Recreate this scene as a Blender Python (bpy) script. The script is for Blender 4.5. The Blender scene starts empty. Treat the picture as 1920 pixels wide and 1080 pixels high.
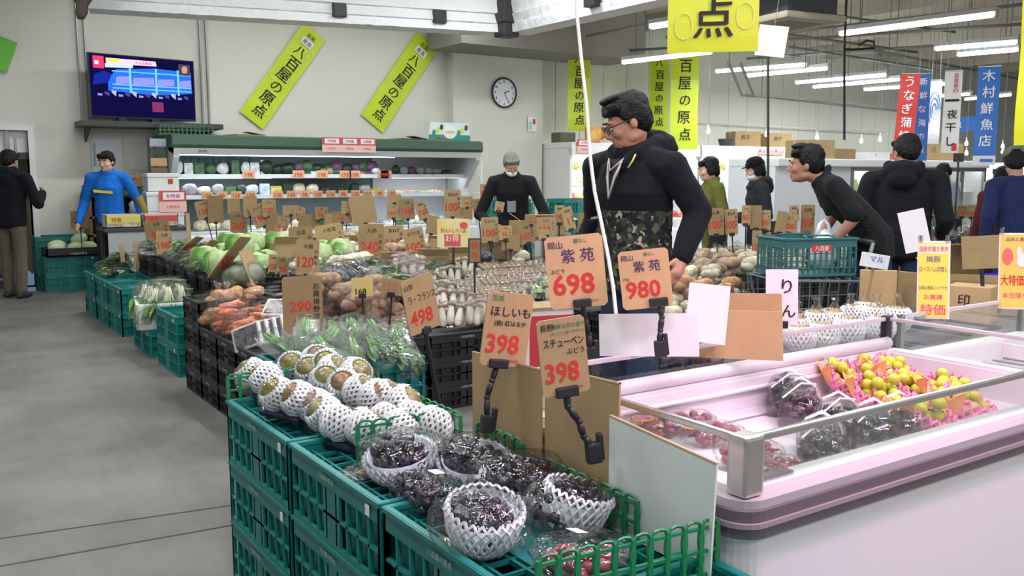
import bpy, bmesh, math, random
import numpy as np
from mathutils import Vector, Matrix, Euler, noise

random.seed(7)
SC = bpy.context.scene
COL = SC.collection
R = math.radians

# ---------------------------------------------------------------- camera
F = 1700.0
EYE = 1.4
PITCH = math.atan((540 - 328) / F)
YAW = R(34)
cam_data = bpy.data.cameras.new('camera')
cam_data.sensor_fit = 'HORIZONTAL'
cam_data.sensor_width = 36.0
cam_data.lens = 36.0 * F / 1920.0
cam_data.clip_start = 0.05
cam_data.clip_end = 200
cam = bpy.data.objects.new('camera', cam_data)
COL.objects.link(cam)
cam.location = (0, 0, EYE)
cam.rotation_euler = (math.pi / 2 - PITCH, 0, -YAW)
SC.camera = cam

# ---------------------------------------------------------------- world, exposure
world = bpy.data.worlds.new('world')
SC.world = world
world.use_nodes = True
world.node_tree.nodes['Background'].inputs[0].default_value = (0.90, 0.97, 1.0, 1)
world.node_tree.nodes['Background'].inputs[1].default_value = 0.42
SC.view_settings.view_transform = 'Standard'
SC.view_settings.look = 'None'
SC.view_settings.exposure = 0.42
SC.view_settings.gamma = 1.0
SC.view_settings.use_curve_mapping = False
SC.cycles.max_bounces = 8
SC.cycles.transparent_max_bounces = 16
SC.cycles.sample_clamp_indirect = 6.0


# photo measurements (1920 x 1080) to places in the room
def ray(u, v):
    a = (u - 960) / F
    b = (540 - v) / F
    fw = math.cos(PITCH) + b * math.sin(PITCH)
    up = -math.sin(PITCH) + b * math.cos(PITCH)
    return Vector((a * math.cos(YAW) + fw * math.sin(YAW), -a * math.sin(YAW) + fw * math.cos(YAW), up))


def at_z(u, v, z):
    r = ray(u, v)
    return Vector((0, 0, EYE)) + r * ((z - EYE) / r.z)


def at_y(u, v, y):
    r = ray(u, v)
    return Vector((0, 0, EYE)) + r * (y / r.y)


def at_x(u, v, x):
    r = ray(u, v)
    return Vector((0, 0, EYE)) + r * (x / r.x)


def at_d(u, v, d):
    return Vector((0, 0, EYE)) + ray(u, v) * d


def toward(p, turn=0.0):
    """rotation about z that makes local -Y look at the shop entrance side; turn > 0 swings it to the left"""
    return math.atan2(-p[0], p[1]) - R(turn)


# ---------------------------------------------------------------- materials
def lin(c):
    def s(x):
        x /= 255.0
        return x / 12.92 if x <= 0.04045 else ((x + 0.055) / 1.055) ** 2.4
    return (s(c[0]), s(c[1]), s(c[2]), 1.0)


MATS = {}


def mat(name, col, rough=0.6, metal=0.0, vary=0.0, scale=8.0, bump=0.0, bscale=30.0, emit=None, es=0.0, spec=0.5,
        col2=None, sheen=0.0, sub=0.0):
    if name in MATS:
        return MATS[name]
    m = bpy.data.materials.new(name)
    m.use_nodes = True
    nt = m.node_tree
    b = nt.nodes['Principled BSDF']
    c = lin(col)
    b.inputs['Base Color'].default_value = c
    b.inputs['Roughness'].default_value = rough
    b.inputs['Metallic'].default_value = metal
    b.inputs['Specular IOR Level'].default_value = spec
    if sheen:
        b.inputs['Sheen Weight'].default_value = sheen
    if sub:
        b.inputs['Subsurface Weight'].default_value = sub
        b.inputs['Subsurface Radius'].default_value = (0.02, 0.008, 0.005)
    if emit is not None:
        b.inputs['Emission Color'].default_value = lin(emit)
        b.inputs['Emission Strength'].default_value = es
    tc = None
    if vary or bump or col2:
        tc = nt.nodes.new('ShaderNodeTexCoord')
    if vary or col2:
        n = nt.nodes.new('ShaderNodeTexNoise')
        n.inputs['Scale'].default_value = scale
        n.inputs['Detail'].default_value = 5
        nt.links.new(tc.outputs['Object'], n.inputs['Vector'])
        mx = nt.nodes.new('ShaderNodeMix')
        mx.data_type = 'RGBA'
        k2 = lin(col2) if col2 else tuple(min(1, x * (1 + vary)) for x in c[:3]) + (1,)
        k1 = c if col2 else tuple(x * (1 - vary) for x in c[:3]) + (1,)
        mx.inputs[6].default_value = k1
        mx.inputs[7].default_value = k2
        rp = nt.nodes.new('ShaderNodeValToRGB')
        rp.color_ramp.elements[0].position = 0.35
        rp.color_ramp.elements[1].position = 0.65
        nt.links.new(n.outputs['Fac'], rp.inputs[0])
        nt.links.new(rp.outputs[0], mx.inputs[0])
        nt.links.new(mx.outputs[2], b.inputs['Base Color'])
    if bump:
        n2 = nt.nodes.new('ShaderNodeTexNoise')
        n2.inputs['Scale'].default_value = bscale
        n2.inputs['Detail'].default_value = 4
        nt.links.new(tc.outputs['Object'], n2.inputs['Vector'])
        bp = nt.nodes.new('ShaderNodeBump')
        bp.inputs['Strength'].default_value = bump
        bp.inputs['Distance'].default_value = 0.02
        nt.links.new(n2.outputs['Fac'], bp.inputs['Height'])
        nt.links.new(bp.outputs[0], b.inputs['Normal'])
    MATS[name] = m
    return m


def film_mat(name, tint=(255, 255, 255), base=0.10, gain=0.55, bscale=35.0, bump=0.9, rough=0.08):
    """crinkled clear plastic: see-through with sharp glints"""
    m = bpy.data.materials.new(name)
    m.use_nodes = True
    nt = m.node_tree
    nt.nodes.clear()
    out = nt.nodes.new('ShaderNodeOutputMaterial')
    tr = nt.nodes.new('ShaderNodeBsdfTransparent')
    tr.inputs[0].default_value = lin(tint)
    gl = nt.nodes.new('ShaderNodeBsdfGlossy')
    gl.inputs['Roughness'].default_value = rough
    lw = nt.nodes.new('ShaderNodeLayerWeight')
    lw.inputs[0].default_value = 0.25
    ma = nt.nodes.new('ShaderNodeMath')
    ma.operation = 'MULTIPLY_ADD'
    ma.inputs[1].default_value = gain
    ma.inputs[2].default_value = base
    tc = nt.nodes.new('ShaderNodeTexCoord')
    n = nt.nodes.new('ShaderNodeTexNoise')
    n.inputs['Scale'].default_value = bscale
    n.inputs['Detail'].default_value = 3
    n.inputs['Distortion'].default_value = 0.6
    bp = nt.nodes.new('ShaderNodeBump')
    bp.inputs['Strength'].default_value = bump
    bp.inputs['Distance'].default_value = 0.03
    mx = nt.nodes.new('ShaderNodeMixShader')
    L = nt.links.new
    L(tc.outputs['Object'], n.inputs['Vector'])
    L(n.outputs['Fac'], bp.inputs['Height'])
    L(bp.outputs[0], gl.inputs['Normal'])
    L(bp.outputs[0], lw.inputs['Normal'])
    L(lw.outputs['Fresnel'], ma.inputs[0])
    L(ma.outputs[0], mx.inputs[0])
    L(tr.outputs[0], mx.inputs[1])
    L(gl.outputs[0], mx.inputs[2])
    L(mx.outputs[0], out.inputs[0])
    MATS[name] = m
    return m


def emit_mat(name, col, strength):
    if name in MATS:
        return MATS[name]
    m = bpy.data.materials.new(name)
    m.use_nodes = True
    nt = m.node_tree
    nt.nodes.clear()
    out = nt.nodes.new('ShaderNodeOutputMaterial')
    e = nt.nodes.new('ShaderNodeEmission')
    e.inputs[0].default_value = lin(col)
    e.inputs[1].default_value = strength
    nt.links.new(e.outputs[0], out.inputs[0])
    MATS[name] = m
    return m


def floor_mat():
    m = mat('floor_concrete', (116, 112, 107), 0.42, vary=0.24, scale=1.3, bump=0.06, bscale=40)
    nt = m.node_tree
    b = nt.nodes['Principled BSDF']
    n = nt.nodes.new('ShaderNodeTexNoise')
    n.inputs['Scale'].default_value = 5
    n.inputs['Detail'].default_value = 8
    tc = nt.nodes.new('ShaderNodeTexCoord')
    mp = nt.nodes.new('ShaderNodeMapping')
    mp.inputs['Scale'].default_value = (3.0, 0.7, 1)
    mr = nt.nodes.new('ShaderNodeMapRange')
    mr.inputs['To Min'].default_value = 0.28
    mr.inputs['To Max'].default_value = 0.62
    nt.links.new(tc.outputs['Object'], mp.inputs[0])
    nt.links.new(mp.outputs[0], n.inputs['Vector'])
    nt.links.new(n.outputs['Fac'], mr.inputs[0])
    nt.links.new(mr.outputs[0], b.inputs['Roughness'])
    return m


def camo_mat():
    m = mat('camouflage_cloth', (38, 44, 36), 0.9, bump=0.3, bscale=25)
    nt = m.node_tree
    b = nt.nodes['Principled BSDF']
    tc = nt.nodes.new('ShaderNodeTexCoord')
    prev = None
    for i, (c, s, t) in enumerate((((52, 62, 48), 18, 0.5), ((86, 94, 70), 24, 0.58), ((18, 20, 20), 30, 0.56), ((160, 158, 130), 34, 0.64))):
        n = nt.nodes.new('ShaderNodeTexNoise')
        n.noise_dimensions = '4D'
        n.inputs['W'].default_value = i * 3.7
        n.inputs['Scale'].default_value = s
        n.inputs['Detail'].default_value = 1.5
        nt.links.new(tc.outputs['Object'], n.inputs['Vector'])
        gt = nt.nodes.new('ShaderNodeMath')
        gt.operation = 'GREATER_THAN'
        gt.inputs[1].default_value = t
        nt.links.new(n.outputs['Fac'], gt.inputs[0])
        mx = nt.nodes.new('ShaderNodeMix')
        mx.data_type = 'RGBA'
        nt.links.new(gt.outputs[0], mx.inputs[0])
        if prev:
            nt.links.new(prev.outputs[2], mx.inputs[6])
        else:
            mx.inputs[6].default_value = lin((28, 34, 30))
        mx.inputs[7].default_value = lin(c)
        prev = mx
    nt.links.new(prev.outputs[2], b.inputs['Base Color'])
    return m


FILM = film_mat('clear_film', base=0.06, gain=0.5)
FILM2 = film_mat('clear_film_soft', base=0.07, gain=0.5, bscale=22, bump=0.9)
GLASS = film_mat('clear_glass', (250, 254, 252), base=0.04, gain=0.35, bscale=2, bump=0.0, rough=0.02)
M_CARD = mat('cardboard', (166, 140, 100), 0.85, vary=0.05, scale=14)
M_CARD_D = mat('cardboard_aged', (146, 121, 84), 0.88, vary=0.08, scale=10)
M_CARD_O = mat('cardboard_buff', (196, 160, 118), 0.85, vary=0.04, scale=12)
M_RED = mat('red_marker', (196, 50, 38), 0.7)
M_BLACK = mat('black_marker', (30, 28, 26), 0.7)
M_GREENINK = mat('green_marker', (60, 130, 80), 0.7)
M_TEAL = mat('teal_plastic', (16, 118, 113), 0.45, vary=0.06, scale=5)
M_TEAL_D = mat('teal_plastic_aged', (22, 112, 100), 0.5, vary=0.08, scale=5)
M_FENCE = mat('green_fence_plastic', (22, 122, 74), 0.45)
M_BLKP = mat('black_plastic', (34, 34, 36), 0.5)
M_WHITE = mat('white_paint', (232, 232, 230), 0.45)
M_WHITEP = mat('white_paper', (232, 230, 232), 0.8)
M_FOAMBOX = mat('white_styrofoam', (226, 228, 226), 0.8, bump=0.15, bscale=120)
M_FOAM = mat('white_foam_net', (236, 238, 240), 0.7)
M_STEEL = mat('brushed_steel', (190, 188, 184), 0.28, metal=0.9)
M_ALU = mat('dull_aluminium', (150, 152, 150), 0.45, metal=0.7)
M_GREYP = mat('grey_rubber', (98, 88, 94), 0.35)
M_SKIN = mat('skin', (180, 132, 106), 0.55, sub=0.05)
M_SKIN_L = mat('skin_pale', (212, 170, 144), 0.55, sub=0.05)
M_HAIR = mat('black_hair', (13, 12, 12), 0.55, bump=0.6, bscale=90, spec=0.3)
M_HAIR_G = mat('grey_hair', (120, 116, 112), 0.6, bump=0.6, bscale=90)
M_YEL = mat('yellow_green_vinyl', (196, 214, 38), 0.45, vary=0.03, scale=3)
M_PALEINK = mat('pale_lettering', (170, 190, 175), 0.6)
CAMO = camo_mat()


# ---------------------------------------------------------------- mesh helpers
ICO = {}


def ico(sub):
    if sub not in ICO:
        bm = bmesh.new()
        bmesh.ops.create_icosphere(bm, subdivisions=sub, radius=1.0)
        bm.verts.index_update()
        ICO[sub] = (np.array([v.co[:] for v in bm.verts]), [tuple(v.index for v in f.verts) for f in bm.faces])
        bm.free()
    return ICO[sub]


class MB:
    """collects boxes, tubes, ellipsoids ... and links them as ONE mesh object"""

    def __init__(s):
        s.v, s.f, s.m = [], [], []
        s.cur = 0

    def add(s, vs, fs):
        o = len(s.v)
        s.v.extend(tuple(x) for x in vs)
        s.f.extend(tuple(i + o for i in f) for f in fs)
        s.m.extend([s.cur] * len(fs))
        return s

    def box(s, x0, x1, y0, y1, z0, z1):
        return s.add([(x0, y0, z0), (x1, y0, z0), (x1, y1, z0), (x0, y1, z0), (x0, y0, z1), (x1, y0, z1), (x1, y1, z1), (x0, y1, z1)],
                     [(0, 3, 2, 1), (4, 5, 6, 7), (0, 1, 5, 4), (1, 2, 6, 5), (2, 3, 7, 6), (3, 0, 4, 7)])

    def cbox(s, c, d, rot=None):
        vs = []
        for z in (-.5, .5):
            for x, y in ((-.5, -.5), (.5, -.5), (.5, .5), (-.5, .5)):
                p = Vector((x * d[0], y * d[1], z * d[2]))
                if rot is not None:
                    p = rot @ p
                vs.append(p + Vector(c))
        return s.add(vs, [(0, 3, 2, 1), (4, 5, 6, 7), (0, 1, 5, 4), (1, 2, 6, 5), (2, 3, 7, 6), (3, 0, 4, 7)])

    def rbox(s, x0, x1, y0, y1, z0, z1, r=0.01):
        """box with chamfered vertical and horizontal edges"""
        bm = bmesh.new()
        bmesh.ops.create_cube(bm, size=1)
        for v in bm.verts:
            v.co = Vector(((x0 + x1) / 2 + v.co.x * (x1 - x0), (y0 + y1) / 2 + v.co.y * (y1 - y0), (z0 + z1) / 2 + v.co.z * (z1 - z0)))
        bmesh.ops.bevel(bm, geom=bm.edges[:], offset=r, segments=2, profile=0.6, affect='EDGES')
        bm.verts.index_update()
        s.add([v.co[:] for v in bm.verts], [tuple(v.index for v in f.verts) for f in bm.faces])
        bm.free()
        return s

    def tube(s, pts, r, n=6, closed=False, caps=True):
        pts = [Vector(p) for p in pts]
        k = len(pts)
        rs = r if isinstance(r, (list, tuple)) else [r] * k
        rings = []
        ref = None
        for i, p in enumerate(pts):
            a = pts[i - 1] if (i > 0 or closed) else p
            b = pts[(i + 1) % k] if (i < k - 1 or closed) else p
            t = (b - a)
            if t.length < 1e-9:
                t = Vector((0, 0, 1))
            t.normalize()
            if ref is None:
                ref = Vector((0, 0, 1)) if abs(t.z) < 0.9 else Vector((1, 0, 0))
            e1 = (ref - t * ref.dot(t))
            if e1.length < 1e-6:
                e1 = Vector((0, 1, 0)) - t * t.y
            e1.normalize()
            ref = e1
            e2 = t.cross(e1)
            rings.append([p + (e1 * math.cos(2 * math.pi * j / n) + e2 * math.sin(2 * math.pi * j / n)) * rs[i] for j in range(n)])
        fs = []
        for i in range(k if closed else k - 1):
            for j in range(n):
                a, b = i * n + j, i * n + (j + 1) % n
                c, d = ((i + 1) % k) * n + (j + 1) % n, ((i + 1) % k) * n + j
                fs.append((a, b, c, d))
        if caps and not closed:
            fs.append(tuple(range(n - 1, -1, -1)))
            fs.append(tuple((k - 1) * n + j for j in range(n)))
        return s.add([p for ring in rings for p in ring], fs)

    def ball(s, c, r, sub=2, rot=None):
        V, Fc = ico(sub)
        rr = np.array(r if isinstance(r, (tuple, list)) else (r, r, r))
        P = V * rr
        if rot is not None:
            P = P @ np.array(rot.to_3x3() if hasattr(rot, 'to_3x3') else rot).T
        P = P + np.array(c)
        return s.add(P.tolist(), Fc)

    def lathe(s, prof, c=(0, 0, 0), n=16):
        vs, fs = [], []
        for (r, z) in prof:
            for j in range(n):
                a = 2 * math.pi * j / n
                vs.append((c[0] + r * math.cos(a), c[1] + r * math.sin(a), c[2] + z))
        for i in range(len(prof) - 1):
            for j in range(n):
                fs.append((i * n + j, i * n + (j + 1) % n, (i + 1) * n + (j + 1) % n, (i + 1) * n + j))
        fs.append(tuple(range(n - 1, -1, -1)))
        fs.append(tuple((len(prof) - 1) * n + j for j in range(n)))
        return s.add(vs, fs)

    def prism(s, poly, lo, hi, axis='y'):
        """polygon in the plane across `axis`, pushed from lo to hi"""
        def P(a, b, t):
            return {'y': (a, t, b), 'x': (t, a, b), 'z': (a, b, t)}[axis]
        n = len(poly)
        vs = [P(a, b, lo) for a, b in poly] + [P(a, b, hi) for a, b in poly]
        fs = [tuple(range(n)), tuple(range(2 * n - 1, n - 1, -1))]
        fs += [(i, i + n, (i + 1) % n + n, (i + 1) % n) for i in range(n)]
        return s.add(vs, fs)

    def mesh(s, name, smooth=False):
        me = bpy.data.meshes.new(name)
        me.from_pydata(s.v, [], s.f)
        if any(s.m):
            me.polygons.foreach_set('material_index', s.m)
        if smooth:
            me.polygons.foreach_set('use_smooth', [True] * len(s.f))
        bm = bmesh.new()
        bm.from_mesh(me)
        bmesh.ops.recalc_face_normals(bm, faces=bm.faces[:])
        bm.to_mesh(me)
        bm.free()
        me.update()
        return me

    def build(s, name, mats, parent=None, smooth=False, loc=None, rot=None):
        return put(name, s.mesh(name, smooth), mats, parent, loc, rot)


REG = {}


def put(name, me, mats=None, parent=None, loc=None, rot=None, scale=None):
    if mats is not None and not me.materials:
        for m in (mats if isinstance(mats, (list, tuple)) else [mats]):
            me.materials.append(m)
    o = bpy.data.objects.new(name, me)
    COL.objects.link(o)
    if parent is not None:
        o.parent = parent
        REG.setdefault(parent.name, []).append(o)
    if loc is not None:
        o.location = loc
    if rot is not None:
        o.rotation_euler = rot
    if scale is not None:
        o.scale = scale if isinstance(scale, (tuple, list, Vector)) else (scale,) * 3
    return o


def tag(o, label, cat, group=None):
    o['label'] = label
    o['category'] = cat
    if group:
        o['group'] = group
    return o


def thing(name, label, cat, loc=(0, 0, 0), rot=0, group=None, scale=None):
    o = bpy.data.objects.new(name, None)
    o.empty_display_size = 0.05
    COL.objects.link(o)
    o.location = loc
    o.rotation_euler = (0, 0, rot) if not isinstance(rot, (tuple, list, Euler)) else rot
    if scale is not None:
        o.scale = scale if isinstance(scale, (tuple, list, Vector)) else (scale,) * 3
    return tag(o, label, cat, group)


def struct(name, mb, m, parent=None, smooth=False):
    o = mb.build(name, m, parent, smooth)
    if parent is None:
        o['kind'] = 'structure'
    return o


def dup(root, loc=None, rot=None, label=None, group=None, scale=None, swap=None):
    """a copy of a thing with copies of its parts and sub-parts, mesh data shared"""
    def cp(o, parent):
        c = o.copy()
        COL.objects.link(c)
        c.parent = parent
        if parent is not None:
            REG.setdefault(parent.name, []).append(c)
        for ch in kids.get(o, ()):
            cp(ch, c)
        return c
    kids = {}
    stack = [root]
    while stack:
        q = stack.pop()
        ks = KIDS(q)
        kids[q] = ks
        stack.extend(ks)
    r = cp(root, None)
    if loc is not None:
        r.location = loc
    if rot is not None:
        r.rotation_euler = (0, 0, rot) if not isinstance(rot, (tuple, list, Euler)) else rot
    if label:
        r['label'] = label
    if group:
        r['group'] = group
    if scale is not None:
        r.scale = scale if isinstance(scale, (tuple, list, Vector)) else (scale,) * 3
    return r


def KIDS(o):
    return list(REG.get(o.name, ()))


SCRATCH = bpy.data.scenes.new('scratch')


def baked(o):
    """mesh of an object with its modifiers or lettering applied, worked out in a scratch scene"""
    SCRATCH.collection.objects.link(o)
    vl = SCRATCH.view_layers[0]
    vl.update()
    me = bpy.data.meshes.new_from_object(o.evaluated_get(vl.depsgraph))
    bpy.data.objects.remove(o)
    return me


TEXT = {}


def text_mesh(string):
    """flat lettering as a mesh, 1 unit high, centred, in the XZ plane looking along -Y"""
    if string in TEXT:
        return TEXT[string]
    cu = bpy.data.curves.new('lettering', 'FONT')
    cu.body = string
    cu.size = 1.0
    cu.resolution_u = 2
    if string.isdigit():
        cu.offset = 0.022
    o = bpy.data.objects.new('lettering', cu)
    me = baked(o)
    n = len(me.vertices)
    a = np.zeros(n * 3)
    me.vertices.foreach_get('co', a)
    a = a.reshape(-1, 3)
    if n:
        lo, hi = a.min(0), a.max(0)
        a -= (lo + hi) / 2
        h = max(hi[1] - lo[1], 0.35)
        a /= h
        w = (hi[0] - lo[0]) / h
    else:
        w = 1
    b = np.stack([a[:, 0], -a[:, 2], a[:, 1]], 1)
    me.vertices.foreach_set('co', b.reshape(-1))
    me.materials.clear()
    me.update()
    if any(ord(ch) > 0x3040 for ch in string) and n:
        # brush weight: strokes laid twice, a little apart
        bm = bmesh.new()
        bm.from_mesh(me)
        geo = bmesh.ops.duplicate(bm, geom=bm.verts[:] + bm.edges[:] + bm.faces[:])['geom']
        for e_ in geo:
            if isinstance(e_, bmesh.types.BMVert):
                e_.co.x += 0.03
                e_.co.z += 0.016
                e_.co.y -= 0.0004
        bm.to_mesh(me)
        bm.free()
    TEXT[string] = (me, w)
    return TEXT[string]


TMAT = {}


def text(name, string, h, m, parent, loc, rot=(0, 0, 0), maxw=None, stretch=1.0):
    """lettering h high; loc is its middle in the parent's frame, facing the parent's -Y"""
    me, w = text_mesh(string)
    key = (string, m.name)
    if key not in TMAT:
        c = me.copy()
        c.materials.append(m)
        TMAT[key] = c
    sx = h * stretch
    if maxw and w * sx > maxw:
        sx = maxw / w
    o = put(name, TMAT[key], None, parent, loc, rot)
    o.scale = (sx, 1, h)
    return o


def column(name, string, h, m, parent, x, y, z_top, pitch):
    for i, ch in enumerate(string):
        text(name, ch, h, m, parent, (x, y, z_top - i * pitch))
# ================================================================ THE SETTING
WALL_Y = 12.9
M_WALL = mat('cream_wall', (214, 212, 200), 0.75, vary=0.015, scale=1.5)
M_WALLR = mat('cream_panel_wall', (212, 213, 200), 0.6)
M_CEIL = mat('ceiling_deck', (182, 175, 158), 0.9, vary=0.06, scale=2)
M_PIPE = mat('grey_pipe', (120, 120, 116), 0.5, metal=0.2)
M_DARK = mat('dark_grey_steel', (62, 64, 64), 0.5)

fl = MB().box(-6, 26, -5, 16, -0.12, 0.0)
floor = struct('floor', fl, floor_mat())
M_JOINT = mat('floor_joint', (70, 68, 66), 0.9)
for a, b in (((0, 1010), (432, 948)), ((0, 1062), (436, 985))):
    p, q = at_z(a[0], a[1], 0), at_z(b[0], b[1], 0)
    d = (q - p).normalized()
    p2, q2 = p - d * 2.5, q + d * 0.25
    n = Vector((-d.y, d.x, 0)) * 0.006
    MB().add([p2 - n, q2 - n, q2 + n, p2 + n, *[w + Vector((0, 0, 0.0012)) for w in (p2 - n, q2 - n, q2 + n, p2 + n)]],
             [(0, 1, 2, 3), (4, 5, 6, 7), (0, 1, 5, 4), (1, 2, 6, 5), (2, 3, 7, 6), (3, 0, 4, 7)]).build('floor_joint', M_JOINT, floor)

# back wall with a doorway at its left end
dx0, dx1, dz = 0.42, 1.40, 1.95
wl = MB().box(-6, dx0, WALL_Y, WALL_Y + 0.2, 0, 4.2).box(dx1, 9.25, WALL_Y, WALL_Y + 0.2, 0, 4.2).box(dx0, dx1, WALL_Y, WALL_Y + 0.2, dz, 4.2)
wall_back = struct('wall_back', wl, M_WALL)
struct('wall_hallway', MB().box(-0.6, 2.4, 14.6, 14.7, 0, 3.0).box(-0.6, -0.5, 13.1, 14.6, 0, 3).box(2.3, 2.4, 13.1, 14.6, 0, 3).box(-0.6, 2.4, 13.1, 14.7, 2.9, 3.0),
       mat('hall_wall', (226, 222, 206), 0.8))
door = struct('door_1', MB().box(dx1, dx1 + 0.07, WALL_Y - 0.03, WALL_Y + 0.2, 0, dz + 0.06).box(dx0 - 0.07, dx0, WALL_Y - 0.03, WALL_Y + 0.2, 0, dz + 0.06)
              .box(dx0, dx1, WALL_Y - 0.03, WALL_Y + 0.2, dz, dz + 0.06), M_WHITE)
MB().box(dx0, dx1, WALL_Y + 0.06, WALL_Y + 0.10, 1.60, 1.68).build('door_rail', M_DARK, door)
MB().box(1.15, 1.20, WALL_Y + 0.02, WALL_Y + 0.12, 0, dz).build('door_post', M_ALU, door)
MB().box(dx0, dx1, WALL_Y + 0.07, WALL_Y + 0.09, 1.68, dz).build('door_pane', mat('door_pane', (220, 222, 214), 0.3), door)

# clock pillar, soffit over it, panelled wall behind the chilled shelves
struct('wall_pillar', MB().box(7.45, 9.2, 12.72, WALL_Y, 0, 4.2), M_WALL)
struct('wall_soffit_right', MB().box(7.0, 10.6, 11.7, 12.7, 3.32, 4.2), mat('soffit_shade_grey', (138, 133, 124), 0.9))  # shade on the soffit is put into its darker grey
wr = struct('wall_right', MB().box(9.2, 26, 13.15, 13.35, 0, 4.2), M_WALLR)
for i in range(28):
    x = 9.5 + i * 0.55
    MB().box(x - 0.27, x + 0.27, 13.12, 13.15, 0, 4.15).build('wall_panel', M_WALLR, wr)
struct('wall_far', MB().box(25.8, 26, -5, 13.3, 0, 4.2), M_WALLR)
ceil = struct('ceiling', MB().box(-6, 26, -5, 16, 4.2, 4.4), M_CEIL)
for i in range(9):
    x = 7.2 + i * 2.0
    MB().box(x, x + 0.16, -4, 13.1, 3.95, 4.2).build('ceiling_joist', M_CEIL, ceil)
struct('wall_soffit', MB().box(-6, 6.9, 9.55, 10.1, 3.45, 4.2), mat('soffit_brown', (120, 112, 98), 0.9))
for i, (u, n) in enumerate(((152, 2), (380, 2))):
    a = at_y(u, 100, WALL_Y - 0.03)
    pole = MB()
    for k in range(n):
        pole.box(a.x + k * 0.085 - 0.04, a.x + k * 0.085 - 0.02, WALL_Y - 0.045, WALL_Y, 2.1, 4.2)
    struct('trim_%d' % (i + 1), pole, M_ALU)

# ---------------------------------------------------------------- lights
M_TUBE = emit_mat('fluorescent_tube', (245, 250, 255), 22.0)
M_HOUSING = mat('luminaire_housing', (190, 192, 188), 0.5)


def luminaire(p, q, label, group, power=60.0, twin=False, rods=True):
    p, q = Vector(p), Vector(q)
    mid = (p + q) / 2
    L = (q - p).length
    d = (q - p).normalized()
    t = thing('fluorescent_light', label, 'ceiling light', mid, math.atan2(d.y, d.x), group)
    MB().box(-L / 2, L / 2, -0.055, 0.055, 0.035, 0.085).box(-L / 2, -L / 2 + 0.03, -0.04, 0.04, -0.02, 0.035).box(L / 2 - 0.03, L / 2, -0.04, 0.04, -0.02, 0.035).build('housing', M_HOUSING, t)
    for y in ((-0.032, 0.032) if twin else (0,)):
        MB().tube([(-L / 2 + 0.03, y, 0.008), (L / 2 - 0.03, y, 0.008)], 0.022, 8).build('tube', M_TUBE, t)
    if rods:
        for x in (-L * 0.35, L * 0.35):
            MB().tube([(x, 0, 0.085), (x, 0, 4.2 - mid.z)], 0.006, 5).build('hanger_rod', M_PIPE, t)
    ld = bpy.data.lights.new('tube_glow', 'AREA')
    ld.shape = 'RECTANGLE'
    ld.size = L
    ld.size_y = 0.10
    ld.energy = power
    ld.color = (0.93, 0.98, 1.0)
    lo = bpy.data.objects.new('tube_glow', ld)
    COL.objects.link(lo)
    lo.parent = t
    lo.location = (0, 0, -0.03)
    return t


TZ = 3.1
TUBES = [((1575, 65), (1870, 28)), ((1752, 93), (1910, 80)), ((1795, 104), (1912, 94)), ((1168, 118), (1340, 98)), ((1220, 52), (1478, 12)),
         ((1342, 135), (1515, 122)), ((1400, 143), (1555, 129)), ((1492, 156), (1665, 141)), ((1525, 164), (1690, 150)), ((1620, 169), (1780, 158)),
         ((1740, 182), (1822, 177)), ((1810, 187), (1900, 178))]
for i, (a, b) in enumerate(TUBES):
    luminaire(at_z(*a, TZ), at_z(*b, TZ), 'long white fluorescent batten light hanging among pipes over the chilled aisles', 'fluorescent lights over the chilled aisles', 16.0, twin=True)
for x in (0.3, 2.6, 4.9):
    for y in (-2.5, 0.2, 2.9, 5.6):
        luminaire((x, y - 0.6, 3.55), (x, y + 0.6, 3.55), 'fluorescent batten light over the produce crates', 'fluorescent lights over the produce crates', 24.0, twin=True)
for x in (0.8, 2.9, 5.0):  # lamps added out of view to brighten the sheeting
    luminaire((x - 0.6, 7.5, 3.8), (x + 0.6, 7.5, 3.8), 'added unseen fluorescent batten light brightening the white sheeting', 'added lights brightening the sheeting', 22.0, twin=True)
for x in (2.5, 4.5, 6.5):
    luminaire((x - 0.6, 10.9, 3.9), (x + 0.6, 10.9, 3.9), 'fluorescent batten light above the chilled wall shelves', 'fluorescent lights by the back wall', 20.0, twin=True)
for x, y in ((7.4, -1.5), (10.5, 1.0), (12.0, -2.0)):
    luminaire((x, y - 0.6, 3.4), (x, y + 0.6, 3.4), 'fluorescent batten light at the market entrance side', 'fluorescent lights at the entrance side', 24.0, twin=True)

# rosy lamp hung over the chest freezer
pl = thing('freezer_lamp', 'rosy twin tube lamp hung above the open chest freezer', 'lamp', (2.0, 0.75, 2.25))
MB().rbox(-0.75, 0.75, -0.09, 0.09, 0.03, 0.10, 0.01).build('housing', M_HOUSING, pl)
for y in (-0.04, 0.04):
    MB().tube([(-0.7, y, 0), (0.7, y, 0)], 0.018, 8).build('tube', emit_mat('rosy_tube', (255, 190, 235), 8.0), pl)
for x in (-0.6, 0.6):
    MB().tube([(x, 0, 0.1), (x, 0, 1.95)], 0.006, 5).build('hanger_rod', M_PIPE, pl)
ld = bpy.data.lights.new('rosy_glow', 'AREA')
ld.shape = 'RECTANGLE'
ld.size, ld.size_y = 1.4, 0.16
ld.energy = 26
ld.color = (1.0, 0.50, 0.82)
lo = bpy.data.objects.new('rosy_glow', ld)
COL.objects.link(lo)
lo.parent = pl
lo.location = (0, 0, -0.03)
lo.rotation_euler = (R(25), 0, 0)

# ---------------------------------------------------------------- pipes, trays and cables under the ceiling
def pipe(label, pts, r, m=M_PIPE, name='ceiling_pipe', cat='pipe', drop=True, group='pipes under the ceiling'):
    pts = [Vector(p) for p in pts]
    mb = MB().tube(pts, r, 8)
    o = mb.build(name, m, None, True)
    tag(o, label, cat, group)
    return o


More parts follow.
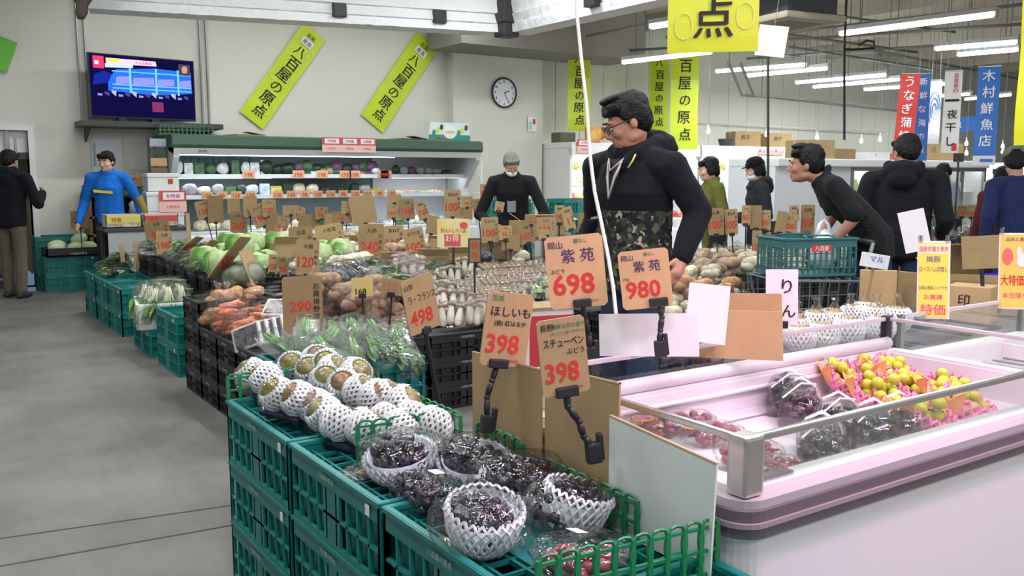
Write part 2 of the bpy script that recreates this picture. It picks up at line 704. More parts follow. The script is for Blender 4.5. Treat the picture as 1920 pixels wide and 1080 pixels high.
PL = 'grey conduit pipe running under the brown ceiling deck'
for a, b, z in (((1100, 68), (1260, 35), 3.5), ((1250, 70), (1500, 108), 3.35), ((1440, 60), (1720, 98), 3.4), ((1445, 65), (1920, 8), 3.55), ((1480, 88), (1750, 130), 3.35),
                ((1180, 95), (1920, 45), 3.45), ((1500, 20), (1790, 60), 3.7), ((1640, 95), (1920, 150), 3.3), ((1400, 110), (1910, 75), 3.4), ((1250, 40), (1420, 70), 3.6)):
    pipe(PL, [at_z(*a, z), at_z(*b, z)], 0.022)
pipe('pale gas pipe along the panelled wall above the chilled shelves', [at_y(1300, 228, 13.0), at_y(1500, 240, 13.0), at_y(1660, 248, 13.0)], 0.012, M_WHITE, group=None)
# cable tray that bends down beside the wall panels
ct = thing('cable_tray', 'galvanised cable tray ladder bending down and running along the panelled wall', 'cable tray', (0, 0, 0))
for off in (0.0, 0.22):
    pts = [at_d(1365, 115, 11.4), at_d(1392, 178, 11.4), at_d(1450, 182, 11.9), at_d(1570, 196, 13.2), at_d(1685, 208, 14.5)]
    MB().tube([p + Vector((off, 0, 0)) for p in pts], 0.02, 6).build('rail', M_PIPE, ct)
p0, p1 = at_d(1392, 178, 11.4), at_d(1685, 208, 14.5)
for i in range(12):
    p = p0.lerp(p1, i / 11)
    MB().tube([p, p + Vector((0.22, 0, 0))], 0.012, 5).build('rung', M_PIPE, ct)
for x in (0.1, 0.5, 0.9):
    p = p0.lerp(p1, x)
    MB().tube([p, Vector((p.x, p.y, 4.2))], 0.006, 5).build('hanger_rod', M_PIPE, ct)
for u, v, d in ((1300, 40, 10), (1530, 60, 11), (1610, 90, 12), (1680, 120, 13), (1510, 130, 14), (1590, 150, 13.5), (1780, 80, 11), (1210, 60, 9.5)):
    p = at_d(u, v, d)
    tag(MB().tube([(p.x, p.y, 4.2), (p.x, p.y, p.z)], 0.007, 5).build('hanger_rod', M_PIPE), 'thin steel hanger rod dropping from the ceiling deck', 'rod', 'hanger rods under the ceiling')
for u, v0, v1, d in ((1440, 108, 335, 8.2), (1583, 90, 262, 9.0)):
    a, b = at_d(u, v0, d), at_d(u, v1, d)
    tag(MB().tube([(a.x, a.y, 4.2), (a.x, a.y, a.z), (b.x, b.y, b.z)], 0.012, 6).build('power_cable', mat('black_cable', (34, 36, 34), 0.5)),
        'black power cable dropping from the ceiling %s' % ('above the woman in the dark cap' if u < 1500 else 'onto the glass door fridge'), 'cable')
p = [at_d(1610, 85, 9.0), at_d(1625, 76, 9.0), at_d(1638, 78, 9.0), at_d(1640, 90, 9.0), at_d(1600, 93, 9.0), at_d(1583, 92, 9.0)]
tag(MB().tube(p, 0.012, 6).build('cable_loop', MATS['black_cable']), 'loop of black cable sticking up from a ceiling pipe', 'cable')
# ceiling cassette unit
a = at_d(1480, 35, 8.0)
ac = thing('ceiling_cassette', 'boxy beige ceiling air conditioner with dark pipework behind the big banner', 'air conditioner', (a.x, a.y, a.z), R(-8))
MB().rbox(-0.34, 0.34, -0.34, 0.34, -0.06, 0.0, 0.02).build('grille_panel', mat('beige_panel', (188, 180, 156), 0.6), ac)
MB().rbox(-0.2, 0.2, -0.2, 0.2, -0.065, -0.05, 0.005).build('intake_grille', mat('beige_grille', (150, 140, 116), 0.7), ac)
MB().box(-0.28, 0.28, -0.28, 0.28, 0, 0.26).build('casing', M_DARK, ac)
MB().tube([(0.28, 0, 0.16), (0.42, 0, 0.16), (0.46, 0, 0.2), (0.46, 0, 0.6)], 0.05, 8).build('duct', M_PIPE, ac)

# ---------------------------------------------------------------- white sheeting over a hanging frame
M_SHEET = mat('white_sheeting', (226, 228, 228), 0.5, bump=0.8, bscale=14)
M_CLAMP = mat('black_clamp', (44, 44, 46), 0.5)
c0, c1 = at_z(-60, 5, 3.0), at_z(950, 62, 3.0)
c0 = at_z(165, 16, 3.0)
c2 = c1 + Vector((0.12, -7.0, 0))
sh = thing('sheeted_frame', 'white plastic sheeting wrapped round a hanging frame under the ceiling', 'frame', (c1.x, c1.y, 3.0))


def sheet_leg(p, q):
    p, q = p - c1, q - c1
    d = (q - p).normalized()
    n = Vector((-d.y, d.x, 0))
    if n.y < 0:
        n = -n
    vs, fs = [], []
    N = 60
    sec = [(-0.02, 0), (0.0, 0.09), (-0.02, 0.10), (0.01, 0.2), (-0.015, 0.21), (0.01, 0.33), (0.0, 0.5), (0.3, 0.5), (0.3, 0.0)]
    for i in range(N + 1):
        c = p.lerp(q, i / N)
        for k, (o, z) in enumerate(sec):
            j = noise.noise(Vector((i * 0.7, k * 3.1, 2.0))) * 0.016 if k < 6 else 0
            vs.append(c + n * (o + j) + Vector((0, 0, z + (j * 0.8 if k == 0 else 0))))
    m = len(sec)
    for i in range(N):
        for k in range(m):
            fs.append((i * m + k, i * m + (k + 1) % m, (i + 1) * m + (k + 1) % m, (i + 1) * m + k))
    fs += [tuple(range(m)), tuple(N * m + k for k in range(m))]
    MB().add(vs, fs).build('sheeting', M_SHEET, sh)
    return d, n


sheet_leg(c0, c1)
d2 = (c2 - c1).normalized()
vs = []
n2 = Vector((1, 0.017, 0))
mbs = MB()
N = 70
sec = [(0.02, 0), (0.0, 0.09), (0.02, 0.10), (-0.01, 0.2), (0.015, 0.21), (-0.01, 0.33), (0.0, 0.5), (0.3, 0.5), (0.3, 0.0)]
vs, fs = [], []
for i in range(N + 1):
    c = (c2 - c1) * (i / N)
    for k, (o, z) in enumerate(sec):
        j = noise.noise(Vector((i * 0.7, k * 2.3, 9.0))) * 0.016 if k < 6 else 0
        vs.append(c + n2 * (o - 0.0 + j) + Vector((0, 0, z)))
m_ = len(sec)
for i in range(N):
    for k in range(m_):
        fs.append((i * m_ + k, i * m_ + (k + 1) % m_, (i + 1) * m_ + (k + 1) % m_, (i + 1) * m_ + k))
fs += [tuple(range(m_)), tuple(N * m_ + k for k in range(m_))]
mbs.add(vs, fs).build('sheeting', M_SHEET, sh)
for t in (0.56, 0.815):
    c = (c0 - c1) * (1 - t)
    MB().rbox(c.x - 0.07, c.x + 0.07, c.y - 0.06, c.y + 0.02, 0.06, 0.2, 0.01).build('clamp', M_CLAMP, sh)
    MB().tube([(c.x, c.y + 0.1, 0.1), (c.x, c.y + 0.1, 1.2)], 0.02, 6).build('hanger', M_CLAMP, sh)
MB().rbox(-0.11, 0.11, -0.10, 0.10, -0.05, 0.42, 0.02).rbox(-0.13, 0.13, -0.12, 0.12, 0.10, 0.22, 0.02).build('corner_joint', M_CLAMP, sh)
MB().tube([(0, 0.0, 0.4), (0, 0.0, 1.2)], 0.03, 6).build('hanger', M_CLAMP, sh)
c = (c2 - c1) * 0.22
MB().rbox(c.x - 0.08, c.x + 0.03, c.y - 0.08, c.y + 0.08, 0.06, 0.24, 0.01).build('clamp', M_CLAMP, sh)
MB().tube([(c.x + 0.1, c.y, 0.1), (c.x + 0.1, c.y, 1.2)], 0.02, 6).build('hanger', M_CLAMP, sh)
# dark bundled cloth at the frame's left end
e = at_z(160, 14, 2.86)
bd = MB()
zs = [0.0, 0.06, 0.12, 0.2, 0.3, 0.42, 0.55, 0.7, 0.9, 1.1, 1.32]
rr = [0.03, 0.055, 0.05, 0.09, 0.15, 0.19, 0.2, 0.17, 0.13, 0.1, 0.08]
vs, fs = [], []
for i, (z, r) in enumerate(zip(zs, rr)):
    for j in range(16):
        a = j * math.pi / 8
        k = r * (1 + 0.28 * noise.noise(Vector((math.cos(a) * 1.6, math.sin(a) * 1.6, z * 2.2))) + 0.10 * math.cos(a * 5 + z * 3))
        vs.append((k * math.cos(a) + 0.05 * math.sin(z * 3), k * math.sin(a) * 0.8, z))
for i in range(len(zs) - 1):
    for j in range(16):
        fs.append((i * 16 + j, i * 16 + (j + 1) % 16, i * 16 + 16 + (j + 1) % 16, i * 16 + 16 + j))
fs += [tuple(range(16)), tuple(160 + j for j in range(16))]
bd.add(vs, fs)
e = at_z(152, 36, 2.80)
o = bd.build('tied_cloth', mat('dark_bundled_cloth', (70, 58, 54), 0.8, bump=0.8, bscale=20), None, True, (e.x, e.y, e.z))
tag(o, 'dark brown cloth bundle tied at the end of the white sheeting', 'cloth bundle')
# white cord dangling beside the man in the black jacket
pts = [at_d(u, v, d) for u, v, d in ((1078, -60, 3.1), (1082, 30, 3.05), (1090, 110, 3.0), (1100, 200, 2.95), (1106, 290, 2.9), (1115, 360, 2.87), (1128, 420, 2.84), (1140, 480, 2.8), (1150, 540, 2.76), (1156, 600, 2.72), (1160, 640, 2.68))]
pts = [Vector((pts[0].x, pts[0].y, 4.2))] + pts
tag(MB().tube(pts, 0.0058, 8).build('hanging_cord', mat('white_cord', (226, 216, 208), 0.6), None, True), 'white electric cord dangling from the ceiling in front of the dark jacket', 'cord')
# ================================================================ WALL THINGS
# television on a wall shelf
SHZ = at_y(280, 229, 12.4).z
tv_c = at_y(271, 213, 12.62)
tv = thing('television', 'flat television on a wall shelf showing a blue lit stadium at night', 'television', (tv_c.x, tv_c.y, SHZ + 0.002), R(9))
TW, TH = 1.36, 0.80
MB().rbox(-TW / 2, TW / 2, -0.03, 0.03, 0.04, 0.04 + TH, 0.008).build('casing', mat('tv_black', (20, 20, 24), 0.3), tv)
scr = MB().box(-TW / 2 + 0.015, TW / 2 - 0.015, -0.034, -0.03, 0.065, 0.04 + TH - 0.015).build('screen', emit_mat('tv_navy', (18, 14, 62), 0.9), tv)


def scr_quad(name, poly, col, k, lift):
    mb = MB()
    n = len(poly)
    pts = [(-TW / 2 + 0.015 + x * (TW - 0.03), z * (TH - 0.05) + 0.068) for x, z in poly]
    mb.prism(pts, -0.0342 - lift * 0.0006, -0.034, 'y')
    mb.build(name, emit_mat('tv_' + name + str(col), col, k), scr)


scr_quad('stadium', [(0.16, 0.42), (0.16, 0.60), (0.24, 0.78), (0.6, 0.84), (0.97, 0.82), (0.98, 0.45), (0.6, 0.38)], (40, 110, 235), 1.0, 1)
for i, (a, b) in enumerate(((0.23, 0.36), (0.39, 0.60), (0.63, 0.80), (0.85, 0.97))):
    scr_quad('stand', [(a, 0.54), (a + 0.01, 0.66), (b, 0.68), (b, 0.56)], (150, 150, 235), 0.9, 2)
for x in (0.36, 0.61, 0.83):
    scr_quad('mast', [(x, 0.4), (x, 0.84), (x + 0.02, 0.84), (x + 0.02, 0.4)], (120, 200, 255), 1.0, 3)
for z in (0.46, 0.52, 0.74):
    scr_quad('rim', [(0.2, z), (0.2, z + 0.02), (0.97, z + 0.03), (0.97, z + 0.01)], (110, 190, 255), 1.0, 3)
scr_quad('treetops', [(0.02, 0.5), (0.04, 0.68), (0.12, 0.74), (0.2, 0.7), (0.16, 0.55)], (24, 40, 150), 1.0, 3)
for k in range(14):
    x = 0.06 + k * 0.064
    scr_quad('crowd_light', [(x, 0.33 + 0.03 * (k % 3)), (x, 0.37 + 0.03 * (k % 3)), (x + 0.045, 0.36 + 0.03 * (k % 3)), (x + 0.04, 0.33)], ((150, 160, 240), (90, 70, 160), (190, 200, 255))[k % 3], 0.8, 4)
scr_quad('tunnel', [(0.57, 0.10), (0.57, 0.27), (0.68, 0.27), (0.68, 0.10)], (150, 60, 120), 0.7, 5)
scr_quad('headline', [(0.15, 0.86), (0.15, 0.96), (0.62, 0.96), (0.63, 0.88)], (245, 205, 240), 1.0, 5)
scr_quad('headline_mark', [(0.16, 0.9), (0.16, 0.95), (0.27, 0.95), (0.27, 0.9)], (215, 225, 60), 1.0, 6)
scr_quad('subline', [(0.14, 0.80), (0.14, 0.87), (0.4, 0.87), (0.4, 0.82)], (200, 215, 250), 1.0, 6)
scr_quad('corner_block', [(0.03, 0.78), (0.03, 0.98), (0.13, 0.98), (0.13, 0.78)], (230, 60, 110), 1.0, 6)
scr_quad('corner_mark', [(0.045, 0.84), (0.045, 0.90), (0.08, 0.90), (0.08, 0.84)], (200, 225, 255), 1.0, 7)
scr_quad('inset', [(0.85, 0.76), (0.85, 0.95), (0.965, 0.95), (0.965, 0.76)], (70, 66, 80), 1.0, 6)
scr_quad('inset_face', [(0.885, 0.80), (0.88, 0.88), (0.895, 0.92), (0.925, 0.92), (0.94, 0.88), (0.93, 0.80)], (215, 150, 140), 0.9, 7)
text('screen_lettering', '大人気番組', 0.04, emit_mat('tv_ink', (220, 60, 110), 0.9), scr, (0.0, -0.0385, 0.755), maxw=0.3)
for x in (-0.3, 0.12):
    MB().box(x - 0.05, x + 0.05, -0.06, 0.06, 0.0, 0.045).build('stand_foot', M_BLKP, tv)
a, b = at_y(148, 228, 12.55), at_y(412, 234, 12.55)
sf = thing('wall_shelf', 'dark steel wall shelf carrying the television', 'shelf', (0, 0, 0))
MB().rbox(a.x, b.x, 12.38, 12.9, SHZ - 0.07, SHZ, 0.006).build('board', M_DARK, sf)
for x in (a.x + 0.12, b.x - 0.12):
    MB().prism([(12.9, SHZ - 0.07), (12.5, SHZ - 0.07), (12.9, SHZ - 0.25)], x - 0.012, x + 0.012, 'x').build('bracket', M_DARK, sf)

# clock
ck_p = at_y(945, 174, 12.70)
ck = thing('wall_clock', 'round white wall clock with dark rim on the cream pillar', 'clock', ck_p)
CR = 0.235
rim = MB()
rim.tube([(CR * math.cos(t * math.pi / 16), -0.012, CR * math.sin(t * math.pi / 16)) for t in range(32)], 0.017, 8, closed=True)
rim.build('rim', mat('clock_rim', (60, 62, 72), 0.3, metal=0.5), ck, True)
MB().prism([(CR * math.cos(t * math.pi / 16), CR * math.sin(t * math.pi / 16)) for t in range(32)], -0.008, 0.018, 'y').build('face', mat('clock_face', (232, 234, 238), 0.4), ck)
for h in range(1, 13):
    an = math.pi / 2 - h * math.pi / 6
    text('numeral', str(h), 0.045, M_BLACK, ck, (0.18 * math.cos(an), -0.010, 0.18 * math.sin(an)))
for L, w, hh in ((0.11, 0.012, 2 + 25 / 60), (0.17, 0.008, 5)):
    an = math.pi / 2 - hh * math.pi / 6
    MB().cbox((L / 2 * math.cos(an), -0.014, L / 2 * math.sin(an)), (L, 0.003, w), Matrix.Rotation(-an, 3, 'Y')).build('hand', M_BLACK, ck)
# notices on walls
o = thing('wall_notice', 'small notice with a red mark on the pillar below the clock', 'notice', at_y(998, 233, 12.70))
MB().box(-0.09, 0.09, -0.004, 0.0, -0.12, 0.12).build('sheet', M_WHITEP, o)
MB().box(0.01, 0.06, -0.006, -0.004, 0.0, 0.09).build('print', M_RED, o)
MB().box(-0.07, -0.01, -0.006, -0.004, -0.09, 0.04).build('print', mat('mint_print', (150, 215, 195), 0.8), o)
o = thing('wall_notice', 'large creased white notice taped to the wall behind the blue jacket', 'notice', at_y(200, 292, 12.88))
MB().box(-0.18, 0.19, -0.004, 0, -0.22, 0.22).build('sheet', mat('creased_paper', (214, 220, 224), 0.7, bump=0.5, bscale=8), o)
MB().box(-0.165, -0.13, -0.006, -0.004, -0.14, 0.17).build('print', mat('grey_print', (160, 170, 176), 0.8), o)


# ---------------------------------------------------------------- banners
def banner(label, p_top, w, h, string, char_h, rot=(0, 0, 0), m=M_YEL, ink=M_BLACK, top_gap=0.22, pitch=None, head=True, name='hanging_banner', wave=0.012, hang=None, group=None):
    t = thing(name, label, 'banner', p_top, Euler(rot), group)
    vs, fs = [], []
    N = 14
    for i in range(N + 1):
        z = -h * i / N
        y = wave * math.sin(i * 0.9)
        vs += [(-w / 2, y, z), (w / 2, y, z), (w / 2, y + 0.004, z), (-w / 2, y + 0.004, z)]
    for i in range(N):
        for k in range(4):
            fs.append((i * 4 + k, i * 4 + (k + 1) % 4, i * 4 + 4 + (k + 1) % 4, i * 4 + 4 + k))
    fs += [(0, 1, 2, 3), (N * 4, N * 4 + 1, N * 4 + 2, N * 4 + 3)]
    MB().add(vs, fs).build('cloth', m, t)
    if string:
        pitch = pitch or (h - top_gap - char_h * 0.3) / len(string)
        for i, ch in enumerate(string):
            zc = -top_gap - pitch * (i + 0.35)
            yy = wave * math.sin(-zc / h * N * 0.9) - 0.006 - abs(wave) * 0.35
            text('lettering', ch, char_h * (0.8 if ch in '八の' else 1.0), ink, t, (0.0 + (0.02 * w if i % 2 else -0.02 * w), yy, zc), maxw=w * 0.8)
    if head:
        text('lettering', '青果', w * 0.17, mat('olive_ink', (110, 120, 30), 0.7), t, (0, -0.016, -top_gap * 0.36))
        MB().box(-w * 0.24, w * 0.24, -0.017, -0.012, -top_gap * 0.86, -top_gap * 0.52).build('badge', M_WHITEP, t)
        text('lettering', '産直', w * 0.17, M_BLACK, t, (0, -0.0185, -top_gap * 0.69))
        for (x, zf, rx) in ((0.3, 0.22, 0.12), (-0.3, 0.55, 0.15), (0.28, 0.85, 0.14), (0.25, 0.55, 0.12)):
            yb = wave * math.sin(zf * N * 0.9)
            ring = [(x * w + rx * w * math.cos(k * math.pi / 8), yb - 0.004 - abs(wave) * 0.3, -zf * h + rx * w * 1.3 * math.sin(k * math.pi / 8)) for k in range(16)]
            MB().tube(ring, 0.004, 4, closed=True).build('printed_outline', mat('pale_outline', (222, 230, 130), 0.6), t)
    if hang:
        MB().tube([(-w / 2, 0, 0.0), (w / 2, 0, 0.0)], 0.008, 6).build('rod', M_ALU, t)
        for x in (-w / 2 + 0.03, w / 2 - 0.03):
            MB().tube([(x, 0, 0), (x, 0, hang)], 0.003, 4).build('string', M_ALU, t)
    return t


for (a, b, c, lab) in (((573, 46), (608, 72), (471, 226), 'slanted yellow green banner with black brush lettering on the wall nearer the television'),
                       ((785, 64), (818, 90), (697, 232), 'slanted yellow green banner with black brush lettering on the wall nearer the clock')):
    A, B, Cc = at_y(*a, WALL_Y - 0.03), at_y(*b, WALL_Y - 0.03), at_y(*c, WALL_Y - 0.03)
    top = (A + B) / 2
    w = (B - A).length * 1.22
    down = Cc - top
    h = down.length
    ang = math.atan2(down.x, -down.z)
    banner(lab, (top.x, WALL_Y - 0.035, top.z), w, h, '八百屋の原点', 0.185, (0, -ang, 0), top_gap=0.32, wave=0.003)
VB = '八百屋の原点'
for (u0, u1, v0, v1, Y, lab) in ((1068, 1105, 92, 245, 12.3, 'narrow yellow green banner over the end of the chilled shelves next to the pillar'),
                                 (1222, 1252, 100, 248, 12.45, 'narrow yellow green banner furthest back, beside the wider hanging banner'),
                                 (1264, 1307, 78, 280, 11.6, 'tall yellow green vertical banner hanging below the big square banner')):
    a, b = at_y(u0, v0, Y), at_y(u1, v0, Y)
    z1 = at_y((u0 + u1) / 2, v1, Y).z
    c = (a + b) / 2
    w = abs(b.x - a.x) * 0.93
    banner(lab, (c.x, Y, c.z), w, c.z - z1, VB, w * 0.42, (0, 0, R(-24)), top_gap=0.10 if u0 != 1264 else 0.02, head=False, hang=4.2 - c.z)
# big banner whose lower end shows at the top of the picture
c = at_d(1335, 98, 3.2)
w = 166 / F * 3.2
bt = banner('big yellow green banner with one large black character hanging over the freezer aisle', (c.x, c.y, c.z + 0.72), w, 0.72, '', 0.1, (0, 0, toward(c, 0)), head=False, hang=4.2 - c.z - 0.72, wave=0.006)
text('lettering', '点', 0.135, M_BLACK, bt, (0.0, -0.012, -0.605))
text('lettering', '原', 0.15, M_BLACK, bt, (0.0, -0.012, -0.38))
for x, z in ((-0.1, -0.63), (0.11, -0.60)):
    MB().tube([(x + 0.03 * math.cos(k * math.pi / 8), -0.009, z + 0.045 * math.sin(k * math.pi / 8)) for k in range(16)], 0.002, 4, closed=True).build('printed_outline', MATS['pale_outline'], bt)
# banner cut by the right edge, green flag cut by the left edge
c = at_d(1946, 0, 3.0)
banner('yellow green banner with dark edge at the freezer aisle end', (c.x, c.y, 2.3), 0.09, 0.80, '', 0.1, (0, 0, toward(c, 20)), head=False, hang=1.9, wave=0.006)
c = at_y(0, 75, WALL_Y - 0.03)
banner('fresh green banner with orange edge on the wall above the doorway', (c.x + 0.0, WALL_Y - 0.035, c.z + 0.05), 0.40, 0.40, '', 0.1, (0, R(20), 0), m=mat('fresh_green', (110, 190, 70), 0.6), head=False, wave=0.002)
p = at_d(1447, 77, 6.0)
o = thing('hanging_sheet', 'blank white paper sheet hanging beside the big banner', 'paper sheet', (p.x, p.y, p.z), (0, R(8), toward(p)))
MB().box(-0.095, 0.095, -0.002, 0.002, -0.10, 0.10).build('sheet', M_WHITEP, o)
MB().tube([(0, 0, 0.1), (0.0, 0, 4.2 - p.z)], 0.002, 4).build('string', M_ALU, o)

M_FBLUE = mat('blue_banner_cloth', (62, 120, 200), 0.7)
M_FRED = mat('red_banner_cloth', (204, 62, 54), 0.7)
M_FWHITE = mat('white_banner_cloth', (228, 228, 224), 0.7)
M_INKW = mat('white_lettering', (240, 240, 240), 0.7)
for (u, v0, v1, wpx, d, string, m, ink, rot, lab) in (
        (1708, 138, 275, 34, 11.6, 'うなぎ蒲焼', M_FRED, M_INKW, 3, 'red fish stall banner with white brush lettering'),
        (1733, 138, 300, 24, 12.0, '新鮮な海の味', M_FBLUE, M_INKW, 0, 'blue fish stall banner half hidden behind the red one'),
        (1755, 150, 268, 22, 12.6, '', M_FWHITE, M_FBLUE, 0, 'pale fish stall banner with blue drawing behind the black lettered one'),
        (1789, 133, 285, 30, 11.8, '一夜干し', M_FWHITE, M_BLACK, 0, 'white fish stall banner with black brush lettering and red seal'),
        (1856, 125, 308, 38, 11.6, '木村鮮魚店', M_FBLUE, M_INKW, 0, 'tall blue fish stall banner with a white foot panel')):
    a = at_d(u, v0, d)
    h = (v1 - v0) * d / F
    w = wpx * d / F
    t = banner(lab, a, w, h, string, w * 0.55, (0, R(rot), toward(a)), m=m, ink=ink, top_gap=(0.3 * h if string == '一夜干し' else 0.04), pitch=(None if string != '木村鮮魚店' else h * 0.165), head=False, hang=4.2 - a.z, wave=0.008)
    if string == '一夜干し':
        for i, ch in enumerate('自家製の'):
            text('lettering', ch, 0.055, M_FRED, t, (0.03, -0.012, -0.06 - 0.065 * i))
        MB().box(0.02, 0.08, -0.014, -0.008, -h + 0.03, -h + 0.12).build('seal', M_FRED, t)
    if string == '木村鮮魚店':
        MB().box(-w / 2, w / 2, -0.016, -0.006, -h, -h + 0.12).build('foot_panel', M_FWHITE, t)
        MB().box(-0.05, 0.1, -0.018, -0.016, -h + 0.04, -h + 0.08).build('foot_print', M_FBLUE, t)
    if not string:
        for k in range(3):
            MB().tube([(0.05 * math.cos(q * 0.5) * (k + 1) / 2, -0.012, -0.4 + 0.12 * math.sin(q * 0.5) * (k + 1) / 1.5) for q in range(9)], 0.006, 4).build('drawing', M_FBLUE, t)
p = at_d(1830, 232, 16)
o = thing('wall_sign', 'light blue sign with a white character on the far fish stall wall', 'sign', p, toward(p))
MB().box(-0.5, 0.25, 0, 0.03, -0.13, 0.13).build('panel', M_FBLUE, o)
text('lettering', '魚', 0.14, M_INKW, o, (-0.3, -0.004, 0))

# pendant bulbs in a row before the panelled wall
M_BULB = emit_mat('pink_white_bulb', (255, 225, 240), 6.0)
for i, (u, v) in enumerate(((1328, 247), (1437, 253), (1532, 258), (1615, 265), (1650, 262), (1748, 275), (1812, 270), (1812, 288), (1880, 275), (1880, 285))):
    p = at_d(u, v, 13.5 + 0.25 * i)
    t = thing('pendant_bulb', 'small glowing pendant bulb strung above the chilled shelves', 'lamp', p, 0, 'pendant bulbs above the chilled shelves')
    MB().lathe([(0.008, 0.055), (0.02, 0.035), (0.03, 0.0), (0.02, -0.024), (0.005, -0.03)], n=10).build('bulb', M_BULB, t, True)
    MB().lathe([(0.012, 0.11), (0.014, 0.055), (0.008, 0.05)], n=8).build('socket', M_WHITE, t)
    MB().tube([(0, 0, 0.10), (0, 0, 4.2 - p.z)], 0.0025, 4).build('flex', M_ALU, t)


# ================================================================ CHILLED SHELVES
def goods(kind, size):
    """small packed goods; returns (mesh)"""
    mb = MB()
    rnd = random.Random(kind * 7 + 1)
    if kind == 0:      # lumpy bag
        V, Fc = ico(2)
        P = [Vector(v) for v in V]
        mb.add([(p.x * 0.5 * (1 + 0.3 * noise.noise(p * 1.7)), p.y * 0.35, 0.5 + p.z * 0.5 * (1 + 0.25 * noise.noise(p * 2.3 + Vector((3, 1, 0))))) for p in P], Fc)
    elif kind == 1:    # leaning pack with crimped top
        mb.rbox(-0.4, 0.4, -0.15, 0.15, 0, 0.85, 0.08).box(-0.36, 0.36, -0.03, 0.03, 0.84, 1.0)
    elif kind == 2:    # tray with rounded heap
        mb.rbox(-0.5, 0.5, -0.4, 0.4, 0, 0.3, 0.05)
        for k in range(5):
            mb.ball((-0.32 + 0.16 * k, rnd.uniform(-.1, .1), 0.38), (0.14, 0.22, 0.2), 1)
    else:              # cup or bottle
        mb.lathe([(0.3, 0), (0.34, 0.1), (0.34, 0.6), (0.2, 0.78), (0.16, 0.8), (0.16, 1.0)], n=10)
    return mb.mesh('goods', kind != 1)


GOODS = {}


def good(name, kind, m, loc, s, rot, label, group):
    key = (kind, m.name)
    if key not in GOODS:
        me = goods(kind, 1)
        me.materials.append(m)
        GOODS[key] = me
    o = put(name, GOODS[key], None, None, loc, (0, 0, rot), s)
    return tag(o, label, 'packed food', group)


M_FRIDGE_G = mat('dark_green_trim', (58, 88, 70), 0.45)
M_FRIDGE_IN = mat('fridge_interior', (196, 200, 198), 0.5)
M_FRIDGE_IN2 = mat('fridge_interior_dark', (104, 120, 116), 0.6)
M_STRIP = emit_mat('shelf_strip_light', (236, 236, 255), 11.0)

FX0, FX1, FY0, FY1 = 2.90, 7.42, 11.95, 12.88
fr = thing('open_fridge', 'long open chilled wall case with dark green canopy and three shelves of vegetables', 'fridge', (0, 0, 0))
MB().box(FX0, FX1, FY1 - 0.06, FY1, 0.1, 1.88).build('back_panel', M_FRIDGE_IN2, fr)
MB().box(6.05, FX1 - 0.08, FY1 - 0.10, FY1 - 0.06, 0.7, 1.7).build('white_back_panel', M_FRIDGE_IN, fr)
MB().rbox(FX0, FX1, FY0 - 0.05, FY1, 0.0, 0.62, 0.02).build('base', M_WHITE, fr)
MB().box(FX0, FX1, FY0, FY1 - 0.05, 0.62, 0.66).build('deck', M_FRIDGE_IN, fr)
for x in (FX0, FX1 - 0.07):
    MB().prism([(FY0 + 0.02, 0.6), (FY1, 0.6), (FY1, 1.88), (FY0 - 0.08, 1.88), (FY0 - 0.08, 1.62), (FY0 + 0.30, 1.2), (FY0 + 0.1, 0.75)], x, x + 0.07, 'x').build('end_panel', M_FRIDGE_IN, fr)
MB().prism([(FY0 - 0.10, 1.74), (FY0 - 0.14, 1.78), (FY0 - 0.12, 1.89), (FY0 - 0.04, 1.91), (FY1, 1.91), (FY1, 1.80)], FX0 - 0.02, FX1 + 0.02, 'x').build('canopy', M_FRIDGE_G, fr)
MB().prism([(FY0 - 0.08, 1.655), (FY0 - 0.11, 1.735), (FY0 + 0.1, 1.80), (FY0 + 0.2, 1.72)], FX0, FX1, 'x').build('light_valance', mat('valance_white', (214, 218, 214), 0.4), fr)
MB().box(FX0 + 0.1, 6.0, FY0 - 0.02, FY0 + 0.04, 1.648, 1.662).build('strip_light', M_STRIP, fr)
for z, y in ((1.40, FY0 + 0.28), (1.13, FY0 + 0.14)):
    MB().box(FX0 + 0.07, FX1 - 0.07, y, FY1 - 0.06, z - 0.03, z).build('shelf', M_FRIDGE_IN, fr)
    MB().box(FX0 + 0.07, FX1 - 0.07, y - 0.012, y, z - 0.045, z + 0.01).build('price_rail', mat('pale_rail', (206, 212, 210), 0.4), fr)
for x0, x1, z, y in ((3.0, 4.3, 1.365, 12.30), (3.6, 6.0, 1.095, 12.16), (6.05, 7.3, 1.365, 12.30), (6.05, 7.3, 1.095, 12.16)):
    MB().box(x0, x1, y, y + 0.04, z - 0.012, z).build('strip_light', M_STRIP, fr)
text('lettering', '農産物', 0.035, mat('grey_ink', (90, 90, 90), 0.7), fr, (3.25, FY0 - 0.118, 1.70), maxw=0.22)
for z in (1.40, 1.13):
    MB().tube([(FX1 + 0.02, FY0 - 0.02, z), (FX1 + 0.02, FY0 + 0.3, z)], 0.01, 5).build('bumper_rod', M_WHITE, fr)
MB().tube([(FX1 + 0.02, FY0 - 0.05, 0.65), (FX1 + 0.02, FY0 - 0.1, 1.6)], 0.014, 6).build('edge_trim', M_WHITE, fr)
# green lattice back behind the white bags
lat = MB()
for i in range(12):
    lat.box(3.05 + i * 0.1, 3.07 + i * 0.1, FY1 - 0.09, FY1 - 0.075, 1.42, 1.64)
for k in range(4):
    lat.box(3.05, 4.2, FY1 - 0.09, FY1 - 0.075, 1.43 + k * 0.06, 1.45 + k * 0.06)
lat.build('green_lattice', M_TEAL, fr)

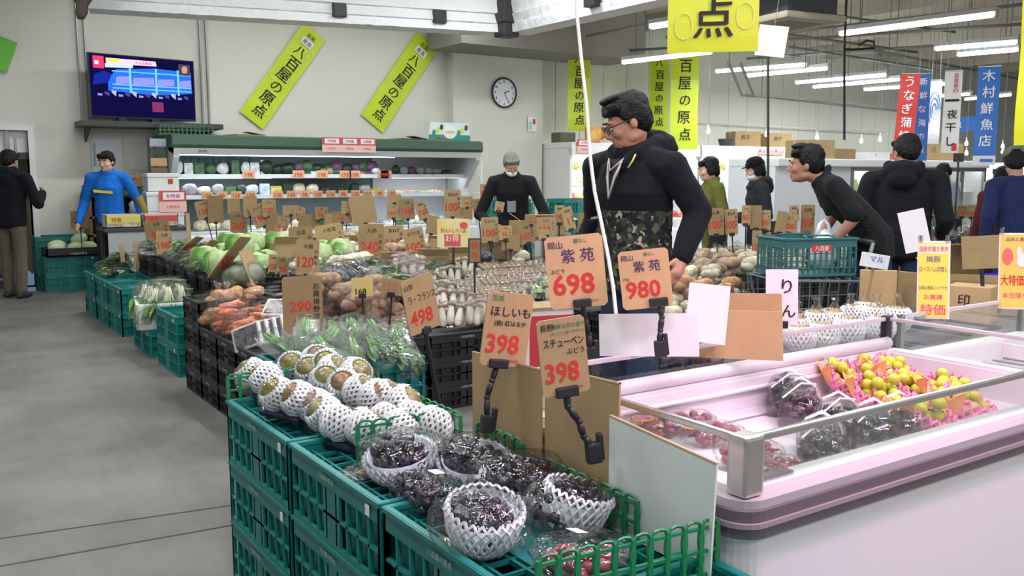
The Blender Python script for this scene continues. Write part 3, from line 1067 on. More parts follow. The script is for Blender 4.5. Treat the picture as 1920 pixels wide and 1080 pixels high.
GC = dict(white_bag=(226, 232, 228), leaf=(70, 110, 66), dark_leaf=(44, 64, 48), purple=(112, 78, 104), tan=(176, 142, 104), cream=(214, 206, 176), yellow=(206, 196, 96), lime=(168, 196, 110),
          pink=(224, 160, 160), orange=(214, 120, 84), red=(190, 70, 70), pale_blue=(176, 200, 220), brown=(110, 84, 60), grey=(150, 156, 158))
GM = {k: mat('pack_' + k, c, 0.35, vary=0.25, scale=3, bump=0.4, bscale=6) for k, c in GC.items()}
rs = random.Random(3)
WORD = dict(white_bag='white', leaf='leaf green', dark_leaf='dark green', purple='purple', tan='tan', cream='cream', yellow='yellow', lime='lime green', pink='pink', orange='orange', red='red', pale_blue='pale blue',
            brown='brown', grey='grey')


def row(x0, x1, y, z, cols, kinds, w, h, where, group, step=0.9, jitter=0.02, dy=0.0):
    x = x0
    while x < x1:
        c = rs.choice(cols)
        k = rs.choice(kinds)
        ww = w * rs.uniform(0.8, 1.15)
        hh = h * rs.uniform(0.75, 1.1)
        good('bottle' if k == 3 else 'food_pack', k, GM[c], (x, y + rs.uniform(-jitter, jitter) + dy * (x - x0), z + (0.0 if k else 0.002)), (ww, ww * 0.8, hh), rs.uniform(-.3, .3),
             '%s %s %s' % (WORD[c], ('lumpy bag', 'flat upright pack', 'heaped tray', 'small bottle')[k], where), group)
        x += ww * step


gl = 'goods in the green canopy fridge'
row(3.1, 4.3, 12.5, 1.402, ['white_bag', 'white_bag', 'white_bag', 'leaf'], [0, 1], 0.17, 0.19, 'on the lit top shelf, green canopy fridge', gl)
row(4.3, 6.0, 12.5, 1.402, ['dark_leaf', 'dark_leaf', 'leaf', 'purple'], [0], 0.2, 0.19, 'on the top shelf, green canopy fridge', gl, 0.75)
row(4.7, 6.0, 12.34, 1.402, ['purple', 'white_bag', 'leaf', 'tan'], [0, 2], 0.14, 0.10, 'front of top shelf, green canopy fridge', gl)
row(6.1, 7.3, 12.45, 1.402, ['dark_leaf', 'grey', 'purple'], [0, 2], 0.18, 0.14, 'on the top shelf end nearest the pillar', gl)
row(3.2, 6.0, 12.35, 1.132, ['dark_leaf', 'leaf', 'grey', 'cream', 'yellow', 'pale_blue'], [0, 0, 1, 2], 0.19, 0.15, 'on the second shelf, green canopy fridge', gl)
row(6.1, 7.3, 12.35, 1.132, ['cream', 'pink', 'lime'], [2], 0.17, 0.07, 'on the second shelf end nearest the pillar', gl)
row(3.3, 7.3, 12.25, 0.662, ['white_bag', 'grey', 'leaf', 'cream'], [0, 2], 0.2, 0.14, 'on the bottom deck, green canopy fridge', gl)


def red_tag(loc, w, h, string, label, group, rot=0, name='price_tag', m=M_CARD_O):
    t = thing(name, label, 'price tag', loc, rot, group)
    MB().box(-w / 2, w / 2, -0.003, 0.0, 0, h).build('card', m, t)
    text('price', string, h * 0.55, M_RED, t, (0, -0.0045, h * 0.45), maxw=w * 0.8)
    return t


for x in (3.95, 4.65, 5.0, 5.35, 5.5, 5.95, 6.0):
    red_tag((x, 12.212, 1.352), 0.17, 0.11, '198', 'buff price tag clipped to the top shelf rail of the green canopy fridge', 'tags on the top fridge shelf')
for i in range(15):
    x = 3.35 + 0.19 * i
    if 4.0 < x < 4.3:
        continue
    red_tag((x, 12.07, 1.085), 0.14, 0.10, ('158', '98', '128')[i % 3], 'buff price tag clipped to the second shelf rail of the green canopy fridge', 'tags on the second fridge shelf')
# notices on the canopy
M_PINKP = mat('pink_notice', (232, 190, 180), 0.8)


def pink_notice(loc, w, h, label, rot=0, cols=3, name='shop_notice'):
    t = thing(name, label, 'notice', loc, rot)
    MB().box(-w / 2, w / 2, -0.004, 0, -h / 2, h / 2).build('sheet', M_PINKP, t)
    MB().box(-w / 2, w / 2, -0.006, -0.004, 0, h / 2).build('red_border', mat('notice_red', (206, 84, 76), 0.8), t)
    for i in range(cols):
        x = -w / 2 + (i + 0.5) * w / cols
        MB().box(x - w / cols * 0.36, x + w / cols * 0.42, -0.008, -0.006, h * 0.08, h * 0.42).build('white_box', M_WHITEP, t)
        text('lettering', '大特価', h * 0.2, M_RED, t, (x, -0.009, h * 0.25), maxw=w / cols * 0.7)
        text('lettering', 'お買得品', h * 0.14, mat('faded_red', (200, 120, 104), 0.8), t, (x, -0.006, -h * 0.25), maxw=w / cols * 0.8)
    return t


p = at_y(655, 272, FY0 - 0.15)
pink_notice((p.x, FY0 - 0.15, p.z), 0.80, 0.20, 'row of red and white sale notices taped to the green canopy')
p = at_y(845, 253, FY0 + 0.05)
bx = thing('display_box', 'illustrated green and white display box on top of the chilled case', 'box', (p.x, 12.05, 1.911))
MB().prism([(-0.37, 0), (0.37, 0), (0.33, 0.27), (-0.33, 0.27)], -0.02, 0.16, 'y').build('carton', mat('display_white', (214, 224, 222), 0.6), bx)
MB().box(-0.36, 0.36, -0.026, -0.02, 0.0, 0.09).build('green_print', mat('display_green', (58, 140, 122), 0.6), bx)
MB().prism([(0.12 * math.cos(k * math.pi / 8), 0.13 + 0.10 * math.sin(k * math.pi / 8)) for k in range(16)], -0.03, -0.022, 'y').build('round_print', M_WHITEP, bx)
MB().box(-0.08, 0.08, -0.034, -0.03, 0.12, 0.15).build('yellow_print', mat('display_yellow', (214, 210, 90), 0.6), bx)
for k in range(6):
    x = (-0.27, -0.2, -0.14, 0.16, 0.22, 0.29)[k]
    MB().ball((x, -0.022, 0.12 + 0.04 * (k % 3)), (0.035, 0.004, 0.05), 1).build('drawn_figure', (MATS['display_green'], MATS['display_yellow'], M_DARK)[k % 3], bx)


# ---------------------------------------------------------------- white fridges on the panelled wall
def shelf_case(name, label, x0, x1, yf, yb, zt, shelves, where, group, palettes, pitch=0.17, tag_row=True):
    t = thing(name, label, 'fridge', (0, 0, 0))
    MB().rbox(x0, x1, yf, yb, 0, 0.42, 0.02).build('base', M_WHITE, t)
    MB().box(x0, x1, yb - 0.06, yb, 0.42, zt).build('back_panel', mat('glowing_back', (240, 242, 240), 0.5, emit=(240, 246, 240), es=0.9), t)  # back panel glows by itself to brighten the shelves
    for x in (x0, x1 - 0.05):
        MB().box(x, x + 0.05, yf, yb, 0.42, zt).build('end_panel', M_WHITE, t)
    MB().rbox(x0, x1, yf - 0.05, yb, zt, zt + 0.10, 0.015).rbox(x0, x1, yf - 0.06, yf + 0.02, zt - 0.11, zt + 0.02, 0.01).build('canopy', M_WHITE, t)
    MB().box(x0 + 0.06, x1 - 0.06, yf + 0.03, yf + 0.07, zt - 0.10, zt - 0.085).build('strip_light', M_STRIP, t)
    for i, z in enumerate(shelves):
        y = yf + (0.25 if i == len(shelves) - 1 else 0.15)
        MB().box(x0 + 0.05, x1 - 0.05, y, yb - 0.06, z - 0.02, z).build('shelf', M_WHITE, t)
        MB().box(x0 + 0.05, x1 - 0.05, y - 0.01, y, z - 0.035, z + 0.005).build('price_rail', mat('lit_rail', (230, 230, 224), 0.4), t)
        MB().box(x0 + 0.06, x1 - 0.06, y + 0.02, y + 0.05, z - 0.03, z - 0.021).build('strip_light', M_STRIP, t)
        row(x0 + 0.14, x1 - 0.1, y + 0.14, z + 0.002, palettes[i % len(palettes)], [0, 1, 2], pitch, 0.15, where, group)
    return t


PA = [['orange', 'red', 'pink', 'orange'], ['yellow', 'cream', 'orange', 'pink'], ['cream', 'yellow', 'white_bag', 'white_bag'], ['lime', 'cream', 'white_bag', 'leaf', 'yellow']]
shelf_case('wall_fridge', 'white open wall fridge with bright shelves of packed food next to the pillar', 9.25, 12.2, 12.0, 12.95, 1.84, [0.62, 0.95, 1.22, 1.48],
           'in the wall fridge next to the pillar', 'goods in the fridge next to the pillar', PA)
PB = [['pink', 'cream', 'yellow'], ['yellow', 'cream', 'lime'], ['purple', 'white_bag', 'cream', 'pale_blue'], ['brown', 'cream', 'white_bag', 'yellow']]
shelf_case('wall_fridge', 'white open wall fridge with bright shelves of packed food behind the two women', 12.25, 16.5, 12.0, 12.95, 1.84, [0.62, 0.95, 1.22, 1.48],
           'in the wall fridge behind the women', 'goods in the fridge behind the women', PB, 0.2)
p = at_y(1096, 274, 11.9)
pink_notice((p.x, 11.92, p.z), 0.28, 0.22, 'small red bordered notice on the fridge canopy next to the pillar', cols=1)
p = at_y(1448, 287, 11.9)
pink_notice((p.x, 11.92, p.z + 0.02), 0.7, 0.10, 'long red lettered notice on the fridge canopy behind the woman in the dark cap', cols=3)

# glass door fridge island in front of them
GX0, GX1, GY0, GY1, GZ = 8.72, 13.4, 7.3, 8.1, 1.60
gf = thing('glass_door_fridge', 'white glass door fridge island with a plain panel at one end', 'fridge', (0, 0, 0))
MB().rbox(GX0, GX1, GY0, GY1, 0, 0.5, 0.02).build('base', M_WHITE, gf)
MB().box(GX0, GX1, GY1 - 0.06, GY1, 0.5, GZ).build('back_panel', MATS['glowing_back'], gf)  # same self-glowing panel, not a lamp
MB().rbox(GX0, GX1, GY0 - 0.05, GY1, GZ - 0.10, GZ, 0.015).build('canopy', M_WHITE, gf)
MB().box(GX0, GX0 + 1.45, GY0, GY1 - 0.06, 0.5, GZ - 0.1).build('plain_panel', mat('pale_panel', (222, 226, 230), 0.45), gf)
MB().box(GX1 - 0.06, GX1, GY0, GY1 - 0.06, 0.5, GZ - 0.1).build('end_panel', M_WHITE, gf)
MB().box(GX0 + 1.5, GX1 - 0.1, GY0 + 0.06, GY0 + 0.1, GZ - 0.12, GZ - 0.10).build('strip_light', M_STRIP, gf)
for k in range(5):
    x = GX0 + 1.45 + k * 0.64
    d_ = MB().box(x + 0.05, x + 0.59, GY0 - 0.004, GY0 + 0.004, 0.55, GZ - 0.15).build('door_pane', GLASS, gf)
    MB().box(x, x + 0.05, GY0 - 0.02, GY0 + 0.02, 0.5, GZ - 0.1).box(x + 0.59, x + 0.64, GY0 - 0.02, GY0 + 0.02, 0.5, GZ - 0.1).box(x + 0.05, x + 0.59, GY0 - 0.02, GY0 + 0.02, GZ - 0.15, GZ - 0.1).build('door_frame', M_ALU, gf)
    MB().tube([(x + 0.56, GY0 - 0.05, 0.9), (x + 0.56, GY0 - 0.05, 1.3)], 0.012, 6).build('door_handle', M_STEEL, gf)
for z in (0.55, 0.85, 1.15):
    MB().box(GX0 + 1.46, GX1 - 0.06, GY0 + 0.15, GY1 - 0.06, z - 0.015, z).build('shelf', M_WHITE, gf)
    row(GX0 + 1.6, GX1 - 0.15, GY0 + 0.3, z + 0.002, ['lime', 'pale_blue', 'white_bag', 'cream', 'pink'], [1, 3], 0.16, 0.2, 'behind the glass fridge doors', 'goods behind glass doors', 1.1)


def carton(label, p, w, d, h, rot, string=None, open_top=False, m=M_CARD, name='cardboard_box', group=None, flaps=0, taped=True):
    t = thing(name, label, 'box', p, rot, group)
    if open_top:
        k = 0.006
        MB().box(-w / 2, w / 2, -d / 2, -d / 2 + k, 0, h).box(-w / 2, w / 2, d / 2 - k, d / 2, 0, h).box(-w / 2, -w / 2 + k, -d / 2, d / 2, 0, h).box(w / 2 - k, w / 2, -d / 2, d / 2, 0, h).box(-w / 2, w / 2, -d / 2, d / 2, 0, k).build('carton', m, t)
        for s, (ax, ln) in zip(range(flaps), (('x', d), ('x', d), ('y', w), ('y', w))):
            sg = 1 if s % 2 else -1
            L = min(w, d) * 0.48
            ang = R(35)
            if ax == 'x':
                c = Vector((sg * (w / 2 + L / 2 * math.cos(ang)), 0, h + L / 2 * math.sin(ang) * (0.4 if s else 1)))
                MB().cbox(c, (L, d * 0.98, k), Matrix.Rotation(-sg * ang * (0.4 if s else 1), 3, 'Y')).build('flap', M_CARD_O, t)
            else:
                c = Vector((0, sg * (d / 2 + L / 2 * math.cos(ang)), h + L / 2 * math.sin(ang)))
                MB().cbox(c, (w * 0.98, L, k), Matrix.Rotation(sg * ang, 3, 'X')).build('flap', M_CARD_O, t)
    else:
        MB().rbox(-w / 2, w / 2, -d / 2, d / 2, 0, h, 0.006).build('carton', m, t)
        if taped:
            MB().box(-w / 2 - 0.001, w / 2 + 0.001, -0.025, 0.025, h * 0.8, h + 0.001).build('tape', M_CARD_O, t)
    if string:
        text('lettering', string, h * 0.3, M_BLACK, t, (-w * 0.1, -d / 2 - 0.002, h * 0.62), maxw=w * 0.55)
    return t


for u, v, wpx, hpx, yy, s, lab in ((1400, 277, 52, 28, 12.3, '餃子', 'cardboard box with black characters on the wall fridge, nearer the tall banner'),
                                   (1460, 278, 48, 26, 12.3, '餃子', 'cardboard box with black characters on the wall fridge, further from the tall banner')):
    p = at_y(u, v, yy)
    d = p.x * math.sin(YAW) + p.y * math.cos(YAW)
    carton(lab, (p.x, yy + 0.1, 1.941), wpx * d / F, 0.4, hpx * d / F, R(-20), s)
carton('large cardboard box with black characters on the glass door fridge', (9.75, 7.62, 1.601), 0.46, 0.40, 0.24, R(-16), '餃子')
carton('torn low cardboard box on the glass door fridge next to the lettered box', (10.35, 7.7, 1.601), 0.42, 0.35, 0.14, R(-10), m=M_CARD_D, taped=False)
carton('long printed cardboard box on the glass door fridge under the white banner', (12.6, 7.75, 1.601), 0.95, 0.4, 0.25, R(-14), '||||', m=M_CARD_D)
carton('slim white carton with dark bars on the glass door fridge', (11.0, 7.6, 1.601), 0.4, 0.3, 0.10, R(-14), '|||', m=M_FOAMBOX, taped=False)
carton('shallow red topped carton on the glass door fridge', (11.55, 7.6, 1.601), 0.5, 0.3, 0.09, R(-14), m=mat('red_carton', (190, 96, 90), 0.7), taped=False)
t = thing('plastic_basket', 'small dark plastic basket on the wall fridge next to a lettered box', 'basket', (13.2, 12.25, 1.941), R(-20))
MB().lathe([(0.12, 0), (0.16, 0.14), (0.15, 0.14), (0.11, 0.01)], n=12).build('bowl', M_DARK, t)
b_ = thing('crumpled_bag', 'low tan paper bag on the wall fridge between lettered boxes', 'bag', (15.4, 12.3, 1.941), 0)
MB().ball((0, 0, 0.07), (0.3, 0.15, 0.07), 2).ball((0.1, 0.0, 0.12), (0.1, 0.1, 0.06), 2).build('paper', M_CARD, b_, True)
# things on the fridge next to the pillar
o = thing('orange_cloth', 'crumpled orange brown cloth on the fridge next to the pillar', 'cloth', (10.3, 12.2, 1.958), R(-10))
mb = MB()
for k in range(10):
    mb.ball((-0.25 + 0.09 * k, 0.05 * math.sin(k * 2), 0.13 + 0.03 * math.sin(k * 1.3)), (0.12, 0.1, 0.10 - 0.003 * k), 2)
mb.build('folds', mat('orange_cloth', (190, 130, 58), 0.8, bump=0.7, bscale=12), o, True)
o = thing('gift_pouch', 'yellow printed pouch standing on the fridge next to the pillar', 'pouch', (9.72, 11.99, 1.942), R(-15))
MB().rbox(-0.13, 0.13, -0.05, 0.05, 0, 0.26, 0.02).build('pouch', mat('yellow_pouch', (224, 190, 84), 0.5, col2=(220, 120, 80), scale=9), o)
carton('dark olive box on the fridge corner next to the pillar', (9.45, 12.45, 1.942), 0.3, 0.3, 0.17, R(-5), m=mat('olive_box', (96, 100, 78), 0.7), taped=False)
# things lying on the green canopy
t = thing('plastic_basket', 'green lattice basket lying on the green canopy below the television', 'basket', (3.15, 12.3, 1.915))
mb = MB()
for k in range(13):
    mb.box(-0.33 + k * 0.055, -0.318 + k * 0.055, -0.12, -0.11, 0, 0.12).box(-0.33 + k * 0.055, -0.318 + k * 0.055, 0.11, 0.12, 0, 0.12)
for z in (0.0, 0.055, 0.11):
    mb.box(-0.335, 0.345, -0.122, -0.108, z, z + 0.012).box(-0.335, 0.345, 0.108, 0.122, z, z + 0.012).box(-0.34, -0.328, -0.12, 0.12, z, z + 0.012).box(0.335, 0.347, -0.12, 0.12, z, z + 0.012)
mb.build('lattice', mat('moss_green_plastic', (70, 110, 78), 0.5), t)
for x, lab in ((3.9, 'flattened brown carton on the green canopy near the green basket'), (6.35, 'dark flat tray on the green canopy below the slanted banner'), (6.75, 'flattened open carton on the green canopy next to the illustrated box')):
    t = thing('flat_carton', lab, 'carton', (x, 12.2, 1.912), R(8))
    MB().box(-0.2, 0.2, -0.2, 0.2, 0, 0.02).build('sheet', M_DARK if 'dark' in lab else M_CARD_D, t)
    MB().cbox((0.1, -0.1, 0.035), (0.25, 0.2, 0.008), Matrix.Rotation(R(8), 3, 'Y')).build('flap', M_CARD if 'dark' not in lab else M_DARK, t)
# ================================================================ CRATES
def crate_proto(name, label, cat, W, L, H, m, rows=2, cols=9, letters='八百屋の原点', top=True, rail=0.055, group=None, ink=None):
    """plastic crate, origin at the middle of its base; W along x, L along y"""
    t = thing(name, label, cat, (0, 0, -50), 0, group)
    b = MB()
    th = 0.012

    def side(fix, axis, span, n):
        # vertical ribs and horizontal rails on one side
        def bar(a0, a1, z0, z1, dp=th):
            lo, hi = (fix, fix + dp) if fix < 0 else (fix - dp, fix)
            if axis == 'y':
                b.box(lo, hi, a0, a1, z0, z1)
            else:
                b.box(a0, a1, lo, hi, z0, z1)
        bar(-span / 2, span / 2, H - rail, H)
        bar(-span / 2, span / 2, 0, 0.016)
        for r_ in range(1, rows):
            z = 0.016 + (H - rail - 0.016) * r_ / rows
            bar(-span / 2, span / 2, z - 0.004, z + 0.004)
        for i in range(n + 1):
            a = -span / 2 + span * i / n
            w = 0.012 if i in (0, n) else 0.004
            bar(max(-span / 2, a - w), min(span / 2, a + w), 0.016, H - rail)
        bar(-span * 0.09, span * 0.09, 0.016, H - rail, th * 0.7)
    for fx in (-W / 2, W / 2):
        side(fx, 'y', L, cols)
    for fy in (-L / 2, L / 2):
        side(fy, 'x', W, max(4, cols * 2 // 3))
    # rolled lip and foot rim
    for x0, x1, y0, y1 in ((-W / 2 - .004, -W / 2 + .016, -L / 2, L / 2), (W / 2 - .016, W / 2 + .004, -L / 2, L / 2), (-W / 2, W / 2, -L / 2 - .004, -L / 2 + .016), (-W / 2, W / 2, L / 2 - .016, L / 2 + .004)):
        b.box(x0, x1, y0, y1, H - 0.012, H - 0.001)
    b.build('body', m, t)
    q = 0.02
    MB().box(-W / 2 + q, -W / 2 + q + .003, -L / 2 + q, L / 2 - q, 0.004, H - 0.035).box(W / 2 - q - .003, W / 2 - q, -L / 2 + q, L / 2 - q, 0.004, H - 0.035).box(
        -W / 2 + q, W / 2 - q, -L / 2 + q, -L / 2 + q + .003, 0.004, H - 0.035).box(-W / 2 + q, W / 2 - q, L / 2 - q - .003, L / 2 - q, 0.004, H - 0.035).build('inner_skin', m, t)
    if top:
        g = MB()
        zt = H - 0.028
        nx, ny = 7, 10
        for i in range(1, nx):
            x = -W / 2 + W * i / nx
            g.box(x - 0.004, x + 0.004, -L / 2 + 0.01, L / 2 - 0.01, zt - 0.012, zt)
        for j in range(1, ny):
            y = -L / 2 + L * j / ny
            g.box(-W / 2 + 0.01, W / 2 - 0.01, y - 0.004, y + 0.004, zt - 0.010, zt - 0.001)
        g.box(-W * 0.18, W * 0.18, -L * 0.2, L * 0.2, zt - 0.008, zt + 0.001)
        g.build('lattice_top', m, t)
        s = MB().box(-W / 2 - 0.0062, -W / 2 - 0.0042, -L * 0.42, -L * 0.385, H - 0.046, H - 0.02).build('sticker', M_WHITEP, t)
    if letters:
        text('lettering', letters, 0.016, ink or M_PALEINK, t, (-W / 2 - 0.0055, 0.02, H - rail * 0.5), (0, 0, -math.pi / 2), maxw=0.2)
        text('lettering', letters, 0.016, ink or M_PALEINK, t, (0, -L / 2 - 0.0055, H - rail * 0.5), maxw=0.2)
    return t


CH, CL, CW = 0.212, 0.585, 0.42
TEALC = crate_proto('produce_crate', 'x', 'crate', CW, CL, CH, M_TEAL)
USED = set()


def crate(proto, loc, rot, label, group):
    if proto.name not in USED:
        USED.add(proto.name)
        proto.location = loc
        proto.rotation_euler = (0, 0, rot)
        proto['label'] = label
        proto['group'] = group
        return proto
    return dup(proto, loc, rot, label, group)


CX0 = 0.885
FRONT = [(2.765, 'under the pears'), (2.160, 'under the netted black grapes'), (1.555, 'under the tied black grapes'), (0.950, 'nearest the freezer corner')]
for y, where in FRONT:
    for k in range(3):
        crate(TEALC, (CX0 + CW / 2, y, k * CH + 0.001), 0, 'teal lattice crate %s, %s of its stack' % (where, ('bottom', 'middle', 'top')[k]), 'teal crates of the fruit row')
CT = 3 * CH - 0.027       # where fruit rests


def fence(label, p, q, h=0.115, cell=0.042, base=None):
    """green plastic clip-on fence between two points"""
    p, q = Vector(p), Vector(q)
    L = (q - p).length
    d = (q - p).normalized()
    t = thing('clip_on_fence', label, 'fence', p, math.atan2(d.y, d.x))
    n = max(2, round(L / cell))
    c = L / n
    for i in range(n + 1):
        x = i * c
        mb = MB()
        prof = [(0.0, 0.0055), (0.2, 0.004), (0.35, 0.0065), (0.5, 0.004), (0.7, 0.0065), (0.9, 0.0045), (1.0, 0.004)]
        vs, fs = [], []
        for f, w in prof:
            vs += [(x - w, -0.004, f * h * 0.93), (x + w, -0.004, f * h * 0.93), (x + w, 0.004, f * h * 0.93), (x - w, 0.004, f * h * 0.93)]
        for k in range(len(prof) - 1):
            for j in range(4):
                fs.append((k * 4 + j, k * 4 + (j + 1) % 4, k * 4 + 4 + (j + 1) % 4, k * 4 + 4 + j))
        fs += [(0, 1, 2, 3), tuple(len(prof) * 4 - 4 + j for j in range(4))]
        mb.add(vs, fs).build('picket', M_FENCE, t)
    for i in range(n):
        x = i * c
        MB().tube([(x, 0, h * 0.90), (x + c * 0.2, 0, h * 0.98), (x + c * 0.5, 0, h), (x + c * 0.8, 0, h * 0.98), (x + c, 0, h * 0.90)], 0.0036, 5).build('arch', M_FENCE, t)
    for f in (0.03, 0.45, 0.86):
        MB().box(0, L, -0.003, 0.003, f * h - 0.003, f * h + 0.003).build('rail', M_FENCE, t)
    return t


FZ = 3 * CH - 0.012
fence('green clip-on fence at the back of the pear crate', (CX0 + 0.004, 3.05, FZ), (CX0 + CW, 3.05, FZ), 0.10)
fence('green clip-on fence along the freezer side of the pears', (CX0 + CW - 0.012, 3.04, FZ), (CX0 + CW - 0.012, 2.18, FZ), 0.10)
fence('short green clip-on fence between pears and black grapes', at_z(672, 866, CT), at_z(836, 842, CT), 0.115)
fence('green clip-on fence standing at the foot of the cardboard by the dried potato sign', (1.268, 2.05, CT), (1.268, 1.83, CT), 0.125)
fence('green clip-on fence standing at the foot of the cardboard by the grape sign', (1.268, 1.73, CT), (1.268, 1.40, CT), 0.105)
fence('green clip-on fence across the crates by the freezer corner', (CX0 + 0.012, 1.245, FZ - 0.01), (CX0 + CW - 0.006, 1.20, FZ - 0.01), 0.115)

# boards leaning between the crates and the freezer
def sheet_board(label, yz, x, m, lean=0.0, name='cardboard_sheet', cat='cardboard'):
    t = thing(name, label, cat, (x, 0, 0))
    MB().prism(yz, 0, 0.005, 'x').build('sheet', m, t)
    MB().prism([(a, b) for a, b in yz[2:4]] + [(yz[3][0], yz[3][1] - 0.004), (yz[2][0], yz[2][1] - 0.004)], -0.0008, 0.0058, 'x').build('cut_edge', M_CARD_O if m is not M_FOAMBOX else M_WHITEP, t)
    return t


sheet_board('tall cardboard sheet standing behind the dried potato sign', [(2.10, CT + .003), (1.775, CT + .003), (1.775, 0.925), (2.10, 0.918)], 1.284, M_CARD)
sheet_board('tall cardboard sheet standing behind the grape sign', [(1.77, CT + .003), (1.492, CT + .003), (1.492, 0.945), (1.77, 0.935)], 1.292, M_CARD)
sheet_board('white cardboard sheet covering the freezer end', [(1.505, CT + .003), (1.195, CT + .003), (1.185, 0.848), (1.505, 0.872)], 1.276, mat('greyish_white_board', (214, 218, 214), 0.7, bump=0.1, bscale=6))

# ================================================================ FREEZERS
FRX0, FRX1, FRY0, FRY1 = 1.335, 3.00, 1.165, 1.97
RIM, RAIL = 0.776, 0.885
M_FRZ = mat('freezer_white', (222, 216, 221), 0.35)
M_INNER = mat('freezer_inner_white', (220, 214, 218), 0.4)
fz = thing('chest_freezer', 'open white chest freezer with grey bumper and steel rails full of grapes', 'freezer', (0, 0, 0))
t_ = 0.07
MB().box(FRX0 + t_, FRX1 - t_, FRY0 + t_, FRY1 - t_, 0.652, 0.67).build('well_floor', M_INNER, fz)
MB().box(FRX0 + 0.32, FRX0 + 0.328, FRY0 + t_, FRY1 - t_, 0.67, 0.674).box(FRX0 + t_, FRX1 - t_, FRY1 - t_ - 0.09, FRY1 - t_ - 0.084, 0.67, 0.674).build('tray_seam', mat('seam_grey', (150, 140, 150), 0.6), fz)  # thin grey strips along the tray seams


def bumper(z0, z1, out, m, name):
    """band with rounded corners round the freezer"""
    pts = []
    r = 0.06
    for cx, cy, a0 in ((FRX1 - r + out, FRY0 + r - out, -90), (FRX1 - r + out, FRY1 - r + out, 0), (FRX0 + r - out, FRY1 - r + out, 90), (FRX0 + r - out, FRY0 + r - out, 180)):
        for k in range(7):
            a = R(a0 + 15 * k)
            pts.append((cx + r * math.cos(a), cy + r * math.sin(a)))
    inner = []
    for cx, cy, a0 in ((FRX1 - 0.09, FRY0 + 0.09, -90), (FRX1 - 0.09, FRY1 - 0.09, 0), (FRX0 + 0.09, FRY1 - 0.09, 90), (FRX0 + 0.09, FRY0 + 0.09, 180)):
        for k in range(7):
            a = R(a0 + 15 * k)
            inner.append((cx + 0.02 * math.cos(a), cy + 0.02 * math.sin(a)))
    n = len(pts)
    vs = [(x, y, z0) for x, y in pts] + [(x, y, z1) for x, y in pts] + [(x, y, z1) for x, y in inner] + [(x, y, z0) for x, y in inner]
    fs = []
    for i in range(n):
        j = (i + 1) % n
        for a, b in ((0, 1), (1, 2), (2, 3), (3, 0)):
            fs.append((a * n + i, a * n + j, b * n + j, b * n + i))
    return MB().add(vs, fs).build(name, m, fz)


bumper(0.03, 0.69, 0.006, M_FRZ, 'body')
MB().box(FRX0 + .03, FRX1 - .03, FRY0 + .03, FRY1 - .03, 0.0, 0.1).build('plinth', M_DARK, fz)
bumper(0.688, 0.745, 0.022, M_GREYP, 'rubber_bumper')
bumper(0.712, 0.722, 0.028, mat('bumper_ridge', (150, 132, 140), 0.3), 'bumper_ridge')
bumper(0.745, 0.762, 0.012, mat('rim_grey', (170, 160, 166), 0.25), 'rim')
bumper(0.762, 0.775, -0.02, M_INNER, 'inner_rim')
# inner walls and back ledge
MB().box(FRX0 + t_, FRX1 - t_, FRY1 - t_ - 0.004, FRY1 - t_, 0.60, 0.765).box(FRX0 + t_, FRX0 + t_ + 0.004, FRY0 + t_, FRY1 - t_, 0.60, 0.765).box(FRX1 - t_ - 0.004, FRX1 - t_, FRY0 + t_, FRY1 - t_, 0.60, 0.765).box(
    FRX0 + t_, FRX1 - t_, FRY0 + t_, FRY0 + t_ + 0.004, 0.60, 0.765).build('inner_wall', M_INNER, fz)
MB().tube([(FRX0 + 0.03, FRY1 - 0.04, 0.795), (FRX1 - 0.05, FRY1 - 0.04, 0.795)], 0.022, 10).build('back_ledge', M_INNER, fz, True)
MB().tube([(FRX0 + 0.05, FRY1 - t_ - 0.012, 0.735), (FRX1 - 0.08, FRY1 - t_ - 0.012, 0.735)], 0.008, 8).build('inner_rail', M_INNER, fz, True)
# posts, rails and glass
for x, y in ((FRX0 + 0.035, FRY0 + 0.03), (FRX1 - 0.03, FRY0 + 0.03)):
    MB().rbox(x - 0.028, x + 0.028, y - 0.026, y + 0.026, RIM - 0.012, RAIL + 0.004, 0.008).build('corner_post', M_STEEL, fz)
for x, y in ((FRX1 - 0.03, FRY1 - 0.02), (FRX0 + 0.03, FRY1 - 0.02)):
    MB().rbox(x - 0.018, x + 0.018, y - 0.014, y + 0.014, RIM - 0.012, RAIL + 0.005, 0.004).build('rail_holder', M_BLKP, fz)
rl = MB().rbox(FRX0 + 0.02, FRX1 - 0.02, FRY0 + 0.02, FRY0 + 0.036, RAIL - 0.016, RAIL, 0.004)
rl.build('rail', M_STEEL, fz)
MB().rbox(FRX0 + 0.02, FRX0 + 0.034, FRY0 + 0.02, FRY1 - 0.01, RAIL - 0.016, RAIL, 0.004).build('rail', M_STEEL, fz)
MB().rbox(FRX1 - 0.034, FRX1 - 0.02, FRY0 + 0.02, FRY1 - 0.01, RAIL - 0.014, RAIL, 0.004).build('rail', mat('clear_rail', (206, 196, 204), 0.2, metal=0.3), fz)
MB().rbox(FRX0 + 0.02, FRX1 - 0.02, FRY1 - 0.028, FRY1 - 0.012, RAIL - 0.014, RAIL, 0.004).build('rail', MATS['clear_rail'], fz)
for a in ((FRX0 + 0.06, FRX1 - 0.06, FRY0 + 0.026, FRY0 + 0.03), (FRX0 + 0.06, FRX1 - 0.06, FRY1 - 0.022, FRY1 - 0.018), (FRX0 + 0.026, FRX0 + 0.03, FRY0 + 0.06, FRY1 - 0.04), (FRX1 - 0.03, FRX1 - 0.026, FRY0 + 0.06, FRY1 - 0.04)):
    MB().box(*a, RIM - 0.005, RAIL - 0.012).build('glass_pane', GLASS, fz)
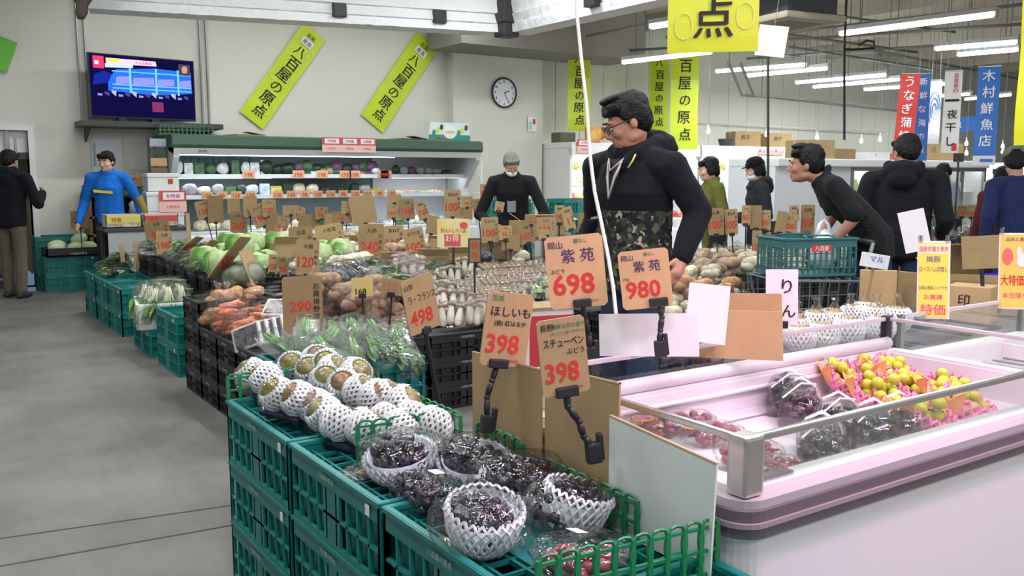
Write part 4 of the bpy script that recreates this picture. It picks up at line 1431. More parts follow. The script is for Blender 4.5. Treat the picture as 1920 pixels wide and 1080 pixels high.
MB().box(FRX0 + 0.09, FRX0 + 0.19, FRY0 + 0.035, FRY0 + 0.06, 0.7765, 0.783).build('thermometer', M_GREYP, fz)
for x, z, w in ((1.75, 0.52, 0.012), (2.02, 0.60, 0.008), (1.60, 0.44, 0.006), (2.2, 0.5, 0.01)):
    MB().box(x, x + w * 0.5, FRY0 - 0.0008, FRY0, z, z + w * 2).build('scuff', mat('scuff', (150, 120, 120), 0.8), fz)

# second freezer, empty wire racks
f2 = thing('chest_freezer', 'empty white chest freezer with wire racks and glass sides behind the grape freezer', 'freezer', (0, 0, 0))
ax0, ax1 = 3.03, 4.9
MB().rbox(ax0, ax1, FRY0, FRY0 + .07, 0.02, 0.74, .012).rbox(ax0, ax1, FRY1 - .07, FRY1, 0.02, 0.74, .012).rbox(ax0, ax0 + .07, FRY0, FRY1, 0.02, 0.74, .012).rbox(ax1 - .07, ax1, FRY0, FRY1, 0.02, 0.74, .012).box(ax0 + .02, ax1 - .02, FRY0 + .02, FRY1 - .02, 0.02, 0.56).build('body', M_FRZ, f2)
for x in (ax0 + 0.66, ax0 + 1.28):
    MB().box(x, x + 0.02, FRY0 + .07, FRY1 - .07, 0.56, 0.72).build('divider', M_INNER, f2)
for k in range(22):
    x = ax0 + 0.1 + k * 0.08
    MB().tube([(x, FRY0 + .08, 0.66), (x, FRY1 - .08, 0.66)], 0.004, 5).build('rack_wire', M_ALU, f2)
for y in (FRY0 + 0.02, FRY1 - 0.02):
    MB().rbox(ax0 + .02, ax1 - .02, y - 0.008, y + 0.008, RAIL - .014, RAIL, .004).build('rail', MATS['clear_rail'], f2)
    MB().box(ax0 + .03, ax1 - .03, y - 0.002, y + 0.002, 0.74, RAIL - .012).build('glass_pane', GLASS, f2)
for x in (ax0 + 0.03, ax0 + 0.9, ax1 - 0.04):
    for y in (FRY0 + 0.02, FRY1 - 0.02):
        MB().box(x - 0.012, x + 0.012, y - 0.009, y + 0.009, 0.735, RAIL).build('rail_holder', M_ALU, f2)

# ================================================================ FRUIT
def net_mesh(prof, n, r, key, closed_bottom=True, jitter=0.0):
    """diamond foam netting over a surface of revolution; prof is [(radius, z)]"""
    mb = MB()
    P = {}
    rnd = random.Random(key)
    for i, (rad, z) in enumerate(prof):
        for j in range(n):
            a = 2 * math.pi * (j + 0.5 * (i % 2)) / n
            k = 1 + rnd.uniform(-jitter, jitter)
            P[i, j] = Vector((rad * k * math.cos(a), rad * k * math.sin(a), z))
    for i in range(len(prof) - 1):
        for j in range(n):
            for dj in (0, -1 if i % 2 == 0 else 1):
                mb.tube([P[i, j], P[i + 1, (j + dj) % n]], r, 4, caps=False)
    return mb.mesh('foam_net')


PEAR_PROF = [(0.012, -0.047), (0.027, -0.044), (0.039, -0.036), (0.047, -0.024), (0.051, -0.010), (0.052, 0.004), (0.050, 0.018), (0.045, 0.030), (0.036, 0.040)]
NET_P = [net_mesh([(r * 1.07, z * 1.07) for r, z in PEAR_PROF], 20, 0.0043, 1, jitter=0.02)]
PEAR_ME = MB().lathe([(0.004, -0.044), (0.025, -0.043), (0.038, -0.035), (0.046, -0.022), (0.050, -0.006), (0.049, 0.010), (0.044, 0.026), (0.034, 0.040), (0.024, 0.050), (0.012, 0.056), (0.003, 0.057)], n=18).mesh('pear', True)
M_PEAR = [mat('pear_olive', (132, 122, 44), 0.3, vary=0.15, scale=30, bump=0.05, bscale=120), mat('pear_russet', (132, 96, 46), 0.35, vary=0.15, scale=30)]
PEAR_ME.materials.append(M_PEAR[0])
PEAR_ME2 = PEAR_ME.copy()
PEAR_ME2.materials.clear()
PEAR_ME2.materials.append(M_PEAR[1])
for q in NET_P:
    q.materials.append(M_FOAM)
M_NAVY = mat('navy_tray', (40, 40, 66), 0.4)
TRAY_ME = MB().rbox(-0.046, 0.046, -0.098, 0.098, 0.0, 0.018, 0.006).mesh('tray')
TRAY_ME.materials.append(M_NAVY)


def pillow(sx, sy, sz, seed, amp=0.12, sub=3, z0=0.0):
    V, Fc = ico(sub)
    vs = []
    for v in V:
        p = Vector(v)
        q = Vector((math.copysign(abs(p.x) ** 0.6, p.x), math.copysign(abs(p.y) ** 0.6, p.y), math.copysign(abs(p.z) ** 0.75, p.z)))
        k = 1 + amp * noise.noise(p * 2.2 + Vector((seed * 3.1, seed, 0)))
        vs.append((q.x * sx * k, q.y * sy * k, max(z0, q.z * sz * k + sz)))
    return MB().add(vs, Fc).mesh('film', True)


FILM_PACK = [pillow(0.062, 0.115, 0.058, s, 0.10) for s in (1, 2)]
for q in FILM_PACK:
    q.materials.append(FILM2)
STICK = MB().box(-0.02, 0.02, -0.014, 0.014, 0, 0.001).mesh('label')
STICK.materials.append(M_WHITEP)


def pear_pack(p, rz, roll, pitch, flip, label):
    t = thing('pear_pack', label, 'packed pears', p, (pitch, roll, rz), 'packs of netted pears')
    put('tray', TRAY_ME, None, t)
    for s in (-1, 1):
        pr = put('pear', PEAR_ME if (flip + s) % 3 else PEAR_ME2, None, t, (0, s * 0.053, 0.064), (R(-34) * 1 + (0.2 if s > 0 else 0), R(-38), 0.4 * flip))
        put('foam_net', NET_P[0], None, pr)
    put('film', FILM_PACK[flip % 2], None, t)
    put('label', STICK, None, t, (0.02, -0.02, 0.117), (0, 0.1, 0.5))
    return t


PP = [(486, 706, .02), (541, 745, .02), (600, 770, .0), (566, 692, .03), (628, 720, .03), (636, 676, .05), (700, 692, .05), (690, 742, .03), (748, 752, .03), (660, 800, 0), (738, 800, 0), (812, 792, 0)]
LAB = 'wrapped pack of two netted pears %s'
WHERE = ['in the aisle corner by the back fence', 'second along the aisle edge', 'third along the aisle edge', 'at the back fence beside the corner pack', 'in the middle of the heap, back part', 'high at the middle of the back fence',
         'high at the freezer end of the back fence', 'in the middle of the heap', 'in the middle of the heap, freezer side', 'touching the short fence at its aisle end', 'pressed against the short fence', 'between the short fence and the side fence']
for i, (u, v, dz) in enumerate(PP):
    p = at_z(u, v + 6, CT + 0.055 + dz)
    p.z = CT + 0.002 + dz
    p.x = min(max(p.x, CX0 + 0.075), CX0 + CW - 0.075)
    pear_pack(p, R(8 + 14 * math.sin(i * 2.3)), R(0), R(0), i, LAB % WHERE[i])

# ---- grapes
M_GRAPE = mat('black_grape', (34, 30, 48), 0.28, vary=0.3, scale=40)
M_GRAPE_R = mat('red_grape', (134, 60, 74), 0.3, vary=0.2, scale=30)
M_GRAPE_P = mat('plum_grape', (84, 60, 78), 0.3, vary=0.25, scale=30)
M_GRAPE_G = mat('green_grape', (190, 194, 60), 0.3, vary=0.08, scale=20)
BERRY = {}
for nm, m in (('k', M_GRAPE), ('r', M_GRAPE_R), ('p', M_GRAPE_P), ('g', M_GRAPE_G)):
    me = MB().ball((0, 0, 0), (1, 1, 1.08), 2).mesh('berry', True)
    me.materials.append(m)
    BERRY[nm] = me
M_STEM = mat('grape_stem', (96, 92, 50), 0.7)


def bunch(t, kind, L, W, Hh, br, n, seed, z0=0.0, y0=0.0):
    rnd = random.Random(seed)
    b = MB().tube([(0, y0 - L * 0.5, z0 + Hh * 0.5), (0, y0, z0 + Hh * 0.6), (0.01, y0 + L * 0.55, z0 + Hh * 0.8)], 0.003, 5).build('grape_bunch', M_STEM, t)
    pts = []
    tries = 0
    while len(pts) < n and tries < n * 60:
        tries += 1
        y = rnd.uniform(-0.5, 0.5)
        w = W * (0.55 + 0.45 * (y + 0.5))
        x = rnd.uniform(-0.5, 0.5)
        top = math.sqrt(max(0, 1 - (2 * x) ** 2)) * (1 - 0.25 * abs(y))
        z = rnd.uniform(0.15, 1.0) * top * Hh + br * 0.5
        q = Vector((x * w, y * L + y0, z0 + z))
        if all((q - o).length > br * 1.45 for o in pts):
            pts.append(q)
    for q in pts:
        put('berry', BERRY[kind], None, b, q, (rnd.uniform(0, 3), rnd.uniform(0, 3), 0), br * rnd.uniform(0.92, 1.08))
    return b


BOWL = [(0.020, 0.0), (0.042, 0.002), (0.060, 0.010), (0.071, 0.022), (0.078, 0.036), (0.082, 0.050), (0.084, 0.064)]
NET_B = net_mesh(BOWL, 30, 0.0034, 5, jitter=0.015)
NET_B.materials.append(M_FOAM)
NET_T = net_mesh([(r * 0.92, z * 1.55) for r, z in BOWL] + [(0.080, 0.115), (0.076, 0.13)], 26, 0.0037, 6, jitter=0.02)
NET_T.materials.append(M_FOAM)
NET_PK = net_mesh([(0.012, 0.0), (0.03, 0.004), (0.045, 0.016), (0.054, 0.032), (0.06, 0.05), (0.062, 0.07), (0.06, 0.088)], 18, 0.0042, 9, jitter=0.03)
NET_PK.materials.append(mat('pink_foam_net', (246, 150, 196), 0.6))
PAPER_IN = MB().lathe([(0.02, 0.003), (0.055, 0.012), (0.072, 0.04), (0.078, 0.068), (0.075, 0.066), (0.068, 0.038), (0.05, 0.016), (0.018, 0.008)], n=22).mesh('paper_liner', True)
PAPER_IN.materials.append(mat('pale_liner', (214, 220, 232), 0.6, bump=0.5, bscale=40))
FILM_G = [pillow(0.098, 0.098, 0.052, 4, 0.12), pillow(0.075, 0.10, 0.042, 6, 0.14)]
for q in FILM_G:
    q.materials.append(FILM2)
GP = [((757, 872), 1.15, 0, 'bowl', 'black grapes in an open white foam net at the foot of the short green fence', 1.0),
      ((800, 925), 0.95, 0.1, 'bag', 'bag of black grapes with a small pink label between the foam nets', 1.0),
      ((902, 1000), 1.05, 0.2, 'tall', 'black grapes in a tall upright white foam net with paper liner', 1.0),
      ((945, 870), 1.15, 0.4, 'bowl', 'black grapes in a foam net with a torn wrapper against the cardboard', 1.0),
      ((1000, 915), 1.2, 0.9, 'bowl', 'heaped black grapes in a foam net in the middle of the group', 1.0),
      ((1082, 965), 1.0, 1.4, 'tall', 'black grapes in a foam net folded over beside the green fence', 0.9)]
for i, ((u, v), s, rz, kind, lab, sz) in enumerate(GP):
    p = at_z(u, v, CT + 0.035)
    p.z = CT + 0.002
    p.x = min(max(p.x, CX0 + 0.07), 1.19)
    t = thing('grape_pack', lab, 'packed grapes', p, rz, 'packs of black grapes on the teal crates', s)
    if kind == 'bowl':
        put('foam_net', NET_B, None, t, (0, 0, 0), (R(6), R(-12), 0))
        put('paper_liner', PAPER_IN, None, t, (0, 0, 0.001), (R(6), R(-12), 0), 0.97)
        bunch(t, 'k', 0.135, 0.13, 0.075, 0.0128, 60, 20 + i, 0.012)
        put('film', FILM_G[0], None, t, (0, 0, 0.0))
    elif kind == 'bag':
        bunch(t, 'k', 0.17, 0.13, 0.06, 0.0128, 55, 20 + i, 0.004)
        put('film', FILM_G[1], None, t, (0, 0, 0.0))
        put('label', STICK, None, t, (0.03, 0.0, 0.084), (0.2, 0.2, 0.3))
    else:
        put('foam_net', NET_T, None, t, (0, 0, 0.004), (R(14), R(-6), 0), (1, 1, 0.78))
        put('paper_liner', PAPER_IN, None, t, (0.0, 0.01, 0.006), (R(14), R(-6), 0), (0.9, 0.9, 1.15))
        bunch(t, 'k', 0.125, 0.12, 0.09, 0.0128, 60, 20 + i, 0.018)
        put('film', FILM_G[0], None, t, (0, 0, 0.0), None, (0.98, 0.98, 1.1))
p = at_z(668, 896, CT)
t = thing('flat_bag', 'flat empty clear bag with a tan slip beside the netted black grapes', 'bag', (p.x + 0.02, p.y, CT + 0.003), 0.5)
put('film', pillow(0.07, 0.05, 0.012, 8, 0.3), FILM, t)
MB().box(-0.015, 0.03, -0.018, 0.018, 0.008, 0.010).build('slip', M_CARD_O, t)
p = at_z(1090, 1055, CT + 0.03)
t = thing('grape_pack', 'film bag of plump red grapes with white label behind the front green fence', 'packed grapes', (p.x, p.y, CT + 0.002), R(70))
bunch(t, 'r', 0.13, 0.11, 0.05, 0.016, 18, 55, 0.004)
put('film', FILM_G[1], None, t, (0, 0, 0), None, (1.05, 1.0, 1.0))
put('label', STICK, None, t, (0.03, 0.0, 0.082), (0.2, 0.1, 0.3))

# ---- inside the freezer
FB = 0.672


def box_pack(u, v, kind, label, L=0.20, W=0.10, rz=R(-52), bands=True):
    p = at_z(u, v, FB + 0.03)
    p.x = min(max(p.x, FRX0 + 0.13), FRX1 - 0.13)
    p.y = min(max(p.y, FRY0 + 0.14), FRY1 - 0.15)
    t = thing('grape_box', label, 'packed grapes', (p.x, p.y, FB + 0.001), rz, 'boxed black grapes in the freezer', 1.22)
    MB().rbox(-W / 2, W / 2, -L / 2, L / 2, 0, 0.035, 0.008).build('tray', film_tray, t)
    bunch(t, kind, L * 0.9, W * 0.85, 0.055, 0.0145, 17, int(u), 0.012)
    put('film', pillow(W * 0.52, L * 0.52, 0.042, int(u) % 9, 0.06), FILM2, t)
    if bands:
        band = MB()
        for sgn in (1,):
            pts = [(-W * 0.5, 0.0, 0.02), (-W * 0.35, 0, 0.068), (0, 0.0, 0.088), (W * 0.35, 0, 0.068), (W * 0.5, 0, 0.02)]
            vs = []
            for x, y, z in pts:
                vs += [(x, L * 0.32, z), (x, L * 0.46, z)]
            band.add(vs, [(2 * k, 2 * k + 1, 2 * k + 3, 2 * k + 2) for k in range(4)])
        band.build('paper_band', M_WHITEP, t)
        MB().tube([(-W * 0.4, -L * 0.4, 0.07), (0, 0, 0.09), (W * 0.35, L * 0.25, 0.078)], 0.0025, 5).build('white_tie', M_WHITEP, t)
    return t


film_tray = film_mat('clear_tray', (235, 228, 235), base=0.16, gain=0.5, bscale=8, bump=0.1)
for i, (u, v) in enumerate(((1425, 735), (1500, 768), (1572, 800), (1540, 845), (1640, 815), (1690, 800))):
    box_pack(u, v, 'p' if i == 1 else 'k', 'clear box of %s grapes with white paper band in the freezer' % ('plum red' if i == 1 else 'black'))
M_ORP = mat('orange_tissue', (250, 176, 110), 0.6, bump=0.4, bscale=30)
for i, (u, v, rz) in enumerate(((1535, 708, 0.3), (1590, 690, 0.9), (1640, 745, 0.1), (1700, 738, 0.5), (1720, 790, 0.8), (1795, 768, 1.1), (1770, 745, 0.2))):
    p = at_z(u, v, FB + 0.04)
    p.x = min(max(p.x, FRX0 + 0.13), FRX1 - 0.13)
    p.y = min(max(p.y, FRY0 + 0.14), FRY1 - 0.15)
    t = thing('grape_pack', 'green grapes with orange tissue in a pink net, %s' % ('nearest the boxed grapes', 'at the freezer back wall', 'behind the boxed black grapes', 'in the middle of the pink nets', 'lowest under the steel rail', 'furthest from the boxed grapes', 'beside the strawberries')[i], 'packed grapes', (p.x, p.y, FB + 0.002), rz, 'green grapes in pink nets', 1.22)
    put('foam_net', NET_PK, None, t, (0, 0, 0.004), (R(20), R(-14), 0), (1, 1, 0.8))
    bunch(t, 'g', 0.11, 0.10, 0.062, 0.0145, 18, 70 + i, 0.025)
    vs, fs = [], []
    for k in range(9):
        a = k / 8 * math.pi * 0.6 + 0.9
        vs += [(0.055 * math.cos(a), 0.055 * math.sin(a), 0.03), (0.07 * math.cos(a), 0.07 * math.sin(a) + 0.01 * (k % 2), 0.068 + 0.012 * (k % 3)), (0.072 * math.cos(a), 0.073 * math.sin(a) + 0.01 * (k % 2), 0.066 + 0.012 * (k % 3))]
    for k in range(8):
        fs += [(3 * k, 3 * k + 3, 3 * k + 4, 3 * k + 1), (3 * k + 1, 3 * k + 4, 3 * k + 5, 3 * k + 2), (3 * k + 2, 3 * k + 5, 3 * k + 3, 3 * k)]
    MB().add(vs, fs).build('tissue', M_ORP, t)
p = at_z(1755, 712, FB + 0.04)
t = thing('strawberry_pack', 'clear pack of red strawberries at the far end of the freezer', 'packed strawberries', (p.x - 0.04, p.y - 0.06, FB + 0.002), 0.3)
ms = mat('strawberry_red', (206, 62, 56), 0.35, vary=0.15, scale=60)
bs = MB().lathe([(0.002, -0.016), (0.010, -0.010), (0.014, 0.0), (0.013, 0.010), (0.004, 0.014)], n=10).mesh('strawberry', True)
bs.materials.append(ms)
lf = MB().lathe([(0.012, 0.011), (0.006, 0.016), (0.002, 0.017)], n=6).mesh('calyx')
lf.materials.append(mat('calyx_green', (70, 120, 60), 0.6))
for k in range(15):
    s = put('strawberry', bs, None, t, (-0.07 + 0.035 * (k % 5), -0.035 + 0.035 * (k // 5), 0.03 + 0.008 * (k % 2)), (1.2, 0.4 * k, k))
    put('calyx', lf, None, s)
MB().rbox(-0.1, 0.1, -0.06, 0.06, 0, 0.012, 0.005).build('tray', film_tray, t)
put('film', pillow(0.10, 0.065, 0.03, 5, 0.06), FILM2, t)
for i, (u, v, lab) in enumerate(((1285, 790, 'bag of red grapes with a round floral label by the back of the freezer'), (1335, 812, 'bag of red grapes with a bright red tip lying beside the floral label'), (1205, 785, 'bag of red grapes with a round floral label in the freezer corner'),
                                 (1405, 850, 'bag of red grapes under the steel rail by the corner post'), (1450, 880, 'round floral labelled grape bag by the thermometer strip'))):
    p = at_z(u, v, FB + 0.03)
    p.x = min(max(p.x, FRX0 + 0.15), FRX1 - 0.1)
    p.y = min(max(p.y, FRY0 + 0.15), FRY1 - 0.15)
    t = thing('grape_bag', lab, 'packed grapes', (p.x, p.y, FB + 0.001), R(-110))
    bunch(t, 'r', 0.14, 0.08, 0.04, 0.0125, 22, 90 + i, 0.004)
    put('film', pillow(0.055, 0.09, 0.03, i, 0.12), FILM2, t)
    if i != 3:
        n = 16
        MB().prism([(0.03 * math.cos(k * math.pi / 8), -0.06 + 0.03 * math.sin(k * math.pi / 8)) for k in range(16)], 0.052, 0.055, 'z').build('yellow_ring', mat('label_gold', (222, 170, 60), 0.5), t)
        MB().prism([(0.026 * math.cos(k * math.pi / 8), -0.06 + 0.026 * math.sin(k * math.pi / 8)) for k in range(16)], 0.055, 0.0562, 'z').build('round_label', mat('label_black', (40, 30, 40), 0.5, col2=(226, 120, 180), scale=70), t)
# ================================================================ CRATE BLOCKS OF THE VEGETABLE ROWS
BH = 0.153
BLKC = crate_proto('black_crate', 'x', 'crate', 0.51, 0.36, BH, M_BLKP, rows=2, cols=10, letters='八百屋の原点', top=False, rail=0.05, ink=mat('grey_lettering', (170, 170, 172), 0.6))
# closed base so produce rests inside
MB().box(-0.25, 0.25, -0.175, 0.175, BH - 0.03, BH - 0.022).build('tray_floor', M_BLKP, BLKC)


NUM = ('one', 'two', 'three', 'four', 'five', 'six', 'seven', 'eight', 'nine')


def block(proto, x0, nx, y0, ny, nz, px, py, hh, where, group, shell=True):
    for i in range(nx):
        for j in range(ny):
            for k in range(nz):
                if shell and k < nz - 1 and i > 0 and j > 0:
                    continue
                crate(proto, (x0 + px * (i + 0.5), y0 + py * (j + 0.5), 0.001 + k * hh), 0,
                      'black crate %s, layer %s, row %s, column %s from aisle' % (where, NUM[k], NUM[j], NUM[i]), group)


block(BLKC, 1.50, 3, 4.62, 4, 3, 0.516, 0.366, BH, 'under the carrots and mushrooms', 'black crates under carrots and mushrooms')
for i in (0, 1, 2):
    crate(BLKC, (1.50 + 0.516 * (i + 0.5), 4.62 + 0.366 * 3.5, 0.001 + 3 * BH), 0, 'black slatted crate raising the back of the %s pile' % ('carrot', 'potato', 'mushroom')[i], 'black crates under carrots and mushrooms')
block(BLKC, 3.15, 3, 5.30, 3, 3, 0.516, 0.366, BH, 'beyond the mushrooms', 'black crates beyond the mushrooms')
block(BLKC, 3.90, 2, 4.10, 3, 3, 0.516, 0.366, BH, 'under bags by the cart', 'black crates by the shopping cart')
block(BLKC, 3.20, 3, 2.45, 2, 4, 0.516, 0.366, BH, 'under the netted fruit', 'black crates behind the freezer')
block(BLKC, 1.98, 5, 6.45, 9, 4, 0.516, 0.366, BH, 'under the middle rows', 'black crates of the middle rows')
block(BLKC, 5.1, 3, 4.70, 3, 4, 0.516, 0.366, BH, 'between cart and women', 'black crates between cart and women')
for y, n, lab in ((6.72, 2, 'under bagged leaf stems next to the black crates'), (7.55, 1, 'below the white foam box'), (8.62, 2, 'under bagged greens, next to the foam box'), (9.22, 2, 'under bagged greens, middle of the aisle edge'), (9.85, 2, 'under bagged greens, end of the aisle edge')):
    for k in range(n):
        crate(TEALC, (1.745, y, 0.001 + k * CH), 0, 'teal lattice crate %s%s' % (lab, ', %s one' % ('lower', 'upper')[k] if n > 1 else ''), 'teal crates along the aisle')
for k in range(2):
    crate(TEALC, (1.70, 12.3, 0.001 + k * CH), math.pi / 2, 'teal lattice crate under the tray of pale melons, %s' % ('lower', 'upper')[k], 'teal crates by the doorway')
crate(TEALC, (1.66, 12.68, 0.43), math.pi / 2, 'teal lattice crate standing behind the pale melons', 'teal crates by the doorway')
for k in range(2):
    crate(TEALC, (1.66, 12.68, 0.001 + k * CH), math.pi / 2, 'teal lattice crate against the wall behind the melons, %s' % ('lower', 'upper')[k], 'teal crates by the doorway')
# teal crate with leafy bags behind the pears
for k in range(3):
    crate(TEALC, (1.52, 3.56, 0.001 + k * CH), math.pi / 2, 'teal lattice crate under the leafy bags behind the pears, %s' % ('lowest', 'middle', 'top')[k], 'teal crates behind the pears')
CB = 3 * BH - 0.02
TB = 2 * CH - 0.027

# ================================================================ PRODUCE
M_LEAF = mat('leaf_green', (96, 146, 60), 0.5, vary=0.3, scale=25)
M_LEAF_D = mat('leaf_dark', (54, 104, 46), 0.45, vary=0.3, scale=25)
M_LEAF_P = mat('leaf_pale', (166, 186, 130), 0.5, vary=0.2, scale=20)
M_STALK = mat('pale_stalk', (206, 214, 178), 0.5)
M_ROOT = mat('tan_root', (184, 132, 84), 0.6, vary=0.25, scale=30)
M_CARROT = mat('carrot', (214, 120, 70), 0.5, vary=0.15, scale=30)
M_POTATO = mat('potato', (150, 114, 82), 0.6, vary=0.15, scale=25)
M_MSTEM = mat('mushroom_stem', (222, 214, 196), 0.6)
M_MCAP = mat('mushroom_cap', (150, 124, 100), 0.6, vary=0.15, scale=30)
M_EGG = mat('eggplant', (70, 44, 78), 0.3)
M_WTRAY = mat('white_tray', (226, 226, 222), 0.6)
PROTO = {}


def leaf(mb, base, tip, w, bend, seed):
    b, t = Vector(base), Vector(tip)
    d = t - b
    s = d.cross(Vector((0, 0, 1)))
    if s.length < 1e-5:
        s = Vector((1, 0, 0))
    s.normalize()
    up = s.cross(d).normalized()
    vs = []
    prof = (0.25, 0.8, 1.0, 0.75, 0.1)
    for i, k in enumerate(prof):
        f = i / 4
        c = b + d * f + up * bend * math.sin(f * math.pi)
        cur = 0.012 * noise.noise(Vector((seed, f * 4, 0)))
        vs += [c - s * w * k + up * (0.25 * w * k + cur), c, c + s * w * k + up * (0.25 * w * k - cur)]
    fs = []
    for i in range(4):
        for j in range(2):
            fs.append((i * 3 + j, i * 3 + j + 1, i * 3 + 4 + j, i * 3 + 3 + j))
    mb.add(vs, fs)


def make(kind):
    t = thing('produce', 'x', 'vegetable', (0, 0, -40))
    rnd = random.Random(hash(kind) % 97 if False else sum(map(ord, kind)))
    if kind in ('greens', 'greens2', 'spinach'):
        t.name = 'leafy_bag'
        mb = MB()
        for k in range(11):
            mb.cur = 0
            x = rnd.uniform(-.04, .04)
            mb.tube([(x * 0.5, 0.15, 0.03 + rnd.uniform(0, .03)), (x * 1.2, 0.02, 0.03 + rnd.uniform(0, .04))], 0.007, 5)
        for k in range(16):
            mb.cur = 1 if k % 3 else 2
            x = rnd.uniform(-.06, .06)
            leaf(mb, (x * 0.6, 0.04, 0.035 + rnd.uniform(0, .02)), (x * 1.5, -0.15 + rnd.uniform(-.03, .05), 0.03 + rnd.uniform(0, .06)), rnd.uniform(.018, .032), rnd.uniform(-.01, .03), k)
        mb.build('leaves', [M_STALK if kind != 'spinach' else M_LEAF, M_LEAF if kind != 'spinach' else M_LEAF_D, M_LEAF_P if kind == 'greens2' else M_LEAF_D], t, True)
        put('film', pillow(0.085, 0.18, 0.05, 3 if kind == 'greens' else 5, 0.22), FILM, t)
    elif kind in ('roots', 'carrots', 'potato', 'mixed', 'tan'):
        t.name = 'vegetable_bag'
        m = {'roots': M_ROOT, 'carrots': M_CARROT, 'potato': M_POTATO, 'mixed': GM['cream'], 'tan': GM['tan']}[kind]
        mb = MB()
        for k in range(9):
            a = k * 2.4
            r = 0.035 + 0.006 * (k % 3)
            e = (r, r * 1.3, r * 0.9) if kind != 'carrots' else (0.018, 0.07, 0.018)
            mb.ball((0.055 * math.cos(a) * (k / 9 + .3), 0.06 * math.sin(a) * (k / 9 + .3), 0.035 + 0.035 * (k % 3)), e, 2, Matrix.Rotation(k * 0.7, 3, 'Z'))
        mb.build('contents', m, t, True)
        put('film', pillow(0.105, 0.115, 0.07, {'roots': 1, 'carrots': 2, 'potato': 7, 'mixed': 4, 'tan': 9}[kind], 0.2), FILM, t)
        vs = [(0.06 * math.cos(k), 0.05 * math.sin(k), 0.17 + 0.025 * (k % 2)) for k in range(6)]
        MB().add([(0, 0, 0.125)] + vs, [(0, i, i + 1) for i in range(1, 6)]).build('bag_neck', FILM, t)
    elif kind == 'mushroom':
        t.name = 'mushroom_pack'
        for k in range(3):
            x = -0.055 + 0.055 * k
            b = MB()
            b.cur = 0
            b.lathe([(0.012, -0.085), (0.024, -0.07), (0.025, -0.02), (0.018, 0.03), (0.017, 0.05)], n=10)
            b.cur = 1
            b.lathe([(0.014, 0.046), (0.034, 0.05), (0.033, 0.06), (0.02, 0.072), (0.004, 0.075)], n=12)
            b.build('mushroom', [M_MSTEM, M_MCAP], t, True, (x, 0.0, 0.085 + 0.012 * (k % 2)), (R(-18 - 5 * k), R(9 * (k - 1)), 0))
        put('film', pillow(0.10, 0.055, 0.088, 2, 0.1), FILM2, t)
    elif kind == 'shimeji':
        t.name = 'mushroom_tray'
        MB().rbox(-0.09, 0.09, -0.06, 0.06, 0, 0.03, 0.01).build('tray', M_WTRAY, t)
        b = MB()
        for k in range(14):
            x, y = -0.07 + 0.035 * (k % 5), -0.035 + 0.035 * (k // 5)
            b.cur = 0
            b.tube([(x, y, 0.02), (x, y, 0.05)], 0.007, 6)
            b.cur = 1
            b.ball((x, y, 0.055), (0.019, 0.019, 0.012), 1)
        b.build('mushrooms', [M_MSTEM, M_MCAP], t, True)
        put('film', pillow(0.095, 0.068, 0.036, 4, 0.08), FILM2, t)
    elif kind == 'cabbage':
        t.name = 'cabbage'
        V, Fc = ico(3)
        b = MB()
        b.add([tuple(Vector(v) * 0.105 * (1 + 0.06 * noise.noise(Vector(v) * 3)) + Vector((0, 0, 0.1))) for v in V], Fc)
        b.build('head', M_LEAF_P, t, True)
        for k in range(5):
            a = k * 1.26
            vs, fs = [], []
            for i in range(6):
                for j in range(6):
                    th, ph = (i - 2.5) * 0.28, (j - 1.5) * 0.26
                    r = 0.111 + 0.008 * noise.noise(Vector((i, j, k))) + 0.012 * (j / 5) ** 2
                    vs.append((r * math.cos(a + th) * math.cos(ph), r * math.sin(a + th) * math.cos(ph), 0.1 + r * math.sin(ph)))
            for i in range(5):
                for j in range(5):
                    fs.append((i * 6 + j, i * 6 + 6 + j, i * 6 + 7 + j, i * 6 + j + 1))
            MB().add(vs, fs).build('outer_leaf', M_LEAF if k % 2 else M_LEAF_P, t, True)
    elif kind == 'leek':
        t.name = 'leek'
        b = MB()
        b.cur = 1
        b.tube([(0, 0.30, 0.015), (0, 0.05, 0.016)], [0.011, 0.012], 8)
        b.cur = 0
        b.tube([(0, 0.05, 0.016), (0, -0.05, 0.017)], [0.012, 0.014], 8)
        for k in range(3):
            leaf(b, (0.004 * (k - 1), -0.05, 0.018), (0.03 * (k - 1), -0.30, 0.012 + 0.012 * k), 0.012, 0.01, k)
        b.build('stalk', [M_LEAF_D, M_STALK], t, True)
    elif kind == 'melon':
        t.name = 'winter_melon'
        V, Fc = ico(3)
        MB().add([tuple(Vector((v[0] * 0.13, v[1] * 0.085, v[2] * 0.082 + 0.082)) * (1 + 0.02 * noise.noise(Vector(v) * 2))) for v in V], Fc).build('fruit', mat('pale_melon', (190, 204, 160), 0.5, vary=0.08, scale=12), t, True)
        MB().lathe([(0.012, 0), (0.006, 0.012), (0.004, 0.03)], n=6).build('stem', M_STEM, t, False, (0.128, 0, 0.085), (0, R(80), 0))
    elif kind == 'eggplant':
        t.name = 'eggplant_bag'
        b = MB()
        for k in range(4):
            b.ball((-0.06 + 0.04 * k, 0, 0.035), (0.024, 0.085, 0.026), 2)
        b.build('eggplants', M_EGG, t, True)
        put('film', pillow(0.1, 0.12, 0.042, 6, 0.15), FILM, t)
    elif kind == 'wrapped':
        t.name = 'wrapped_cabbage'
        V, Fc = ico(3)
        MB().add([tuple(Vector((v[0] * 0.15, v[1] * 0.1, v[2] * 0.085 + 0.085)) * (1 + 0.05 * noise.noise(Vector(v) * 3))) for v in V], Fc).build('head', M_LEAF_P, t, True)
        put('film', pillow(0.15, 0.108, 0.092, 6, 0.06), FILM, t)
    elif kind == 'dark':
        t.name = 'dark_bag'
        b = MB()
